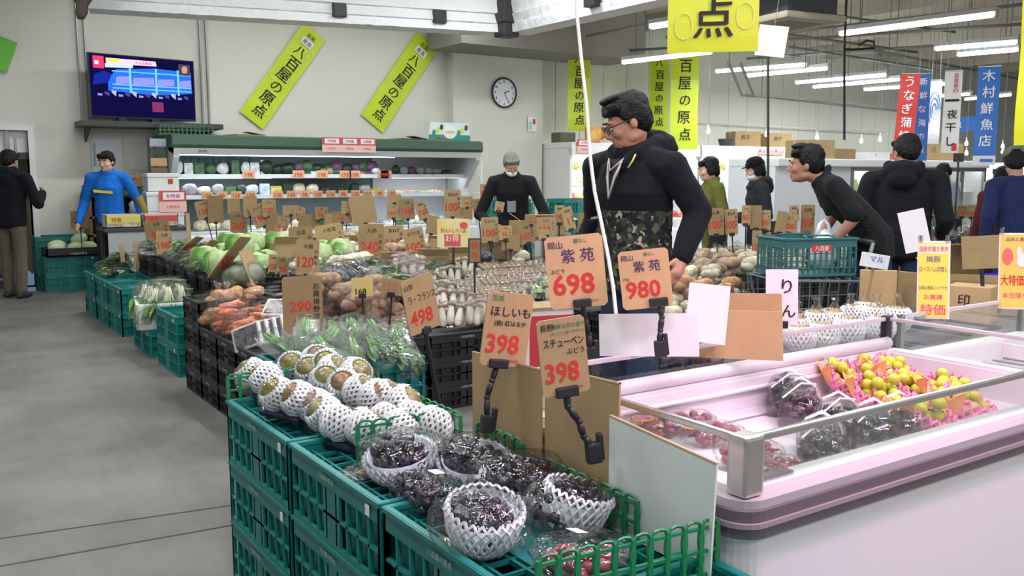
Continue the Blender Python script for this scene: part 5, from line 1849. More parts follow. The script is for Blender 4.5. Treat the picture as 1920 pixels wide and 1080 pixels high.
        for k in range(8):
            b.ball((0.05 * math.cos(k * 2.4), 0.05 * math.sin(k * 2.4), 0.04 + 0.02 * (k % 2)), (0.035, 0.045, 0.03), 2)
        b.build('contents', mat('dark_contents', (52, 50, 60), 0.4, vary=0.3, scale=20), t, True)
        put('film', pillow(0.1, 0.11, 0.055, 8, 0.25), FILM, t)
    elif kind == 'tray':
        t.name = 'shallow_tray'
        MB().rbox(-0.085, 0.085, -0.012, 0.012, 0, 0.13, 0.008).build('tray', M_WTRAY, t)
        MB().rbox(-0.072, 0.072, -0.0165, -0.006, 0.012, 0.118, 0.004).build('contents', mat('dark_slices', (66, 58, 76), 0.4, col2=(120, 104, 96), scale=25), t)
        MB().box(-0.08, 0.08, -0.0185, -0.0175, 0.005, 0.125).build('film', FILM2, t)
    elif kind == 'netfruit':
        t.name = 'netted_fruit'
        o = put('fruit', MB().ball((0, 0, 0), (0.058, 0.058, 0.054), 3).mesh('fruit', True), mat('amber_fruit', (206, 160, 96), 0.5), t, (0, 0, 0.064))
        put('foam_net', NET_P[0], None, o, (0, 0, 0), None, 1.13)
        MB().lathe([(0.058, -0.01), (0.045, 0.035), (0.012, 0.085), (0.022, 0.11)], n=14).build('wrapper', FILM2, t, True, (0, 0, 0.065))
    return t


def place(kind, loc, rot, label, cat, group, scale=1.0):
    if kind not in PROTO:
        PROTO[kind] = t = make(kind)
        t.location = loc
        t.rotation_euler = rot if isinstance(rot, tuple) else (0, 0, rot)
        t.scale = (scale,) * 3
        t['label'], t['category'], t['group'] = label, cat, group
        return t
    t = dup(PROTO[kind], loc, rot, label, group, scale)
    t['category'] = cat
    return t


rp = random.Random(12)


TM = 4 * BH - 0.02
AISLE = (1.60, 1.90, 6.5, 10.05)
MID = (2.06, 4.48, 6.55, 9.65)
BLACK1 = (1.58, 2.98, 4.72, 6.0)
BLACK2 = (3.22, 4.62, 5.4, 6.32)
BLACK3 = (3.97, 4.86, 4.17, 5.13)
BLACK4 = (3.27, 4.68, 2.52, 3.12)
LEAFY = (1.28, 1.76, 3.40, 3.72)


def heap(kind, spots, z, label, cat, group, scale=1.0, face=0.0, tilt=0.0, jit=0.5, bounds=None):
    for (u, v, *dz) in spots:
        zz = z + (dz[0] if dz else 0)
        p = at_z(u, v, zz + 0.05 * scale)
        p.z = zz
        if bounds:
            p.x = min(max(p.x, bounds[0]), bounds[1])
            p.y = min(max(p.y, bounds[2]), bounds[3])
        rz = toward(p, face) + rp.uniform(-jit, jit)
        place(kind, p, (R(tilt) + rp.uniform(-.1, .1), rp.uniform(-.1, .1), rz), label, cat, group, scale * rp.uniform(0.92, 1.08))


def slope(kind, spots, vf, yf, vb, yb, label, cat, group, scale=1.0, tilt=0.0, jit=0.4, xlim=(1.56, 2.98), drop=0.05):
    """a pile that climbs towards the back"""
    for (u, v) in spots:
        f = min(max((vf - v) / (vf - vb), 0), 1)
        p = at_y(u, v, yf + (yb - yf) * f)
        p.x = min(max(p.x, xlim[0]), xlim[1])
        p.z = max(p.z - drop * scale, CB + 0.004)
        place(kind, p, (R(tilt) + rp.uniform(-.1, .1), rp.uniform(-.1, .1), toward(p) + rp.uniform(-jit, jit)), label, cat, group, scale * rp.uniform(0.92, 1.08))


G = 'bags of leafy greens along the aisle'
heap('greens', [(165, 478), (185, 470, .04), (215, 478), (200, 492, .02), (230, 500), (212, 510), (195, 462, .06), (240, 486, .05), (225, 470, .08), (250, 470, .1)], TB, 'clear bag of leafy greens on the teal crates furthest along the aisle', 'bagged greens', G, 1.05, 30, bounds=AISLE)
heap('greens2', [(315, 545), (345, 540), (370, 545), (330, 530, .05), (372, 525, .05)], TB, 'clear bag of pale green stems next to the white foam box', 'bagged greens', G, 1.05, 60, bounds=AISLE)
fb = thing('foam_box', 'white foam box with red marks holding upright bags of greens', 'foam box', (1.72, 7.55, CH), R(-10))
b = MB()
b.rbox(-0.22, 0.22, -0.29, -0.265, 0, 0.2, .008).rbox(-0.22, 0.22, 0.265, 0.29, 0, 0.2, .008).rbox(-0.22, -0.195, -0.29, 0.29, 0, 0.2, .008).rbox(0.195, 0.22, -0.29, 0.29, 0, 0.2, .008).box(-0.2, 0.2, -0.27, 0.27, 0, 0.02).build('box', M_FOAMBOX, fb)
MB().ball((0.12, -0.291, 0.12), (0.035, 0.002, 0.02), 2).ball((0.13, -0.291, 0.06), (0.045, 0.002, 0.022), 2).build('red_mark', M_RED, fb)
for i in range(8):
    place('greens', (1.60 + 0.11 * (i % 3), 7.34 + 0.17 * (i // 3), CH + 0.16), (R(50 + 6 * (i % 3)), R(-14 + 6 * (i % 2)), R(-40) + rp.uniform(-.3, .3)), 'clear bag of leafy greens standing in the white foam box', 'bagged greens', 'bags in the foam box', 1.0)
heap('roots', [(375, 585), (405, 575), (440, 570), (480, 570), (400, 600), (420, 560, .08), (455, 555, .08), (385, 560, .06)], CB, 'clear bag of tan root vegetables on the black crates', 'bagged roots', 'bags of roots on black crates', 1.0, bounds=BLACK1)
heap('carrots', [(430, 612), (455, 620), (470, 598), (430, 590, .07), (490, 605)], CB, 'clear bag of orange carrots at the edge of the black crates', 'bagged carrots', 'bags of carrots on black crates', 1.0, bounds=BLACK1)
for i in range(5):
    p = at_z(468 + i * 15, 640 - i * 4, CB + 0.05)
    place('tray', (p.x, p.y, CB + 0.01), (R(-20), R(-22), toward(p, 28)), 'shallow white tray of dark slices leaning in a row on the black crates', 'food tray', 'leaning trays on the black crates', 1.05)
p = at_z(520, 588, CB + 0.12)
place('tray', (p.x, p.y, CB + 0.10), (R(-60), R(0), toward(p, 20)), 'white tray lying askew above the leaning trays', 'food tray', None, 1.25)
slope('potato', [(575, 560), (600, 540), (720, 560), (690, 545), (640, 560), (665, 575)], 600, 4.78, 492, 5.95, 'clear bag of brown potatoes behind the front potato bags', 'bagged potatoes', 'rear bags of potatoes', 1.0)
heap('potato', [(610, 600), (640, 595), (690, 602), (720, 595), (650, 580, .06), (700, 585, .05), (590, 585, .03)], CB, 'clear bag of brown potatoes beside the king oyster mushrooms', 'bagged potatoes', 'bags of potatoes', 1.0, bounds=BLACK1)
heap('shimeji', [(745, 600), (760, 585, .03), (735, 612), (770, 600), (640, 556, .06), (600, 552, .06), (660, 560, .03)], CB, 'small white tray of sliced mushrooms beside the potatoes', 'food tray', 'trays beside the potatoes', 1.1, bounds=BLACK1)
for i in range(5):
    for j in range(3):
        place('spinach', (1.30 + 0.11 * i + 0.03 * (j % 2), 3.42 + 0.12 * j, 3 * CH - 0.02 + 0.03 * (i % 2) + 0.02 * j), (R(20 + 12 * (i % 3)), R(12 * (i % 3) - 12), rp.uniform(-1.6, 0.6)), 'clear bag of dark leafy greens in the teal crate behind the pears', 'bagged greens', 'bags of dark greens behind the pears', 0.74)
slope('mushroom', [(u + 8 * (r % 2), v) for r, v in enumerate((588, 566, 545, 526, 508, 496)) for u in range(845 - 18 * r if r < 5 else 780, 975 - 4 * r, 36)], 592, 4.78, 492, 5.95, 'clear pack of king oyster mushrooms with white stems and tan caps', 'packed mushrooms', 'packs of king oyster mushrooms', 1.0, -8, 0.3, (2.2, 3.02), 0.09)
for i in range(6):
    for j in range(5):
        kind = ('shimeji', 'mushroom', 'shimeji', 'shimeji', 'greens2')[(i * 2 + j * 3) % 5]
        nm = {'shimeji': 'white film covered tray of brown mushrooms beyond the king oyster mushrooms', 'mushroom': 'small pack of pale mushrooms beyond the king oyster mushrooms', 'greens2': 'clear bag of white stems beyond the king oyster mushrooms'}[kind]
        place(kind, (3.27 + 0.255 * i, 5.42 + 0.215 * j, CB + 0.006 + 0.035 * j), (R(12), rp.uniform(-.1, .1), R(-30) + rp.uniform(-.3, .3)), nm, 'packed mushrooms' if kind != 'greens2' else 'bagged greens', 'packs beyond the mushrooms', {'shimeji': 1.3, 'mushroom': 0.95, 'greens2': 0.8}[kind])
slope('dark', [(640, 505), (665, 500), (620, 515), (690, 515), (650, 520)], 592, 4.78, 492, 5.95, 'dark glossy bag between the cards behind the potatoes', 'bagged vegetable', 'dark glossy bags behind the potatoes', 1.0)
slope('greens2', [(700, 520), (720, 505), (690, 495), (735, 520), (650, 540), (600, 525)], 592, 4.78, 492, 5.95, 'clear bag of white stems between the dark bags and the mushrooms', 'bagged greens', 'bags of white stems', 0.9)
heap('cabbage', [(440, 505), (465, 490), (490, 480), (480, 510), (420, 490), (450, 475, .08), (405, 510), (500, 500), (475, 465, .1), (430, 470, .05), (385, 500)], TM, 'pale green cabbage heaped behind the tan roots', 'cabbage', 'heaped cabbages', 1.05, bounds=MID)
heap('wrapped', [(435, 530), (455, 545), (480, 532), (410, 535)], TM, 'film wrapped pale cabbage in front of the heaped cabbages', 'cabbage', 'wrapped cabbages', 0.95, bounds=MID)
for i in range(12):
    p = at_d(402 + 2 * (i % 4), 455, 8.6 + 0.05 * (i % 4))
    place('leek', (p.x, p.y, TM + 0.004 + 0.026 * (i // 4) + 0.0 * i), toward(p, 90) + rp.uniform(-.06, .06), 'long green leek stacked beside the cabbages', 'leek', 'stack of leeks', 0.95)
heap('eggplant', [(270, 490), (292, 492), (310, 486), (280, 478, .04), (325, 495)], TM, 'clear bag of purple eggplants behind the foam box', 'bagged eggplants', 'bags of eggplants', 1.0, bounds=MID)
heap('greens', [(340, 480), (360, 490), (350, 465, .05), (300, 505), (325, 510), (345, 505), (290, 470, .04)], TM, 'clear bag of greens between the eggplants and the cabbages', 'bagged greens', 'bags beside the eggplants', 1.0, bounds=MID)
heap('greens2', [(485, 445, .05), (495, 460, .04), (505, 440, .08), (520, 470, .02), (520, 490)], TM, 'clear bag of white and green heads beside the leeks', 'bagged greens', 'bags beside the leeks', 1.0, bounds=MID)
heap('mixed', [(560, 500), (600, 470, .02), (660, 470), (700, 460), (740, 460), (800, 455), (840, 470, .02), (860, 450), (900, 445), (925, 460), (760, 445), (680, 440), (640, 450)], TM, 'pale clear bag half hidden among the price cards', 'bagged vegetable', 'pale bags among the price cards', 1.0, bounds=MID)
heap('spinach', [(790, 425), (800, 440), (785, 415, .03), (640, 430), (720, 430)], TM, 'dark leafy bag among the far price cards', 'bagged greens', 'leafy bags among the far price cards', 1.0, bounds=MID)
for i in range(4):
    for j in range(5):
        for k in range(2):
            if k and (i in (0, 3) and j < 2 or (i + j) % 3 == 0):
                continue
            kind = rp.choice(['mixed', 'tan', 'mixed', 'roots'])
            place(kind, (4.0 + 0.27 * i + 0.1 * k, 4.2 + 0.21 * j + 0.05 * k, CB + 0.004 + 0.13 * k + 0.02 * j), (rp.uniform(-.2, .2), rp.uniform(-.2, .2), rp.uniform(-1, 1)), 'clear bag of %s produce heaped beside the shopping cart' % {'mixed': 'pale', 'tan': 'tan', 'roots': 'orange brown'}[kind], 'bagged vegetable', 'bags beside the cart', 0.95)
heap('netfruit', [(1490, 620), (1530, 612), (1500, 640), (1560, 605), (1545, 635), (1600, 595), (1590, 628), (1640, 600), (1650, 620), (1680, 605), (1620, 588)], 4 * BH - 0.02, 'wrapped amber fruit in a white foam net behind the freezer', 'netted fruit', 'netted fruit behind the freezer', 1.1, bounds=BLACK4)
# dense filling of the middle rows
rf = random.Random(5)
gx = 0
for i in range(10):
    for j in range(12):
        x = 2.08 + 0.262 * i + rf.uniform(-.05, .05)
        y = 6.56 + 0.275 * j + rf.uniform(-.06, .06)
        x, y = min(x, 4.47), min(y, 9.64)
        if x < 2.62:
            kind = rf.choice(['greens', 'greens2', 'greens', 'spinach'])
        elif x < 3.3 and y < 8.4:
            kind = rf.choice(['cabbage', 'greens2', 'mixed'])
        else:
            kind = rf.choice(['mixed', 'dark', 'mixed', 'greens2', 'tan', 'spinach', 'shimeji'])
        if (kind == 'greens' and j < 2) or rf.random() < 0.12:
            continue
        nm = {'greens': 'leafy greens', 'greens2': 'pale stems', 'spinach': 'dark greens', 'cabbage': 'cabbage', 'mixed': 'pale vegetables', 'dark': 'dark vegetables', 'tan': 'tan vegetables', 'shimeji': 'brown mushrooms'}[kind]
        lb = 'loose pale cabbage packed in the middle rows behind the black crates' if kind == 'cabbage' else ('white tray of %s in the middle rows' % nm if kind == 'shimeji' else 'clear bag of %s packed in the middle rows' % nm)
        place(kind, (x, y, TM + 0.004 + rf.uniform(0, .05)), (rf.uniform(-.15, .15), rf.uniform(-.15, .15), rf.uniform(-1.2, 0.2)), lb, 'vegetable', 'filling of the middle rows', rf.uniform(0.95, 1.2))
for i in range(6):
    for j in range(4):
        kind = rf.choice(['mixed', 'tan', 'mixed', 'potato'])
        place(kind, (5.2 + 0.26 * i, 4.8 + 0.27 * j, TM + 0.004 + rf.uniform(0, .04)), (0, 0, rf.uniform(-1, 1)), 'clear bag of %s vegetables between the cart and the women' % {'mixed': 'pale', 'tan': 'tan', 'potato': 'brown'}[kind], 'bagged vegetable', 'bags between cart and women', 1.05)
# melons in their black tray
o = thing('melon_tray', 'black shallow tray on teal crates holding pale melons', 'tray', (1.72, 12.22, 2 * CH + 0.002), 0)
b = MB()
b.box(-0.3, 0.3, -0.2, -0.18, 0, 0.1).box(-0.3, 0.3, 0.18, 0.2, 0, 0.1).box(-0.3, -0.28, -0.2, 0.2, 0, 0.1).box(0.28, 0.3, -0.2, 0.2, 0, 0.1).box(-0.3, 0.3, -0.2, 0.2, 0, 0.015).build('tray', M_BLKP, o)
text('lettering', '八百屋の原点', 0.03, M_PALEINK, o, (0.05, -0.202, 0.03))
for i, (x, y, z, r) in enumerate(((-0.17, -0.05, .03, .3), (-0.15, 0.1, .05, 0), (0.05, -0.06, .03, .2), (0.2, 0.0, .03, -.3), (0.13, 0.05, .13, -.6))):
    place('melon', (1.72 + x * 0.95, 12.22 + y, 2 * CH + 0.0 + z), (0, 0 if i < 4 else R(-20), r), 'pale green winter melon in the black tray by the doorway', 'melon', 'winter melons', 0.82)

# ================================================================ PRICE CARDS
WORDS = ['白菜', '大根', '小松菜', '人参', '長ねぎ', 'ほうれん草', 'しめじ', 'キャベツ', 'ごぼう', '水菜', 'にら', '春菊']
CARD_N = [0]


def price_card(p, w, h, price, word=None, roll=0.0, turn=0.0, lean=0.0, label='', group=None, m=M_CARD, foot=None, extra=None, clip=True, price_h=0.36, price_z=-0.12, vertical=True, stickr=0.006, pm=M_RED, vert_words=None):
    p = Vector(p)
    t = thing('price_card', label, 'price card', p, (R(lean), R(roll), toward(p, turn)), group)
    c = min(w, h) * 0.06
    MB().prism([(-w / 2 + c, -h / 2), (w / 2 - c, -h / 2), (w / 2, -h / 2 + c), (w / 2, h / 2 - c), (w / 2 - c, h / 2), (-w / 2 + c, h / 2), (-w / 2, h / 2 - c), (-w / 2, -h / 2 + c)], -0.003, 0.003, 'y').build('card', m, t)
    if price:
        text('price', price, h * price_h, pm, t, (-w * 0.06, -0.0042, h * price_z), maxw=w * 0.72)
    if word:
        if vertical:
            text('product_name', word, h * 0.13, M_BLACK, t, (0.02 * w, -0.0042, h * 0.32), maxw=w * 0.6)
            for k in range(3):
                text('side_note', word[k % len(word)], h * 0.11, M_BLACK, t, (w * 0.36, -0.0042, h * (0.18 - 0.16 * k)), maxw=w * 0.16)
    for (s, hh, mm, x, z) in (extra or ()):
        text('note', s, hh * h, mm, t, (x * w, -0.0042, z * h), maxw=w * 0.85)
    if foot is not None:
        L = p.z - h / 2 - foot
        if L > 0.015:
            MB().tube([(0, 0.006, -h / 2 + 0.02), (0.004, 0.006, -h / 2 - L * 0.5), (0, 0.006, -h / 2 - L)], stickr, 6).build('stand', M_BLKP, t)
        if clip:
            MB().rbox(-0.022, 0.022, -0.014, 0.016, -h / 2 - 0.012, -h / 2 + 0.016, 0.004).build('clip', M_BLKP, t)
    return t


# (u0, v0, u1, v1, price, roll, turn)
CARDS = [(273, 412, 318, 457, '98', -8, 0), (294, 433, 322, 477, '198', 0, 0), (368, 376, 398, 410, '128', -12, 0), (390, 367, 418, 418, '', 0, 0), (427, 372, 450, 402, '', 0, 0), (456, 367, 482, 407, '', 0, 0),
         (432, 397, 463, 440, '260', 0, 0), (472, 382, 505, 426, '190', -20, 0), (492, 374, 517, 407, '100', 0, 0), (500, 398, 520, 440, '', 8, 0), (518, 405, 540, 443, '98', 16, 0), (503, 433, 525, 467, '68', 6, 0),
         (542, 425, 587, 487, '200', 0, 0), (555, 450, 598, 517, '120', 3, 0), (594, 420, 646, 480, '198', -9, 0), (672, 420, 720, 490, '240', 0, 0), (721, 423, 758, 475, '100', -3, 0), (759, 427, 797, 485, '100', -10, 0),
         (623, 397, 660, 418, '198', 0, 0), (657, 367, 704, 420, '', -10, 0), (725, 383, 750, 410, '100', 0, 0), (750, 373, 777, 412, '198', -3, 0), (728, 364, 752, 382, '', 0, 0), (781, 377, 802, 413, '78', -18, 0),
         (590, 388, 615, 412, '98', 0, 0), (550, 388, 572, 412, '88', 4, 0), (503, 477, 521, 514, '100', 5, 25), (522, 481, 540, 519, '98', -6, 25), (833, 356, 864, 408, '100', 0, 0), (865, 368, 887, 390, '98', 0, 0), (887, 373, 907, 407, '150', -4, 0),
         (902, 407, 935, 455, '100', -2, 0), (936, 423, 960, 450, '98', 0, 0), (972, 420, 1002, 457, '100', -12, 0), (1005, 407, 1043, 443, '110', -3, 0), (1040, 385, 1058, 420, '100', 0, 0), (985, 405, 1005, 423, '108', 0, 0),
         (928, 378, 945, 397, '58', 10, 0), (1055, 388, 1076, 432, '1', -14, 0), (1084, 400, 1112, 442, '100', 4, 0), (640, 378, 665, 402, '', 6, 0), (610, 400, 640, 428, '', -4, 0), (560, 402, 600, 430, '', 0, 0), (530, 385, 560, 404, '', 0, 0),
         (800, 404, 822, 440, '', 10, 0), (864, 388, 886, 412, '', 0, 0), (640, 485, 670, 510, '', 0, 0), (805, 448, 835, 470, '', 3, 0), (940, 440, 975, 470, '', 0, 0), (1010, 430, 1030, 450, '', 0, 0), (900, 345, 914, 372, '80', 0, 0),
         (1328, 390, 1357, 441, '100', -3, 0), (1360, 392, 1383, 440, '100', -4, 0), (1391, 385, 1407, 422, '80', 0, 0), (1407, 385, 1428, 430, '', 0, 0), (1422, 394, 1445, 432, '100', -2, 0), (1410, 432, 1428, 482, '100', 0, 15), (1429, 435, 1447, 483, '98', -5, 15),
         (1468, 402, 1495, 438, '100', 4, 0), (1480, 385, 1498, 415, '1', -3, 0), (1502, 384, 1527, 438, '198', 0, 0), (1455, 396, 1475, 438, '', 8, 0), (1645, 461, 1670, 500, '98', 0, 0),
         (1741, 384, 1752, 408, '98', 0, 0), (1754, 383, 1772, 410, '150', 0, 0), (1774, 384, 1792, 410, '98', 0, 0), (1796, 385, 1812, 408, '98', 0, 0), (1814, 384, 1830, 409, '128', 0, 0), (1832, 385, 1846, 410, '98', 0, 0), (1848, 386, 1858, 410, '1', 0, 0)]


def section(u, v):
    if u < 340:
        return 'among the bagged greens and eggplants'
    if u < 545:
        return 'around the leeks and cabbages'
    if u < 800:
        return 'between the cabbages and the mushrooms' if v > 440 else 'in the far rows before the green canopy fridge'
    if u < 1120:
        return 'beyond the king oyster mushrooms' if v > 425 else 'in the far rows before the old man'
    if u < 1460:
        return 'above the bags by the shopping cart'
    if u < 1700:
        return 'beside the man leaning on the cart'
    return 'on the far table by the bottles'


for i, (u0, v0, u1, v1, pr, roll, turn) in enumerate(CARDS):
    zb = 0.66
    d = min(max(F * (EYE - zb) / (v1 - 328 + 1e-6), 4.8), 10.6)
    if u0 > 1700:
        d = 9.7
    elif 900 < u0 < 1120:
        d = min(d, 7.8)
    elif u0 > 1440:
        d = min(d, 7.3)
    elif u0 > 1300:
        d = min(d, 7.6)
    uc, vc = (u0 + u1) / 2, (v0 + v1) / 2
    p = at_d(uc, vc, d)
    w, h = (u1 - u0) * d / F, (v1 - v0) * d / F
    sec = section(uc, vc)
    lab = ('brown cardboard price card with red %s %s' % (pr, sec)) if pr else ('blank brown cardboard piece standing %s' % sec)
    foot = TM if (1.98 < p.x < 4.55 and 6.45 < p.y < 9.74) or (5.1 < p.x < 6.65 and 4.7 < p.y < 5.8) else CB if (1.5 < p.x < 3.05 and 4.6 < p.y < 6.1) or (3.15 < p.x < 4.7 and 5.3 < p.y < 6.4) or (3.9 < p.x < 4.93 and 4.1 < p.y < 5.2) else 0.002
    price_card(p, w, h, pr, WORDS[i % 12] if pr else None, roll, turn + rp.uniform(-14, 14), rp.uniform(-6, 3), lab, 'price cards %s' % sec, M_CARD if i % 3 else M_CARD_D, foot=foot, price_h=0.30)
for k, (u, v, d, w_, h_, op) in enumerate(((520, 470, 7.4, 0.2, 0.30, 0), (570, 430, 8.6, 0.34, 0.16, 1), (640, 432, 8.9, 0.30, 0.16, 1), (690, 405, 9.6, 0.26, 0.22, 0), (820, 425, 8.8, 0.22, 0.16, 1), (905, 440, 8.2, 0.26, 0.16, 1), (960, 470, 7.0, 0.26, 0.14, 1), (1040, 440, 7.4, 0.26, 0.2, 1), (860, 480, 7.2, 0.28, 0.12, 1), (735, 480, 7.4, 0.3, 0.10, 1))):
    p = at_d(u, v, d)
    zf = TM if (1.98 < p.x < 4.55 and 6.45 < p.y < 9.74) else CB
    p.x, p.y = min(max(p.x, 2.1), 4.42), min(max(p.y, 6.6), 9.6)
    h_ *= 0.62
    t = thing('cardboard_box', 'low open brown carton wedged among the price cards of the middle rows', 'box', (p.x + 0.12, min(p.y + 0.18, 9.6), TM + 0.06), toward(p, 10 * (k % 3) - 10), 'cartons among the price cards')
    b = MB()
    b.box(-w_ / 2, w_ / 2, -0.1, -0.095, 0, h_).box(-w_ / 2, w_ / 2, 0.095, 0.1, 0, h_).box(-w_ / 2, -w_ / 2 + 0.005, -0.1, 0.1, 0, h_).box(w_ / 2 - 0.005, w_ / 2, -0.1, 0.1, 0, h_).box(-w_ / 2, w_ / 2, -0.1, 0.1, 0, 0.005).build('carton', M_CARD_D if k % 2 else M_CARD, t)
    MB().cbox((0, -0.12, h_ + 0.025), (w_ * 0.96, 0.005, 0.08), Matrix.Rotation(R(35), 3, 'X')).build('flap', M_CARD, t)
# cards seen edge-on, leaning out over the aisle
for (a, b, d, w) in (((335, 476), (376, 444), 8.2, 0.16), ((360, 492), (404, 450), 7.8, 0.16), ((398, 522), (462, 444), 6.6, 0.2), ((484, 535), (460, 468), 6.6, 0.2), ((353, 400), (355, 475), 8.3, 0.18), ((255, 452), (257, 505), 8.7, 0.16), ((228, 458), (230, 492), 9.2, 0.16)):
    A, B = at_d(*a, d), at_d(*b, d)
    mid = (A + B) / 2
    L = (B - A).length
    ang = math.atan2((B - A).dot(Vector((math.cos(YAW), -math.sin(YAW), 0))), (B - A).z)
    p_ = price_card(mid, w, L, '98', None, math.degrees(ang), 0, 0, 'cardboard price card seen edge-on leaning out over the greens', 'edge-on price cards over the greens', M_CARD, foot=None)
    p_.rotation_euler = (Matrix.Rotation(-YAW, 3, 'Z') @ Matrix.Rotation(ang, 3, 'Y') @ Matrix.Rotation(R(80), 3, 'Z')).to_euler()
    lowp = A if A.z < B.z else B
    inv = (Matrix.Translation(mid) @ p_.rotation_euler.to_matrix().to_4x4()).inverted()
    fz_ = TM if 1.98 < lowp.x < 4.55 and 6.45 < lowp.y < 9.74 else (0.41 if 1.54 < lowp.x < 1.95 and (6.43 < lowp.y < 7.84 or 8.33 < lowp.y < 10.1) else 0.002)
    MB().tube([inv @ (lowp + Vector((0, 0, 0.01))), inv @ Vector((lowp.x, lowp.y, fz_))], 0.006, 6).build('stand', M_BLKP, p_)
price_card(at_d(150, 412, 11.0), 0.21, 0.21, '190', None, 0, 0, 0, 'square cardboard price card with red 190 standing behind the pale melons', None, M_CARD_D, foot=0.377, price_h=0.36, price_z=0)


# ---------------------------------------------------------------- big hand written cards
def arm(t, pts, m=M_BLKP):
    """jointed clip arm below a card"""
    for a, b in zip(pts[:-1], pts[1:]):
        MB().tube([a, tuple((a[i] + b[i]) / 2 for i in range(3)), b], [0.0065, 0.009, 0.0065], 8).build('arm_link', m, t, True)
    for a in pts:
        MB().ball(a, 0.0085, 2).build('arm_joint', m, t, True)
    a = pts[0]
    MB().rbox(a[0] - 0.026, a[0] + 0.026, -0.012, 0.014, a[2] - 0.004, a[2] + 0.020, 0.004).build('card_clip', m, t)
    b = pts[-1]
    MB().rbox(b[0] - 0.016, b[0] + 0.018, b[1] - 0.012, b[1] + 0.012, b[2] - 0.035, b[2] + 0.012, 0.005).rbox(b[0] + 0.012, b[0] + 0.024, b[1] - 0.01, b[1] + 0.01, b[2] - 0.03, b[2] + 0.03, 0.003).build('clamp', m, t)


t = price_card(at_d(950, 618, 2.3), 0.126, 0.188, '398', None, 8, -22, 0, 'cardboard card for dried sweet potato, red 398, on a black clip arm', None, M_CARD, price_h=0.27, price_z=-0.2,
               extra=[('ほしいも', 0.13, M_BLACK, 0.03, 0.24), ('(徳) 紅はるか', 0.085, M_BLACK, 0.05, 0.08), ('茨城', 0.085, M_GREENINK, -0.28, 0.42), ('税込429', 0.035, M_RED, 0.22, -0.42)])
arm(t, [(-0.012, 0.004, -0.096), (-0.022, 0.0, -0.133), (-0.03, 0.0, -0.176), (-0.022, 0.0, -0.232)])
t = price_card(at_d(1056, 668, 1.95), 0.108, 0.168, '398', None, -6, -20, 0, 'cardboard card for grapes, red 398 below green notes, on a black clip arm', None, M_CARD, price_h=0.27, price_z=-0.2,
               extra=[('スチューベン', 0.11, M_BLACK, 0.02, 0.19), ('ぶどう', 0.075, M_BLACK, 0.25, 0.06), ('濃厚な甘さ香り', 0.06, M_GREENINK, 0.15, 0.40), ('(けっこう食べやすい)', 0.05, M_GREENINK, 0.12, 0.31), ('長野', 0.085, M_BLACK, -0.3, 0.40), ('税込429', 0.03, M_RED, 0.26, -0.42)])
arm(t, [(0.0, 0.004, -0.086), (0.0, 0.0, -0.112), (0.022, 0.0, -0.15), (0.030, 0.0, -0.185), (0.048, 0.0, -0.215)])
for (u, v, d, w, h, pr, roll, lab) in ((1080, 509, 2.6, 0.166, 0.208, '698', -6, 'larger buff card for purple grapes, red 698, clipped behind the freezer'), (1210, 523, 2.5, 0.138, 0.162, '980', -7, 'buff card for purple grapes, red 980, clipped behind the freezer')):
    t = price_card(at_d(u, v, d), w, h, pr, None, roll, 0, -3, lab, None, M_CARD_O, price_h=0.30, price_z=-0.17,
                   extra=[('紫 苑', 0.19, mat('violet_ink', (70, 50, 90), 0.7), 0.05, 0.22), ('岡山', 0.10, MATS['violet_ink'], -0.32, 0.38), ('種なし', 0.06, M_GREENINK, 0.12, 0.42), ('ぶどう', 0.06, M_BLACK, -0.32, 0.02) if pr == '698' else ('(大)', 0.07, M_BLACK, -0.38, 0.02), ('税込753', 0.035, M_RED, 0.25, -0.42)])
    if pr == '980':
        arm(t, [(0.03, 0.004, -0.075), (0.034, 0.0, -0.11), (0.026, 0.0, -0.145), (0.02, 0.0, -0.185)])
    else:
        arm(t, [(0.01, 0.004, -0.10), (0.012, 0.03, -0.14), (0.02, 0.05, -0.19), (0.02, 0.055, -0.24)])
t = price_card(at_d(789, 570, 3.75), 0.165, 0.235, '498', None, -12, -38, 0, 'cardboard card for pears, red 498, on a black pole stand beside the mushrooms', None, M_CARD, foot=0.002, price_h=0.28, price_z=-0.22,
               extra=[('ラ・フランス', 0.13, M_BLACK, 0.05, 0.12), ('山形', 0.1, M_BLACK, -0.3, 0.36)], stickr=0.012)
t = price_card(at_d(568, 588, 4.35), 0.19, 0.36, '290', None, 0, -12, 0, 'tall cardboard card with red 290 and small columns of writing behind the pears', None, M_CARD_D, foot=0.002, price_h=0.15, price_z=0.1)
for k in range(5):
    text('note', 'お買得野菜'[k], 0.03, M_BLACK, t, (0.065, -0.0042, 0.13 - 0.037 * k))
    text('note', '甘くて美味'[k], 0.022, M_BLACK, t, (0.02, -0.0042, -0.03 - 0.028 * k))
    text('note', '産地直送だ'[k], 0.022, M_BLACK, t, (-0.03, -0.0042, -0.03 - 0.028 * k))
t = price_card(at_d(679, 538, 5.25), 0.123, 0.107, '168', None, 0, 0, 0, 'small cream card with dark 168 in the mushrooms', None, mat('cream_card', (206, 190, 140), 0.8, col2=(222, 196, 90), scale=14), foot=0.45, price_h=0.34, price_z=-0.24, pm=M_BLACK)
t = price_card(at_d(735, 538, 5.2), 0.13, 0.092, '138', None, 6, 15, 0, 'small cardboard card with faint red 138 beside the cream card', None, M_CARD, foot=0.45, price_h=0.5, price_z=0, pm=mat('faint_red', (190, 110, 90), 0.8))
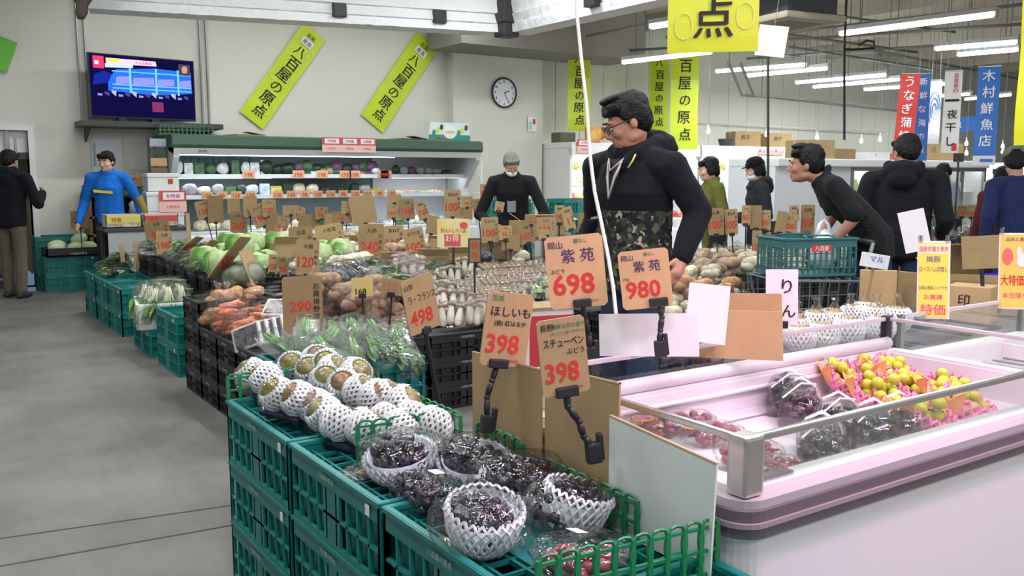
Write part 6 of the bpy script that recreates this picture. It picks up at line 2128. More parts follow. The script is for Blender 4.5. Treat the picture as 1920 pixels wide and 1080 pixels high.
# yellow and pink printed poster among the cards
p = at_d(850, 437, 7.0)
t = thing('sale_poster', 'yellow and pink printed poster on a stand among the price cards', 'poster', p, toward(p))
MB().box(-0.125, 0.125, -0.003, 0.003, -0.11, 0.11).build('sheet', mat('poster_yellow', (222, 196, 110), 0.7, col2=(226, 218, 170), scale=6), t)
MB().box(-0.07, 0.055, -0.006, -0.003, -0.10, -0.01).build('pink_panel', mat('poster_pink', (206, 80, 100), 0.7), t)
text('lettering', 'お得', 0.05, mat('poster_cream', (240, 226, 170), 0.7), t, (-0.01, -0.008, -0.04))
MB().prism([(0.08 + 0.032 * math.cos(k * math.pi / 6), 0.06 + 0.026 * math.sin(k * math.pi / 6)) for k in range(12)], -0.006, -0.003, 'y').build('pink_seal', MATS['poster_pink'], t)
text('lettering', 'おいしいよ', 0.035, mat('poster_brown', (140, 90, 60), 0.7), t, (0, -0.005, 0.02))
MB().tube([(0, 0.006, -0.1), (0, 0.006, -0.5)], 0.008, 6).build('stand', M_BLKP, t)
p = at_d(890, 470, 6.2)
t = thing('menu_board', 'narrow dark framed board with red lettering beside the yellow poster', 'sign', p, toward(p, -8))
MB().box(-0.045, 0.045, -0.004, 0.004, -0.085, 0.085).build('frame', M_DARK, t)
MB().box(-0.034, 0.034, -0.006, -0.004, -0.075, 0.075).build('panel', M_CARD_D, t)
for k, ch in enumerate('特売'):
    text('lettering', ch, 0.05, M_RED, t, (0, -0.0075, 0.035 - 0.065 * k))
MB().tube([(0, 0.006, -0.08), (0, 0.006, -0.42)], 0.007, 6).build('stand', M_BLKP, t)
# ================================================================ BOARDS AND BOXES BEHIND THE FREEZER
def flat_board(name, label, cat, u, v, d, wpx, hpx, m, roll=0.0, turn=0.0, thick=0.005, lean=0.0):
    p = at_d(u, v, d)
    t = thing(name, label, cat, p, (R(lean), R(roll), toward(p, turn)))
    w, h = wpx * d / F, hpx * d / F
    MB().box(-w / 2, w / 2, -thick / 2, thick / 2, -h / 2, h / 2).build('sheet', m, t)
    return t, w, h


t, w, h = flat_board('paper_board', 'blank white board leaning behind the freezer beside the buff boards', 'board', 1326, 588, 2.72, 76, 110, M_WHITEP, 3, 10, lean=-6)
t, w, h = flat_board('paper_board', 'low blank white board against the freezer back under the 980 card', 'board', 1215, 628, 2.60, 190, 80, M_WHITEP, -4, 14, lean=-6)
t, w, h = flat_board('cardboard_sheet', 'short buff board with rounded corners standing behind the wide buff board', 'cardboard', 1415, 585, 2.86, 100, 70, M_CARD_O, -3, 12)
t, w, h = flat_board('cardboard_sheet', 'wide buff board standing against the freezer back', 'cardboard', 1388, 628, 2.78, 156, 92, M_CARD_O, -3, 14)
t, w, h = flat_board('writing_board', 'tall white card with two black characters behind the freezer', 'card', 1466, 557, 2.92, 58, 104, M_WHITEP, -2, 4)
text('lettering', 'り', 0.045, M_BLACK, t, (0.015, -0.004, 0.035))
text('lettering', 'ん', 0.040, M_BLACK, t, (0.02, -0.004, -0.045))
MB().rbox(-0.02, 0.02, -0.012, 0.012, -h / 2 - 0.012, -h / 2 + 0.012, .004).build('clip', M_BLKP, t)
t, w, h = flat_board('paper_board', 'blank white card tilted against the man in the dark hoodie', 'board', 1715, 433, 4.4, 46, 78, M_WHITEP, -14, 0)
MB().tube([(0.03, 0.006, -h / 2), (0.05, 0.006, -h / 2 - 0.36)], 0.006, 6).build('stand', M_ALU, t)
carton('open buff carton panel standing tallest behind the netted fruit', at_z(1640, 582, 4 * BH - 0.02) + Vector((0.05, 0.02, 0.0)), 0.21, 0.03, 0.24, toward((3.9, 3.0), -2), m=M_CARD_O, taped=False)
carton('brown carton panel standing beside the tallest buff panel', at_z(1690, 580, 4 * BH - 0.02) + Vector((0.10, 0.02, 0.0)), 0.14, 0.03, 0.22, toward((4.0, 3.0), 40), m=M_CARD, taped=False)
p = at_d(1638, 490, 4.4)
t, w, h = flat_board('paper_board', 'small white printed box lid above the buff carton panels', 'box lid', 1640, 489, 4.9, 50, 26, M_FOAMBOX, 8, 0, 0.02)
text('lettering', 'マル', 0.03, M_FBLUE, t, (0.01, -0.012, 0.01))
MB().tube([(0, 0.012, -h / 2), (0, 0.012, -h / 2 - 0.3)], 0.008, 6).build('stand', M_CARD, t)
# boxes to the right, on a low table beyond the second freezer
tb = thing('low_table', 'low steel table behind the second freezer carrying cartons', 'table', (5.15, 2.75, 0))
MB().rbox(-0.6, 0.75, -0.35, 0.5, 0.56, 0.60, .005).build('top', M_ALU, tb)
for x in (-0.55, 0.7):
    for y in (-0.3, 0.45):
        MB().box(x - 0.015, x + 0.015, y - 0.015, y + 0.015, 0, 0.56).build('leg', M_ALU, tb)
carton('brown carton with a round printed mark standing on end on the low table', (4.86, 2.68, 0.601), 0.22, 0.18, 0.20, toward((4.9, 2.6), 12), '印', m=M_CARD_O, taped=False)
carton('big brown carton with open flaps on the low table', (5.25, 2.85, 0.601), 0.42, 0.34, 0.20, toward((5.2, 2.8), -8), open_top=True, flaps=2)
t, w, h = flat_board('cardboard_sheet', 'plain tan cardboard panel held up beside the hen poster', 'cardboard', 1840, 473, 4.9, 66, 62, M_CARD, -5, 0)
MB().tube([(0, 0.01, -h / 2 + 0.02), (0, 0.01, -h / 2 - 0.22)], 0.01, 6).build('stand', M_BLKP, t)
for i, (x, y, lab) in enumerate(((5.20, 2.20, 'bright blue plastic tub behind the yellow poster'), (5.74, 2.98, 'bright blue plastic tub beside the printed carton'))):
    t = thing('plastic_tub', lab, 'tub', (x, y, 0.0 if i == 0 else 0.602), 0.3)
    hh = 0.80 if i == 0 else 0.16
    MB().lathe([(0.11, 0), (0.13, hh - 0.02), (0.14, hh), (0.125, hh), (0.105, 0.02)], n=20).build('tub', mat('blue_plastic', (44, 44, 190), 0.4), t, True)
    MB().tube([(0.14 * math.cos(k * math.pi / 10), 0.14 * math.sin(k * math.pi / 10), hh) for k in range(20)], 0.008, 6, closed=True).build('rim', MATS['blue_plastic'], t)


def poster(label, u0, v0, u1, v1, d, lines, m, foot):
    uc, vc = (u0 + u1) / 2, (v0 + v1) / 2
    p = at_d(uc, vc, d)
    w, h = (u1 - u0) * d / F, (v1 - v0) * d / F
    t = thing('sale_poster', label, 'poster', p, (0, R(-2), toward(p, 4)))
    MB().box(-w / 2, w / 2, -0.003, 0.003, -h / 2, h / 2).build('backing', M_WHITEP, t)
    MB().box(-w / 2 + 0.005, w / 2 - 0.005, -0.005, -0.003, -h / 2 + 0.006, h / 2 - 0.006).build('print', m, t)
    for (s, z, hh, mm) in lines:
        text('lettering', s, hh * h, mm, t, (0, -0.0065, z * h), maxw=w * 0.86)
    for x in (-w / 2 + 0.01, w / 2 - 0.01):
        MB().tube([(x, 0.006, h / 2 + 0.02), (x, 0.006, -h / 2 - foot)], 0.003, 5).build('stand', M_ALU, t)
        MB().rbox(x - 0.008, x + 0.008, -0.008, 0.01, h / 2 - 0.006, h / 2 + 0.022, .003).build('clip', film_tray, t)
    return t, w, h


MY = mat('poster_lemon', (240, 222, 90), 0.6)
MPK = mat('poster_magenta', (226, 96, 130), 0.7)
MGY = mat('poster_grey_ink', (120, 124, 136), 0.7)
t, w, h = poster('narrow yellow poster with pink lettering clipped to the second freezer', 1722, 452, 1778, 598, 3.43, [('国産若鶏を使用', 0.40, 0.07, MPK), ('焼豚', 0.27, 0.08, MGY), ('ロースハム切落し', 0.14, 0.07, MGY), ('お得な徳用パックです', -0.1, 0.05, MGY), ('お買得', -0.22, 0.07, MPK), ('特価', -0.38, 0.14, MPK)], MY, 0.02)
MB().box(-w / 2 + 0.006, w / 2 - 0.006, -0.0056, -0.005, h * 0.34, h * 0.46).build('cream_panel', mat('poster_cream_panel', (244, 236, 190), 0.7), t)
t, w, h = poster('orange poster with a white hen clipped to the second freezer rail', 1876, 437, 1936, 580, 3.7, [('大特価祭', -0.12, 0.14, M_RED), ('品揃え豊富', 0.42, 0.05, MGY), ('本日限り!', -0.32, 0.07, MPK)], mat('poster_orange', (246, 200, 96), 0.6), 0.02)
MB().prism([(-0.033 + 0.02 * math.cos(k * math.pi / 8), 0.06 + 0.035 * math.sin(k * math.pi / 8)) for k in range(16)], -0.007, -0.005, 'y').build('pink_seal', mat('poster_rose', (226, 110, 100), 0.7), t)
MB().prism([(0.0, 0.03), (0.005, 0.06), (-0.002, 0.085), (0.004, 0.10), (0.014, 0.098), (0.02, 0.075), (0.04, 0.065), (0.055, 0.085), (0.055, 0.04), (0.04, 0.02), (0.015, 0.018)], -0.008, -0.005, 'y').build('printed_hen', M_WHITEP, t)
# black clips on the netted fruit crates
for u, v in ((1640, 578), (1680, 572)):
    p = at_z(u, v, 0.70)
    t = thing('loose_clip', 'black clamp clip resting on the netted fruit', 'clip', (min(p.x, 4.6), p.y, 0.615), 0.4, 'loose black clips')
    MB().rbox(-0.03, 0.03, -0.012, 0.012, 0.0, 0.02, .004).rbox(-0.03, 0.0, -0.01, 0.01, 0.018, 0.045, .004).build('jaw', M_BLKP, t)
    MB().ball((0.02, 0, 0.022), 0.012, 2).build('spring', M_BLKP, t)
# carton with red panel beyond the mushrooms
p = at_z(985, 560, CB)
t = thing('printed_carton', 'carton with a white and red printed side beyond the king oyster mushrooms', 'carton', (3.42, 4.86, 0.30), R(-14))
MB().rbox(-0.26, 0.26, -0.13, 0.13, -0.298, 0.24, .006).build('carton', mat('white_carton', (228, 214, 214), 0.7), t)
MB().box(-0.05, 0.255, -0.133, -0.13, -0.2, 0.19).build('red_panel', mat('bright_red_print', (206, 56, 70), 0.6), t)
MB().box(-0.27, 0.27, -0.14, 0.14, 0.23, 0.245).build('lid_edge', M_CARD, t)
text('lettering', 'きのこ', 0.05, M_INKW, t, (0.1, -0.135, 0.05))

# ================================================================ AROUND THE MAN IN THE BLUE JACKET
tb = thing('serving_table', 'white fronted serving table before the man in the blue jacket', 'table', (2.2, 11.25, 0.06))
MB().rbox(-0.30, 0.66, -0.25, 0.25, 0.70, 0.74, .005).build('top', M_DARK, tb)
MB().box(-0.26, 0.62, -0.22, -0.20, -0.059, 0.70).build('front_panel', mat('grey_panel', (176, 178, 176), 0.6), tb)
for x in (-0.25, 0.6):
    MB().box(x - 0.02, x + 0.02, 0.18, 0.22, -0.059, 0.70).build('leg', M_DARK, tb)
for x, lab, m2 in ((-0.08, 'open fruit carton with yellow print on the serving table', 'display_yellow'), (0.33, 'open fruit carton with red print on the serving table', 'notice_red')):
    t = thing('fruit_carton', lab, 'carton', (2.2 + x, 11.18, 0.802), 0)
    b = MB()
    b.box(-0.19, 0.19, -0.12, -0.112, 0, 0.15).box(-0.19, 0.19, 0.112, 0.12, 0, 0.15).box(-0.19, -0.182, -0.12, 0.12, 0, 0.15).box(0.182, 0.19, -0.12, 0.12, 0, 0.15).box(-0.19, 0.19, -0.12, 0.12, 0, 0.008).build('carton', mat('cream_carton', (206, 198, 180), 0.7), t)
    MB().box(-0.18, 0.18, -0.124, -0.12, 0.06, 0.13).build('print', MATS[m2], t)
    MB().box(-0.17, 0.17, -0.124, -0.12, 0.01, 0.05).build('lower_print', mat('brown_print', (150, 110, 80), 0.7, col2=(220, 210, 190), scale=20), t)
    text('lettering', '特選' if x < 0 else '果実', 0.05, M_RED, t, (-0.08, -0.126, 0.09))
# shelf behind him
t = thing('storage_rack', 'brown storage rack against the wall with a green lattice tray and small boxes', 'rack', (2.32, 12.66, 0))
MB().box(-0.34, -0.30, -0.2, 0.2, 0, 1.15).build('upright', M_CARD_D, t)
MB().box(0.30, 0.34, -0.2, 0.2, 0, 1.15).build('upright', M_CARD_D, t)
for z in (0.62, 0.85, 1.12):
    MB().box(-0.34, 0.34, -0.2, 0.2, z, z + 0.025).build('shelf_board', M_CARD_D, t)
MB().box(-0.3, 0.3, 0.19, 0.2, 0.2, 1.14).build('back_panel', mat('dark_brown_panel', (96, 80, 64), 0.8), t)
t = thing('lattice_tray', 'moss green lattice tray on the storage rack', 'tray', (2.32, 12.62, 1.146))
b = MB()
for k in range(15):
    b.box(-0.35 + 0.049 * k, -0.338 + 0.049 * k, -0.2, -0.19, 0, 0.11)
for z in (0, 0.05, 0.10):
    b.box(-0.355, 0.355, -0.203, -0.188, z, z + 0.012).box(-0.355, 0.355, 0.188, 0.203, z, z + 0.012).box(-0.355, -0.343, -0.2, 0.2, z, z + 0.012).box(0.343, 0.355, -0.2, 0.2, z, z + 0.012)
b.box(-0.34, 0.34, -0.19, 0.19, 0.0, 0.006).build('lattice', MATS['moss_green_plastic'], t)
carton('brown carton with striped fruit print on the lattice tray', (2.35, 12.6, 1.158), 0.56, 0.3, 0.24, R(4), m=M_CARD, taped=False)
t2 = thing('carton_lid', 'printed carton lid with red and blue stripes leaning on the brown carton', 'carton lid', (2.35, 12.43, 1.262), (R(-12), R(6), R(4)))
MB().box(-0.28, 0.28, -0.006, 0, 0.0, 0.15).build('sheet', M_CARD_D, t2)
for k in range(5):
    MB().prism([(-0.02 + 0.05 * k, 0.05), (0.0 + 0.05 * k, 0.05), (0.05 + 0.05 * k, 0.13), (0.03 + 0.05 * k, 0.13)], -0.009, -0.006, 'y').build('stripe', (M_FRED, mat('navy_print', (60, 60, 120), 0.7))[k % 2], t2)
MB().box(-0.26, -0.06, -0.008, -0.006, 0.06, 0.12).build('dark_print', MATS['navy_print'], t2)
for k in range(2):
    o = thing('small_box', 'small pale green striped box in the storage rack, %s one' % ('lower', 'upper')[k], 'box', (2.16, 12.52, 0.876 + 0.092 * k))
    MB().rbox(-0.09, 0.09, -0.06, 0.06, 0, 0.09, .004).build('box', mat('pale_mint', (176, 200, 190), 0.6), o)
    MB().box(-0.091, 0.091, -0.062, -0.06, 0.03, 0.05).build('stripe', M_TEAL, o)
# foam boxes in front of the chilled case
bxs = []
for (x, y, z, w, d, h, lab) in ((2.71, 11.71, 0.0, 0.42, 0.34, 0.95, 'tall stack base of white foam boxes before the chilled case'), (2.71, 11.71, 0.955, 0.42, 0.34, 0.24, 'white foam box with lid and pink notice before the chilled case'), (2.70, 11.71, 1.20, 0.36, 0.32, 0.22, 'white foam box with a red mark on top of the stack')):
    t = thing('foam_box', lab, 'foam box', (x, y, z + 0.001), R(-4))
    MB().rbox(-w / 2, w / 2, -d / 2, d / 2, 0, h - 0.05, .01).build('box', M_FOAMBOX, t)
    MB().rbox(-w / 2 - 0.006, w / 2 + 0.006, -d / 2 - 0.006, d / 2 + 0.006, h - 0.05, h, .008).build('lid', M_FOAMBOX, t)
    if 'red mark' in lab:
        MB().box(0.05, 0.11, -d / 2 - 0.002, -d / 2, 0.09, 0.15).build('red_mark', M_RED, t)
pink_notice((2.78, 11.52, 1.08), 0.32, 0.26, 'red and white sale notice on the white foam boxes', cols=1)
t = thing('goods_rack', 'narrow rack of hanging packets at the left end of the chilled case', 'rack', (2.74, 12.05, 0))
MB().tube([(-0.1, 0, 0), (-0.1, 0, 1.85)], 0.012, 6).build('post', M_DARK, t)
MB().tube([(0.12, 0, 0), (0.12, 0, 1.85)], 0.012, 6).build('post', M_DARK, t)
for k in range(6):
    MB().rbox(-0.09, 0.11, -0.05, -0.02, 1.15 + 0.12 * k, 1.25 + 0.12 * k, .01).build('packet', (GM['dark_leaf'], GM['grey'], GM['brown'], GM['tan'])[k % 4], t)
    MB().tube([(-0.1, 0, 1.25 + 0.12 * k), (0.12, 0, 1.25 + 0.12 * k)], 0.005, 5).build('bar', M_DARK, t)
t = thing('jacket_bag', 'crumpled white plastic bag hanging beside the blue jacket', 'bag', (2.64, 12.3, 0.98))
V, Fc = ico(3)
MB().add([(v[0] * 0.2 * (1 + .3 * noise.noise(Vector(v) * 2)), v[1] * 0.12, v[2] * 0.17 * (1 + .3 * noise.noise(Vector(v) * 3))) for v in V], Fc).build('bag', mat('white_plastic_bag', (222, 226, 232), 0.4, bump=0.6, bscale=15), t, True)
MB().tube([(0, 0, 0.15), (0, 0.05, 0.4), (0, 0.55, 0.45)], 0.006, 5).build('handle', M_WHITE, t)
# table of the old man
t = thing('work_table', 'low cluttered packing table before the old man', 'table', (5.12, 7.3, 0), R(-34))
MB().rbox(-0.45, 0.45, -0.3, 0.3, 0.78, 0.82, .005).build('top', M_ALU, t)
for x in (-0.42, 0.42):
    for y in (-0.27, 0.27):
        MB().box(x - .015, x + .015, y - .015, y + .015, 0, 0.78).build('leg', M_ALU, t)
carton('open brown carton on the packing table of the old man', (5.22, 7.2, 0.822), 0.4, 0.3, 0.12, R(-30), open_top=True, flaps=3)
t = thing('label_packet', 'clear packet with a white label on the packing table', 'packet', (5.0, 7.05, 0.822), R(-30))
put('film', pillow(0.1, 0.07, 0.05, 3, 0.2), FILM, t)
MB().box(-0.02, 0.08, -0.08, -0.075, 0.03, 0.07).build('label', M_WHITEP, t)
carton('brown carton wall in front of the packing table', (4.80, 6.90, 0.822), 0.3, 0.02, 0.16, toward((4.7, 6.9), 4), m=M_CARD_D, taped=False)
t = thing('card_stand', 'small buff card on a black stand beside the old man', 'price card', (7.25, 11.2, 0.0), R(-30))
MB().tube([(0, 0, 0), (0, 0, 1.2)], 0.012, 6).build('pole', M_BLKP, t)
MB().box(-0.08, 0.08, -0.01, -0.004, 1.16, 1.38).build('card', M_CARD, t)
text('price', '80', 0.07, M_RED, t, (0, -0.012, 1.26))
for k in range(5):
    crate(TEALC, (7.1 - 0.0, 10.6, 0.001 + k * CH), math.pi / 2, 'teal lattice crate stacked behind the old man, number %s from the floor' % ('one', 'two', 'three', 'four', 'five')[k], 'teal crates behind the old man')
for k in range(5):
    crate(TEALC, (8.05, 10.4, 0.001 + k * CH), math.pi / 2, 'teal lattice crate stacked before the fridge side panel, number %s from the floor' % ('one', 'two', 'three', 'four', 'five')[k], 'teal crates before the fridge side panel')
# far table with bottles
t = thing('far_table', 'far sales table draped in brown paper before the bottles', 'table', (8.95, 5.05, 0), R(-34))
MB().rbox(-0.9, 1.1, -0.3, 0.5, 0.0, 0.72, .01).build('draped_box', M_CARD_D, t)
heap('dark', [(1755, 425), (1770, 432), (1790, 428), (1760, 445, .02), (1785, 448), (1775, 460)], 0.74, 'dark glossy bag heaped behind the tilted white card', 'bagged vegetable', 'dark glossy bags by the far table', 1.0, bounds=(8.4, 9.3, 4.85, 5.5))
heap('mixed', [(1800, 425), (1815, 424), (1832, 424), (1848, 424)], 0.74, 'small pale packet on the far sales table', 'bagged vegetable', 'packets on the far table', 0.8, bounds=(8.4, 9.6, 4.6, 5.4))
for k in range(6):
    p = at_d(1812 + k * 9, 378, 14.85)
    t = thing('sauce_bottle', 'small red labelled bottle on the far counter', 'bottle', (p.x, p.y, 0.92), 0, 'bottles on the far counter')
    MB().lathe([(0.03, 0), (0.034, 0.02), (0.034, 0.14), (0.014, 0.19), (0.014, 0.24)], n=10).build('bottle', mat('brown_glass', (90, 46, 40), 0.2), t, True)
    MB().lathe([(0.0355, 0.03), (0.0355, 0.12)], n=10).build('label', M_FRED if k % 2 else M_WHITEP, t)
    MB().lathe([(0.016, 0.235), (0.016, 0.265)], n=8).build('cap', M_RED, t)
c = at_d(1845, 395, 14.9)
t = thing('far_counter', 'white counter with a glowing back carrying the red labelled bottles', 'counter', (c.x, c.y, 0), toward(c))
MB().rbox(-0.6, 0.7, -0.25, 0.35, 0, 0.915, .01).build('cabinet', M_WHITE, t)
MB().box(-0.6, 0.7, 0.25, 0.3, 0.915, 1.6).build('back_panel', MATS['glowing_back'], t)  # panel with its own glow behind the bottles
for k in range(7):
    MB().rbox(-0.5 + 0.16 * k, -0.4 + 0.16 * k, 0.1, 0.2, 1.2, 1.32, .01).build('packet', (GM['yellow'], GM['orange'], GM['cream'])[k % 3], t)
MB().box(-0.6, 0.7, 0.05, 0.25, 1.17, 1.2).build('shelf', M_WHITE, t)
p = at_d(1797, 300, 9.5)
t = thing('sign_stand', 'small dark sign on a thin pole behind the person in grey', 'sign', (p.x, p.y, 0), toward(p))
MB().tube([(0, 0, 0), (0, 0, p.z)], 0.01, 6).build('pole', M_DARK, t)
MB().box(-0.05, 0.05, -0.01, 0.01, p.z - 0.02, p.z + 0.07).build('plate', M_DARK, t)
# rack cart at the left doorway
t = thing('rack_cart', 'tall steel rack cart in the doorway before the man in the dark jacket', 'cart', (1.10, 12.72, 0), 0)
for x in (-0.14, 0.14):
    MB().tube([(x, 0, 0.05), (x, 0, 1.85)], 0.014, 6).build('post', M_ALU, t)
for z in (0.12, 0.45, 0.9, 1.4):
    MB().box(-0.14, 0.14, -0.1, 0.1, z, z + 0.02).build('shelf', M_ALU, t)
t = thing('blue_basin', 'light blue plastic basin with pale goods on the floor by the doorway', 'basin', (1.22, 12.45, 0.05), 0)
MB().box(-0.1, 0.1, -0.12, 0.12, 0, 0.02).box(-0.1, -0.09, -0.12, 0.12, 0, 0.16).box(0.09, 0.1, -0.12, 0.12, 0, 0.16).box(-0.1, 0.1, -0.12, -0.11, 0, 0.16).box(-0.1, 0.1, 0.11, 0.12, 0, 0.16).box(-0.1, 0.1, -0.12, 0.12, -0.05, 0.0).build('basin', mat('light_blue_plastic', (150, 180, 226), 0.4), t)
MB().ball((0, 0, 0.14), (0.08, 0.1, 0.06), 2).build('goods', GM['cream'], t, True)

# ================================================================ SHOPPING CART
cp = at_d(1508, 560, 5.8)
CRZ = math.atan2(0.559, -0.829) + R(14)
ct = thing('shopping_cart', 'grey steel shopping cart pushed by the man leaning forward', 'shopping cart', (cp.x, cp.y, 0), CRZ)
# local +x is the driving direction
M_CARTG = mat('cart_grey', (118, 128, 130), 0.4, metal=0.3)
for s in (-1, 1):
    MB().tube([(-0.34, s * 0.2, 0.98), (-0.32, s * 0.2, 0.9), (-0.24, s * 0.2, 0.5), (-0.2, s * 0.2, 0.22), (0.25, s * 0.2, 0.14)], 0.013, 8).build('side_frame', M_CARTG, ct, True)
    MB().tube([(-0.27, s * 0.2, 0.74), (0.30, s * 0.2, 0.76)], 0.01, 6).build('basket_rail', M_CARTG, ct)
    MB().tube([(0.28, s * 0.2, 0.76), (0.12, s * 0.2, 0.14)], 0.01, 6).build('front_leg', M_CARTG, ct)
    for x in (-0.2, 0.25):
        w_ = MB()
        w_.tube([(x, s * 0.2 - 0.012, 0.05), (x, s * 0.2 + 0.012, 0.05)], 0.05, 12)
        w_.build('wheel', M_BLKP, ct)
        MB().box(x - 0.01, x + 0.01, s * 0.2 - 0.02, s * 0.2 + 0.02, 0.05, 0.2).build('caster', M_CARTG, ct)
MB().tube([(-0.34, -0.2, 0.98), (-0.35, 0, 0.985), (-0.34, 0.2, 0.98)], 0.018, 8).build('push_handle', M_BLKP, ct, True)
g = MB()
for k in range(9):
    x = -0.25 + 0.068 * k
    g.tube([(x, -0.2, 0.76), (x, 0.2, 0.76)], 0.004, 5)
for k in range(9):
    x = -0.25 + 0.068 * k
    for s in (-1, 1):
        g.tube([(x, s * 0.2, 0.76), (x * 0.95, s * 0.19, 0.5)], 0.004, 5)
for z in (0.5, 0.58, 0.66):
    for s in (-1, 1):
        g.tube([(-0.25, s * 0.195, z), (0.3, s * 0.195, z)], 0.004, 5)
g.build('wire_basket', M_CARTG, ct)


def hand_basket(label, loc, rz, m):
    t = thing('hand_basket', label, 'basket', loc, rz)
    L, W, Hh = 0.245, 0.165, 0.24
    b = MB()
    for s in (-1, 1):
        for k in range(13):
            x = -L + 2 * L * k / 12
            b.box(x - 0.006, x + 0.006, s * W - 0.004, s * W + 0.004, 0, Hh - 0.05)
        for k in range(9):
            y = -W + 2 * W * k / 8
            b.box(s * L - 0.004, s * L + 0.004, y - 0.006, y + 0.006, 0, Hh - 0.05)
    for z0, z1 in ((0, 0.015), (0.05, 0.056), (0.095, 0.101), (0.14, 0.146), (Hh - 0.06, Hh)):
        b.box(-L - .002, L + .002, -W - 0.005, -W + 0.003, z0, z1).box(-L - .002, L + .002, W - 0.003, W + 0.005, z0, z1).box(-L - 0.005, -L + 0.003, -W, W, z0, z1).box(L - 0.003, L + 0.005, -W, W, z0, z1)
    b.box(-L, L, -W, W, 0, 0.006).build('lattice_body', m, t)
    MB().rbox(-L - 0.012, L + 0.012, -W - 0.014, -W + 0.0, Hh - 0.014, Hh, .003).rbox(-L - 0.012, L + 0.012, W, W + 0.014, Hh - 0.014, Hh, .003).rbox(-L - 0.014, -L, -W, W, Hh - 0.014, Hh, .003).rbox(L, L + 0.014, -W, W, Hh - 0.014, Hh, .003).build('rim', m, t)
    for s in (-1, 1):
        MB().tube([(-0.1, s * W, Hh), (-0.09, s * (W - 0.06), Hh + 0.01), (0.09, s * (W - 0.06), Hh + 0.01), (0.1, s * W, Hh)], 0.006, 6).build('handle', m, t)
    MB().box(-0.07, 0.07, W + 0.005, W + 0.008, Hh - 0.085, Hh - 0.045).build('sign_plate', M_FRED, t)
    text('lettering', '八百屋', 0.028, M_INKW, t, (0, W + 0.009, Hh - 0.065), (0, 0, math.pi))
    return t


M_BASK = mat('blue_green_basket', (52, 104, 106), 0.45)
rz = CRZ
hand_basket('blue green shopping basket on the cart', (cp.x, cp.y, 0.775), rz, M_BASK)
t = thing('plastic_bag', 'white plastic carrier bag standing in the shopping basket', 'bag', (cp.x + 0.10, cp.y - 0.05, 0.79), rz)
V, Fc = ico(3)
MB().add([(v[0] * 0.09, v[1] * 0.08, 0.11 + v[2] * (0.14 if v[2] > 0 else 0.10) * (1 + .4 * noise.noise(Vector(v) * 2.5))) for v in V], Fc).build('bag', MATS['white_plastic_bag'], t, True)
for s in (-1, 1):
    MB().tube([(s * 0.05, 0, 0.2), (s * 0.03, 0, 0.30), (0, 0, 0.33)], [0.02, 0.012, 0.006], 6).build('bag_handle', MATS['white_plastic_bag'], t, True)
# ================================================================ PEOPLE
def remesh(mb, voxel, name, smooth=3, wrinkle=0.0, wscale=9.0, seed=0.0):
    me = bpy.data.meshes.new(name)
    me.from_pydata(mb.v, [], mb.f)
    o = bpy.data.objects.new(name, me)
    r = o.modifiers.new('r', 'REMESH')
    r.mode = 'VOXEL'
    r.voxel_size = voxel
    r.use_smooth_shade = True
    if smooth:
        s = o.modifiers.new('s', 'SMOOTH')
        s.iterations = smooth
        s.factor = 0.5
    out = baked(o)
    bpy.data.meshes.remove(me)
    out.name = name
    if wrinkle:
        n = len(out.vertices)
        co = np.zeros(n * 3)
        no = np.zeros(n * 3)
        out.vertices.foreach_get('co', co)
        out.vertices.foreach_get('normal', no)
        co, no = co.reshape(-1, 3), no.reshape(-1, 3)
        k = np.array([noise.noise(Vector((p[0] * wscale, p[1] * wscale, p[2] * wscale * 0.8 + seed))) + 0.5 * abs(noise.noise(Vector((p[0] * wscale * 2, p[1] * wscale * 2, p[2] * wscale * 2.2 + seed)))) for p in co])
        co += no * (k * wrinkle)[:, None]
        out.vertices.foreach_set('co', co.reshape(-1))
        out.update()
    return out


def chain(mb, stations, sub=2):
    """union of ellipsoids marching through stations [(pos, radius or (rx,ry,rz))]"""
    for (p, r), (q, s) in zip(stations[:-1], stations[1:]):
        p, q = Vector(p), Vector(q)
        r = Vector(r if isinstance(r, (tuple, list, Vector)) else (r,) * 3)
        s = Vector(s if isinstance(s, (tuple, list, Vector)) else (s,) * 3)
        L = (q - p).length
        n = max(2, int(L / (min(min(r), min(s)) * 0.4)) + 1)
        for i in range(n + 1):
            f = i / n
            mb.ball(p.lerp(q, f), tuple(r.lerp(s, f)), sub)


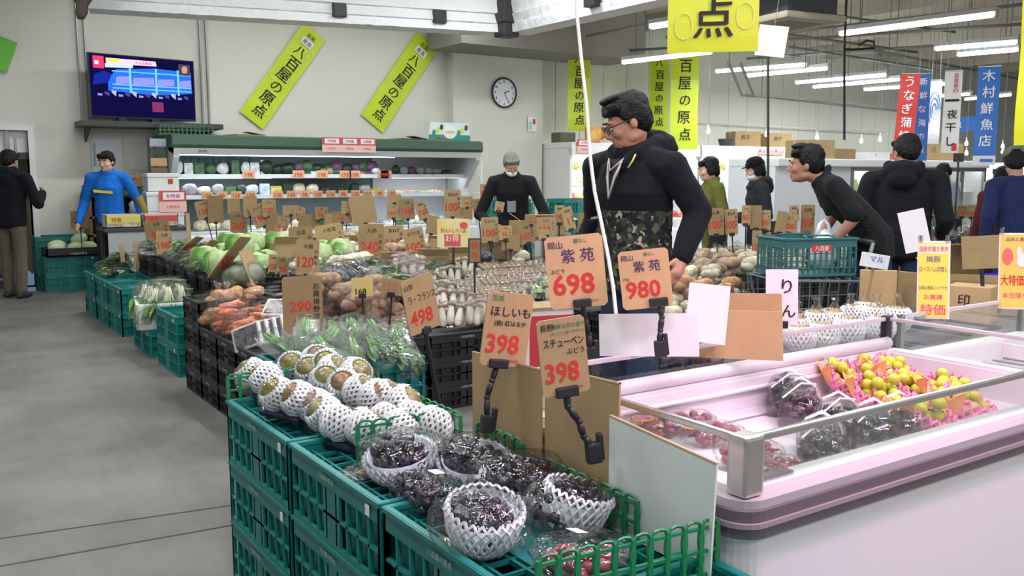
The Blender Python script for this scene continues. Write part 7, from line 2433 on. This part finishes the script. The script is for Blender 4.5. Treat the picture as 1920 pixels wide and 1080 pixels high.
def person(label, loc, rz, height=1.72, lean=0.0, head=(0.0, 0.0), hands=None, elbows=None, top=None, bottom=None, skin=M_SKIN, hair=M_HAIR, hair_style='short', extras=(), voxel=0.009, hood=False, wide=1.0,
           sleeve=1.0, collar=True, feet=None, roll=0.0, shoes=None, lower=None, longcoat=0.0):
    k = height / 1.72
    t = thing('person', label, 'person', loc, rz, None, k)
    piv = Vector((0, 0.0, 0.95))

    def L_(p, amount=1.0):
        a = R(lean) * amount
        q = Vector(p) - piv
        return piv + Matrix.Rotation(a, 3, 'X') @ q
    hip = {s: Vector((s * 0.09, 0, 0.90)) for s in (-1, 1)}
    ft = feet or {-1: (-0.10, 0.02), 1: (0.11, -0.05)}
    ank = {s: Vector((ft[s][0], ft[s][1], 0.085)) for s in (-1, 1)}
    kn = {s: (hip[s] + ank[s]) / 2 + Vector((0, -0.03, 0.01)) for s in (-1, 1)}
    sh = {s: L_((s * 0.185 * wide, 0.01, 1.395)) for s in (-1, 1)}
    nk = L_((0, 0.005, 1.46))
    hc = L_((0, -0.015, 1.60))
    el = {s: (Vector(elbows[s]) if elbows else L_((s * 0.25 * wide, 0.04, 1.12))) for s in (-1, 1)}
    hd = {s: (Vector(hands[s]) if hands else L_((s * 0.25 * wide, -0.06, 0.86))) for s in (-1, 1)}
    HM = Matrix.Rotation(R(lean) * 0.5, 3, 'X') @ Matrix.Rotation(R(-head[0]), 3, 'Z') @ Matrix.Rotation(R(head[1]), 3, 'X') @ Matrix.Rotation(R(roll), 3, 'Y')
    # HM: turns the head (head[0] > 0 = towards the person's right), head[1] > 0 = looks down

    def Hd(p):
        return hc + HM @ Vector(p)
    b = MB()
    # torso core and limbs
    chain(b, [(L_((0, 0, 0.90), 0.0), (0.14, 0.10, 0.08)), (L_((0, 0, 1.08), 0.7), (0.125, 0.09, 0.08)), (L_((0, 0, 1.28)), (0.14, 0.10, 0.09)), (L_((0, 0.01, 1.38)), (0.13, 0.085, 0.06)), (nk, (0.058, 0.058, 0.05)), (Hd((0, 0.015, -0.06)), (0.055, 0.055, 0.05))])
    for s in (-1, 1):
        chain(b, [(hip[s], 0.075), (kn[s], 0.052), (kn[s].lerp(ank[s], 0.35), 0.05), (ank[s], 0.036)])
        chain(b, [(ank[s] + Vector((0, 0.02, -0.03)), 0.035), (ank[s] + Vector((0, -0.12, -0.05)), 0.03)])
        chain(b, [(sh[s], 0.052), (el[s], 0.038), (el[s].lerp(hd[s], 0.3), 0.037), (hd[s], 0.026)])
        # hand: palm, four fingers, thumb
        d = (hd[s] - el[s]).normalized()
        side = Vector((-s, 0, 0)) - d * Vector((-s, 0, 0)).dot(d)
        if side.length < 0.2:
            side = Vector((0, -1, 0)) - d * Vector((0, -1, 0)).dot(d)
        side.normalize()
        fr_ = d.cross(side) * (-s)
        fr_ = fr_ if fr_.y < 0 else -fr_
        palm = hd[s] + d * 0.045
        chain(b, [(hd[s], (0.026, 0.026, 0.026)), (palm + fr_ * 0.0, (0.03, 0.03, 0.03)), (hd[s] + d * 0.075, (0.028, 0.028, 0.028))])
        for j, off in enumerate((-0.027, -0.009, 0.009, 0.027)):
            b0 = hd[s] + d * 0.085 + fr_ * off
            ln = (0.062, 0.074, 0.070, 0.056)[j]
            b1 = b0 + d * ln * 0.5 + side * 0.012
            b2 = b1 + d * ln * 0.3 + side * 0.03
            chain(b, [(b0, 0.0098), (b1, 0.009), (b2, 0.008)], 1)
        th0 = hd[s] + d * 0.03 + fr_ * 0.028
        chain(b, [(th0, 0.013), (th0 + d * 0.035 + fr_ * 0.022 + side * 0.01, 0.011), (th0 + d * 0.06 + fr_ * 0.026 + side * 0.024, 0.009)], 1)
    # head
    HR = HM
    def e(p, r):
        b.ball(Hd(p), r, 2, HR)
    e((0, 0.012, 0.025), (0.077, 0.094, 0.092))
    e((0, -0.022, -0.02), (0.066, 0.076, 0.085))
    e((0, -0.035, -0.075), (0.050, 0.055, 0.045))
    e((0, -0.072, -0.098), (0.022, 0.020, 0.018))
    for s in (-1, 1):
        e((s * 0.038, -0.062, -0.03), (0.026, 0.028, 0.026))
        e((s * 0.03, -0.082, 0.02), (0.028, 0.016, 0.010))
        e((s * 0.078, 0.008, -0.012), (0.009, 0.020, 0.031))
        e((s * 0.010, -0.098, -0.044), (0.010, 0.011, 0.008))
        e((s * 0.045, 0.0, -0.07), (0.02, 0.04, 0.025))
    chain(b, [(Hd((0, -0.092, 0.008)), 0.009), (Hd((0, -0.112, -0.036)), 0.0115)], 1)
    e((0, -0.088, -0.066), (0.023, 0.011, 0.006))
    e((0, -0.087, -0.077), (0.020, 0.012, 0.007))
    body = put('body', remesh(b, voxel, 'body', 2), skin, t)
    # eyes and brows
    for s in (-1, 1):
        ey = MB().ball((0, 0, 0), (0.014, 0.008, 0.0065), 2).build('eye', mat('eye_white', (220, 214, 208), 0.3), t, True)
        ey.location = Hd((s * 0.031, -0.088, -0.004))
        ey.rotation_euler = HM.to_euler()
        ir = MB().ball((0, -0.006, 0), (0.0055, 0.003, 0.0058), 1).build('iris', M_BLACK, ey, True)
        br = MB().tube([(-0.018, 0, 0), (0, -0.004, 0.004), (0.018, 0.002, 0)], 0.0034, 5).build('eyebrow', hair, t, True)
        br.location = Hd((s * 0.032, -0.098, 0.022))
        br.rotation_euler = HM.to_euler()
    mo = MB().tube([(-0.02, 0.006, 0), (0, -0.001, 0), (0.02, 0.006, 0)], 0.003, 5).build('mouth_line', mat('lip_brown', (150, 88, 78), 0.5), t, True)
    mo.location = Hd((0, -0.0985, -0.0715))
    mo.rotation_euler = HM.to_euler()
    # hair
    h = MB()

    def eh(p, r):
        h.ball(Hd(p), r, 2, HR)
    if hair_style != 'none':
        eh((0, 0.022, 0.055), (0.086, 0.10, 0.078))
        eh((0, 0.052, 0.0), (0.080, 0.066, 0.085))
        for s in (-1, 1):
            eh((s * 0.066, 0.03, 0.02), (0.022, 0.055, 0.055))
            eh((s * 0.07, -0.012, 0.035), (0.016, 0.03, 0.035))
        if hair_style in ('short', 'fringe', 'bob', 'tuft'):
            for j in range(7):
                x = -0.06 + 0.02 * j
                eh((x, -0.054 - 0.014 * math.cos(x * 20), 0.078 - 0.010 * (j % 2)), (0.020, 0.026, 0.022))
        if hair_style in ('fringe', 'bob'):
            for j in range(7):
                x = -0.06 + 0.02 * j
                eh((x, -0.070 - 0.014 * math.cos(x * 20), 0.060 - 0.008 * (j % 2)), (0.016, 0.012, 0.022))
        if hair_style == 'tuft':
            for j in range(6):
                eh((-0.05 + 0.02 * j, -0.070 - 0.010 * math.cos((-0.05 + 0.02 * j) * 20), 0.062), (0.015, 0.015, 0.020))
            eh((0, -0.03, 0.115), (0.06, 0.065, 0.02))
        if hair_style == 'bob':
            for s in (-1, 1):
                eh((s * 0.078, 0.015, -0.02), (0.018, 0.05, 0.055))
            eh((0, 0.07, -0.04), (0.07, 0.045, 0.06))
        put('hair', remesh(h, max(0.006, voxel * 0.75), 'hair', 2, 0.003, 60), hair, t)
    # ---- clothes
    tm = top or mat('dark_jacket', (36, 38, 42), 0.85)
    c = MB()
    w = wide
    low = 0.86 - longcoat
    st = [(L_((0, 0.005, low), 0.0), (0.175 * w, 0.135, 0.05)), (L_((0, 0.0, 1.0), 0.4), (0.172 * w, 0.13, 0.08)), (L_((0, 0, 1.12), 0.8), (0.168 * w, 0.125, 0.08)), (L_((0, 0, 1.28)), (0.178 * w, 0.13, 0.09)), (L_((0, 0.01, 1.39)), (0.16 * w, 0.105, 0.06)), (L_((0, 0.012, 1.445)), (0.09, 0.08, 0.045))]
    chain(c, st)
    for s in (-1, 1):
        end = el[s].lerp(hd[s], max(0.0, sleeve * 2 - 1) * 0.96) if sleeve > 0.5 else sh[s].lerp(el[s], sleeve * 2)
        chain(c, [(L_((s * 0.05, 0.012, 1.43)), 0.062), (sh[s], 0.07)])
        pts = [(sh[s], 0.071), (sh[s].lerp(el[s], 0.5), 0.065)]
        if sleeve > 0.5:
            pts += [(el[s], 0.062), (el[s].lerp(end, 0.6), 0.055), (end, 0.046)]
        else:
            pts += [(end, 0.062)]
        chain(c, pts)
    if collar:
        for j in range(14):
            a = j / 14 * 2 * math.pi
            c.ball(L_((0.072 * math.cos(a), 0.01 + 0.066 * math.sin(a), 1.475 + 0.014 * math.sin(a))), (0.022, 0.022, 0.03), 2)
    if hood:
        hq = float(hood)
        c.ball(L_((0, 0.07 + 0.025 * hq, 1.43 + 0.03 * hq)), (0.135 * hq, 0.075 * hq, 0.075 * hq), 2)
        c.ball(L_((0, 0.09 + 0.04 * hq, 1.40)), (0.10 * hq, 0.05 * hq, 0.08), 2)
        for s in (-1, 1):
            chain(c, [(L_((s * 0.10, 0.06, 1.49)), 0.045), (L_((s * 0.075, -0.04, 1.46)), 0.032), (L_((s * 0.04, -0.09, 1.41)), 0.026)])
    jme = remesh(c, max(0.008, voxel), 'jacket', 3, 0.009, 9, seed=height * 7 + loc[0])
    mats = [tm]
    if lower:
        mats.append(lower[0])
    jk = put('jacket', jme, mats, t)
    if lower:
        z1 = lower[1]
        xlim = 0.185 * w
        nf = len(jme.polygons)
        ctr = np.zeros(nf * 3)
        jme.polygons.foreach_get('center', ctr)
        ctr = ctr.reshape(-1, 3)
        idx = ((ctr[:, 2] < z1) & (abs(ctr[:, 0]) < xlim)).astype(np.int32)
        jme.polygons.foreach_set('material_index', idx)
        jme.update()
    bm_ = bottom or mat('dark_trousers', (40, 42, 48), 0.85)
    c = MB()
    chain(c, [((0, 0.005, 0.97), (0.155, 0.115, 0.05)), ((0, 0.005, 0.88), (0.165, 0.125, 0.06))])
    for s in (-1, 1):
        chain(c, [(hip[s], 0.095), (kn[s], 0.072), (ank[s] + Vector((0, 0, 0.02)), 0.062)])
    put('trousers', remesh(c, 0.011, 'trousers', 3, 0.007, 10), bm_, t)
    for s in (-1, 1):
        c = MB()
        chain(c, [(ank[s] + Vector((0, 0.045, -0.045)), (0.04, 0.045, 0.04)), (ank[s] + Vector((0, -0.06, -0.047)), (0.045, 0.05, 0.038)), (ank[s] + Vector((0, -0.13, -0.055)), (0.042, 0.05, 0.03))])
        put('shoe', remesh(c, 0.012, 'shoe', 2), shoes or mat('dark_shoe', (44, 40, 40), 0.6), t)
    t['_'] = 0
    del t['_']
    return t, Hd, HM, L_


def head_part(t, Hd, HM, name, mb, m, at=(0, 0, 0), smooth=True):
    o = mb.build(name, m, t, smooth)
    o.location = Hd(at)
    o.rotation_euler = HM.to_euler()
    return o


def stand(u, d, z=0.0):
    p = at_d(u, 500, d)
    return Vector((p.x, p.y, z))


CJ = {n: mat('cloth_' + n, c, 0.9, vary=0.1, scale=30, sheen=0.03, spec=0.2) for n, c in dict(black=(22, 23, 29), black2=(27, 29, 31), charcoal=(48, 48, 54), blue=(28, 108, 200), olive=(96, 98, 44), denim=(44, 58, 84), khaki=(98, 90, 76),
                                                                             navy=(36, 44, 84), grey=(120, 130, 148), maroon=(90, 36, 44), brown=(70, 58, 54), lightgrey=(150, 150, 148)).items()}

# --- the man in the black and camouflage jacket
mp = Vector((2.84, 3.185, 0))
t, Hd, HM, L_ = person('man in a black half-zip jacket with camouflage lower front and glasses looking down', mp, toward(mp, 42), 1.77, 4, (36, 20), hands={-1: (-0.27, -0.12, 0.92), 1: (0.315, -0.05, 1.015)}, elbows={-1: (-0.275, 0.03, 1.15), 1: (0.30, 0.07, 1.20)},
                       top=CJ['black'], lower=(CAMO, 1.205), bottom=CJ['denim'], hair_style='tuft', voxel=0.0065, hood=1.3, wide=1.2)
z = MB().tube([L_((-0.035, -0.105, 1.43)), L_((-0.02, -0.135, 1.36)), L_((0.0, -0.152, 1.27)), L_((0.022, -0.135, 1.36)), L_((0.045, -0.105, 1.43))], 0.0065, 6)
z.build('zip', mat('pale_zip', (170, 166, 160), 0.4), t, True)
MB().prism([(-0.03, 1.43), (0.035, 1.43), (0.0, 1.28)], -0.135, -0.105, 'y').build('shirt', mat('dark_green_shirt', (58, 62, 56), 0.9), t)
MB().tube([L_((-0.04, -0.10, 1.44)), L_((0.0, -0.138, 1.39)), L_((0.05, -0.10, 1.44))], 0.004, 5).build('shirt_edge', MATS['pale_zip'], t, True)
MB().tube([(-0.17, -0.115, 1.155), (-0.09, -0.145, 1.165), (-0.02, -0.15, 1.178)], 0.008, 6).build('pocket_zip', M_BLACK, t, True)
text('chest_lettering', 'outdoor', 0.012, M_WHITEP, t, (-0.10, -0.158, 1.172), (0, R(-5), R(-12)))
MB().tube([L_((0.095, -0.075, 1.455)), L_((0.10, -0.10, 1.43)), L_((0.085, -0.115, 1.40))], 0.0045, 5).build('hood_cord', mat('yellow_cord', (190, 190, 110), 0.6), t, True)
gm = mat('black_glasses', (22, 22, 26), 0.3)
g = MB()
for s in (-1, 1):
    ring = [(s * 0.034 + 0.026 * math.cos(q * math.pi / 8) * (1.0), -0.108 + 0.004 * abs(math.cos(q * math.pi / 8)), -0.006 + 0.018 * math.sin(q * math.pi / 8)) for q in range(16)]
    g.tube(ring, 0.0024, 5, closed=True)
    g.tube([(s * 0.06, -0.103, 0.0), (s * 0.082, -0.05, 0.004), (s * 0.086, 0.0, 0.004)], 0.0026, 5)
g.tube([(-0.008, -0.108, -0.002), (0.008, -0.108, -0.002)], 0.0022, 5)
head_part(t, Hd, HM, 'glasses', g, gm)

# --- the man at the doorway
p = stand(25, 10.35)
person('man in a dark jacket and khaki trousers standing with his back turned at the doorway', p, toward(p, 215), 1.68, 4, (0, 10), hands={-1: (-0.18, -0.36, 1.22), 1: (0.2, -0.34, 1.24)}, elbows={-1: (-0.32, -0.06, 1.10), 1: (0.34, -0.06, 1.12)},
       top=CJ['black'], bottom=CJ['khaki'], voxel=0.011, hood=True, wide=1.15)
# --- blue jacket
p = stand(212, 10.95)
t, Hd, HM, L_ = person('man in a bright blue jacket with a yellow stripe behind the serving table', p, toward(p, 8), 1.68, 6, (22, 4), hands={-1: (-0.34, -0.12, 0.86), 1: (0.42, -0.14, 0.86)}, elbows={-1: (-0.28, 0.03, 1.12), 1: (0.32, 0.02, 1.13)},
                       top=CJ['blue'], bottom=CJ['charcoal'], skin=M_SKIN_L, hair_style='fringe', voxel=0.0095, wide=1.02)
MB().prism([(-0.15, 1.225), (0.06, 1.205), (0.06, 1.235), (-0.15, 1.258)], -0.168, -0.125, 'y').build('chest_stripe', mat('yellow_stripe', (210, 200, 60), 0.6), t)
MB().tube([(0.34, -0.055, 1.16), (0.40, -0.09, 1.0), (0.43, -0.13, 0.9)], [0.05, 0.045, 0.03], 8).build('sleeve_panel', mat('olive_stripe', (120, 110, 40), 0.7), t, True)
# --- old man with mask
p = stand(962, 9.7)
t, Hd, HM, L_ = person('grey haired old man in a dark jacket and white face mask bending over his table', p, toward(p, 5), 1.66, 18, (-14, 26), hands={-1: (-0.16, -0.34, 0.90), 1: (0.18, -0.36, 0.90)}, elbows={-1: (-0.36, -0.10, 1.02), 1: (0.36, -0.10, 1.02)},
                       top=CJ['black2'], bottom=CJ['charcoal'], hair=M_HAIR_G, voxel=0.0095, wide=1.08, sleeve=0.85)
mk = MB()
V, Fc = ico(3)
head_part(t, Hd, HM, 'face_mask', MB().add([(v[0] * 0.064, -0.036 + min(0.02, v[1] * 0.075), -0.066 + v[2] * 0.05) for v in V], Fc), mat('white_mask', (232, 232, 232), 0.7))
MB().prism([(-0.045, 1.05), (0.045, 1.05), (0.05, 1.36), (-0.05, 1.36)], -0.19, -0.13, 'y').build('grey_shirt', mat('grey_shirt', (120, 126, 134), 0.8), t)
# --- two women before the fridge
p = stand(1338, 8.75)
person('woman with short black hair in an olive green coat beside the bright fridge', p, toward(p, 72), 1.57, 6, (10, 8), top=CJ['olive'], bottom=CJ['charcoal'], skin=M_SKIN_L, hair_style='bob', voxel=0.0095, wide=0.98, longcoat=0.1,
       hands={-1: (-0.2, -0.2, 1.0), 1: (0.2, -0.22, 1.0)}, elbows={-1: (-0.25, 0.0, 1.12), 1: (0.27, 0.0, 1.12)})
p = stand(1420, 9.2)
t, Hd, HM, L_ = person('woman in a dark hooded coat and brimmed cap with a shoulder bag', p, toward(p, 72), 1.56, 4, (8, 12), top=CJ['charcoal'], bottom=CJ['black2'], skin=M_SKIN_L, hair_style='bob', voxel=0.0095, wide=0.95, hood=True, longcoat=0.08,
                       hands={-1: (-0.16, -0.28, 1.06), 1: (0.16, -0.30, 1.06)}, elbows={-1: (-0.25, 0.0, 1.1), 1: (0.27, 0.0, 1.1)})
cap = MB().lathe([(0.094, 0.0), (0.098, 0.03), (0.085, 0.07), (0.05, 0.095), (0.004, 0.10)], n=18)
cap.prism([(0.09 * math.cos(q * math.pi / 8 + math.pi), -0.03 + 0.12 * math.sin(q * math.pi / 8 + math.pi)) for q in range(9)], -0.004, 0.006, 'z')
head_part(t, Hd, HM, 'cap', cap, CJ['black2'], (0, 0.01, 0.05))
head_part(t, Hd, HM, 'face_mask', MB().add([(v[0] * 0.062, -0.036 + min(0.02, v[1] * 0.075), -0.064 + v[2] * 0.045) for v in V], Fc), MATS['white_mask'])
bg = MB().rbox(-0.02, 0.06, -0.14, 0.14, 0.72, 1.05, 0.02).build('shoulder_bag', CJ['brown'], t, False, (0.26, 0.16, 0))
# --- man pushing the cart
p = stand(1634, 5.95)
t, Hd, HM, L_ = person('man in a black polo shirt and jeans leaning forward over the shopping cart', p, toward(p, 78), 1.76, 40, (10, -18), top=CJ['black2'], bottom=CJ['denim'], hair_style='tuft', voxel=0.0085, wide=1.12, sleeve=0.46,
                       hands={-1: (-0.2, -0.28, 0.97), 1: (0.2, -0.26, 0.97)}, elbows={-1: (-0.27, -0.19, 1.12), 1: (0.27, -0.16, 1.12)}, feet={-1: (-0.1, -0.02), 1: (0.11, 0.16)})
# --- man in hoodie, back turned
p = stand(1686, 6.4)
person('man in a black hoodie seen from behind near the glass door fridge', p, toward(p, 188), 1.68, 4, (-34, 14), top=CJ['black'], lower=None, bottom=CJ['denim'], hair_style='short', voxel=0.0085, wide=1.22, hood=True, hands={-1: (-0.24, -0.22, 1.0), 1: (0.24, -0.22, 1.0)},
       elbows={-1: (-0.29, 0.04, 1.12), 1: (0.29, 0.04, 1.12)})
# --- boy in grey
p = stand(1778, 11.3)
person('person in a grey long sleeved shirt looking down at the far table', p, toward(p, 62), 1.55, 12, (8, 26), top=CJ['grey'], bottom=CJ['charcoal'], skin=M_SKIN_L, hair_style='fringe', voxel=0.0105, wide=0.92, collar=False, hands={-1: (-0.14, -0.32, 1.04), 1: (0.16, -0.32, 1.04)},
       elbows={-1: (-0.26, -0.04, 1.1), 1: (0.27, -0.04, 1.1)})
# --- pair at the right edge
p = stand(1905, 7.4)
t, Hd, HM, L_ = person('man in a navy sweater and olive cap seen from behind beside the orange poster', p, toward(p, 150), 1.62, 10, (20, 14), top=CJ['navy'], bottom=CJ['denim'], voxel=0.0095, wide=1.1, collar=False)
cap = MB().lathe([(0.096, 0.0), (0.1, 0.03), (0.088, 0.07), (0.05, 0.095), (0.004, 0.10)], n=18)
cap.prism([(0.09 * math.cos(q * math.pi / 8 + math.pi), -0.03 + 0.13 * math.sin(q * math.pi / 8 + math.pi)) for q in range(9)], -0.004, 0.006, 'z')
head_part(t, Hd, HM, 'cap', cap, mat('olive_cap', (104, 108, 92), 0.8), (0, 0.01, 0.045))
p = stand(1872, 8.4)
person('dark haired person in a maroon top half hidden behind the navy sweater', p, toward(p, 160), 1.48, 4, (0, 0), top=CJ['maroon'], bottom=CJ['charcoal'], hair_style='bob', voxel=0.011, wide=0.95)

bpy.data.scenes.remove(SCRATCH)
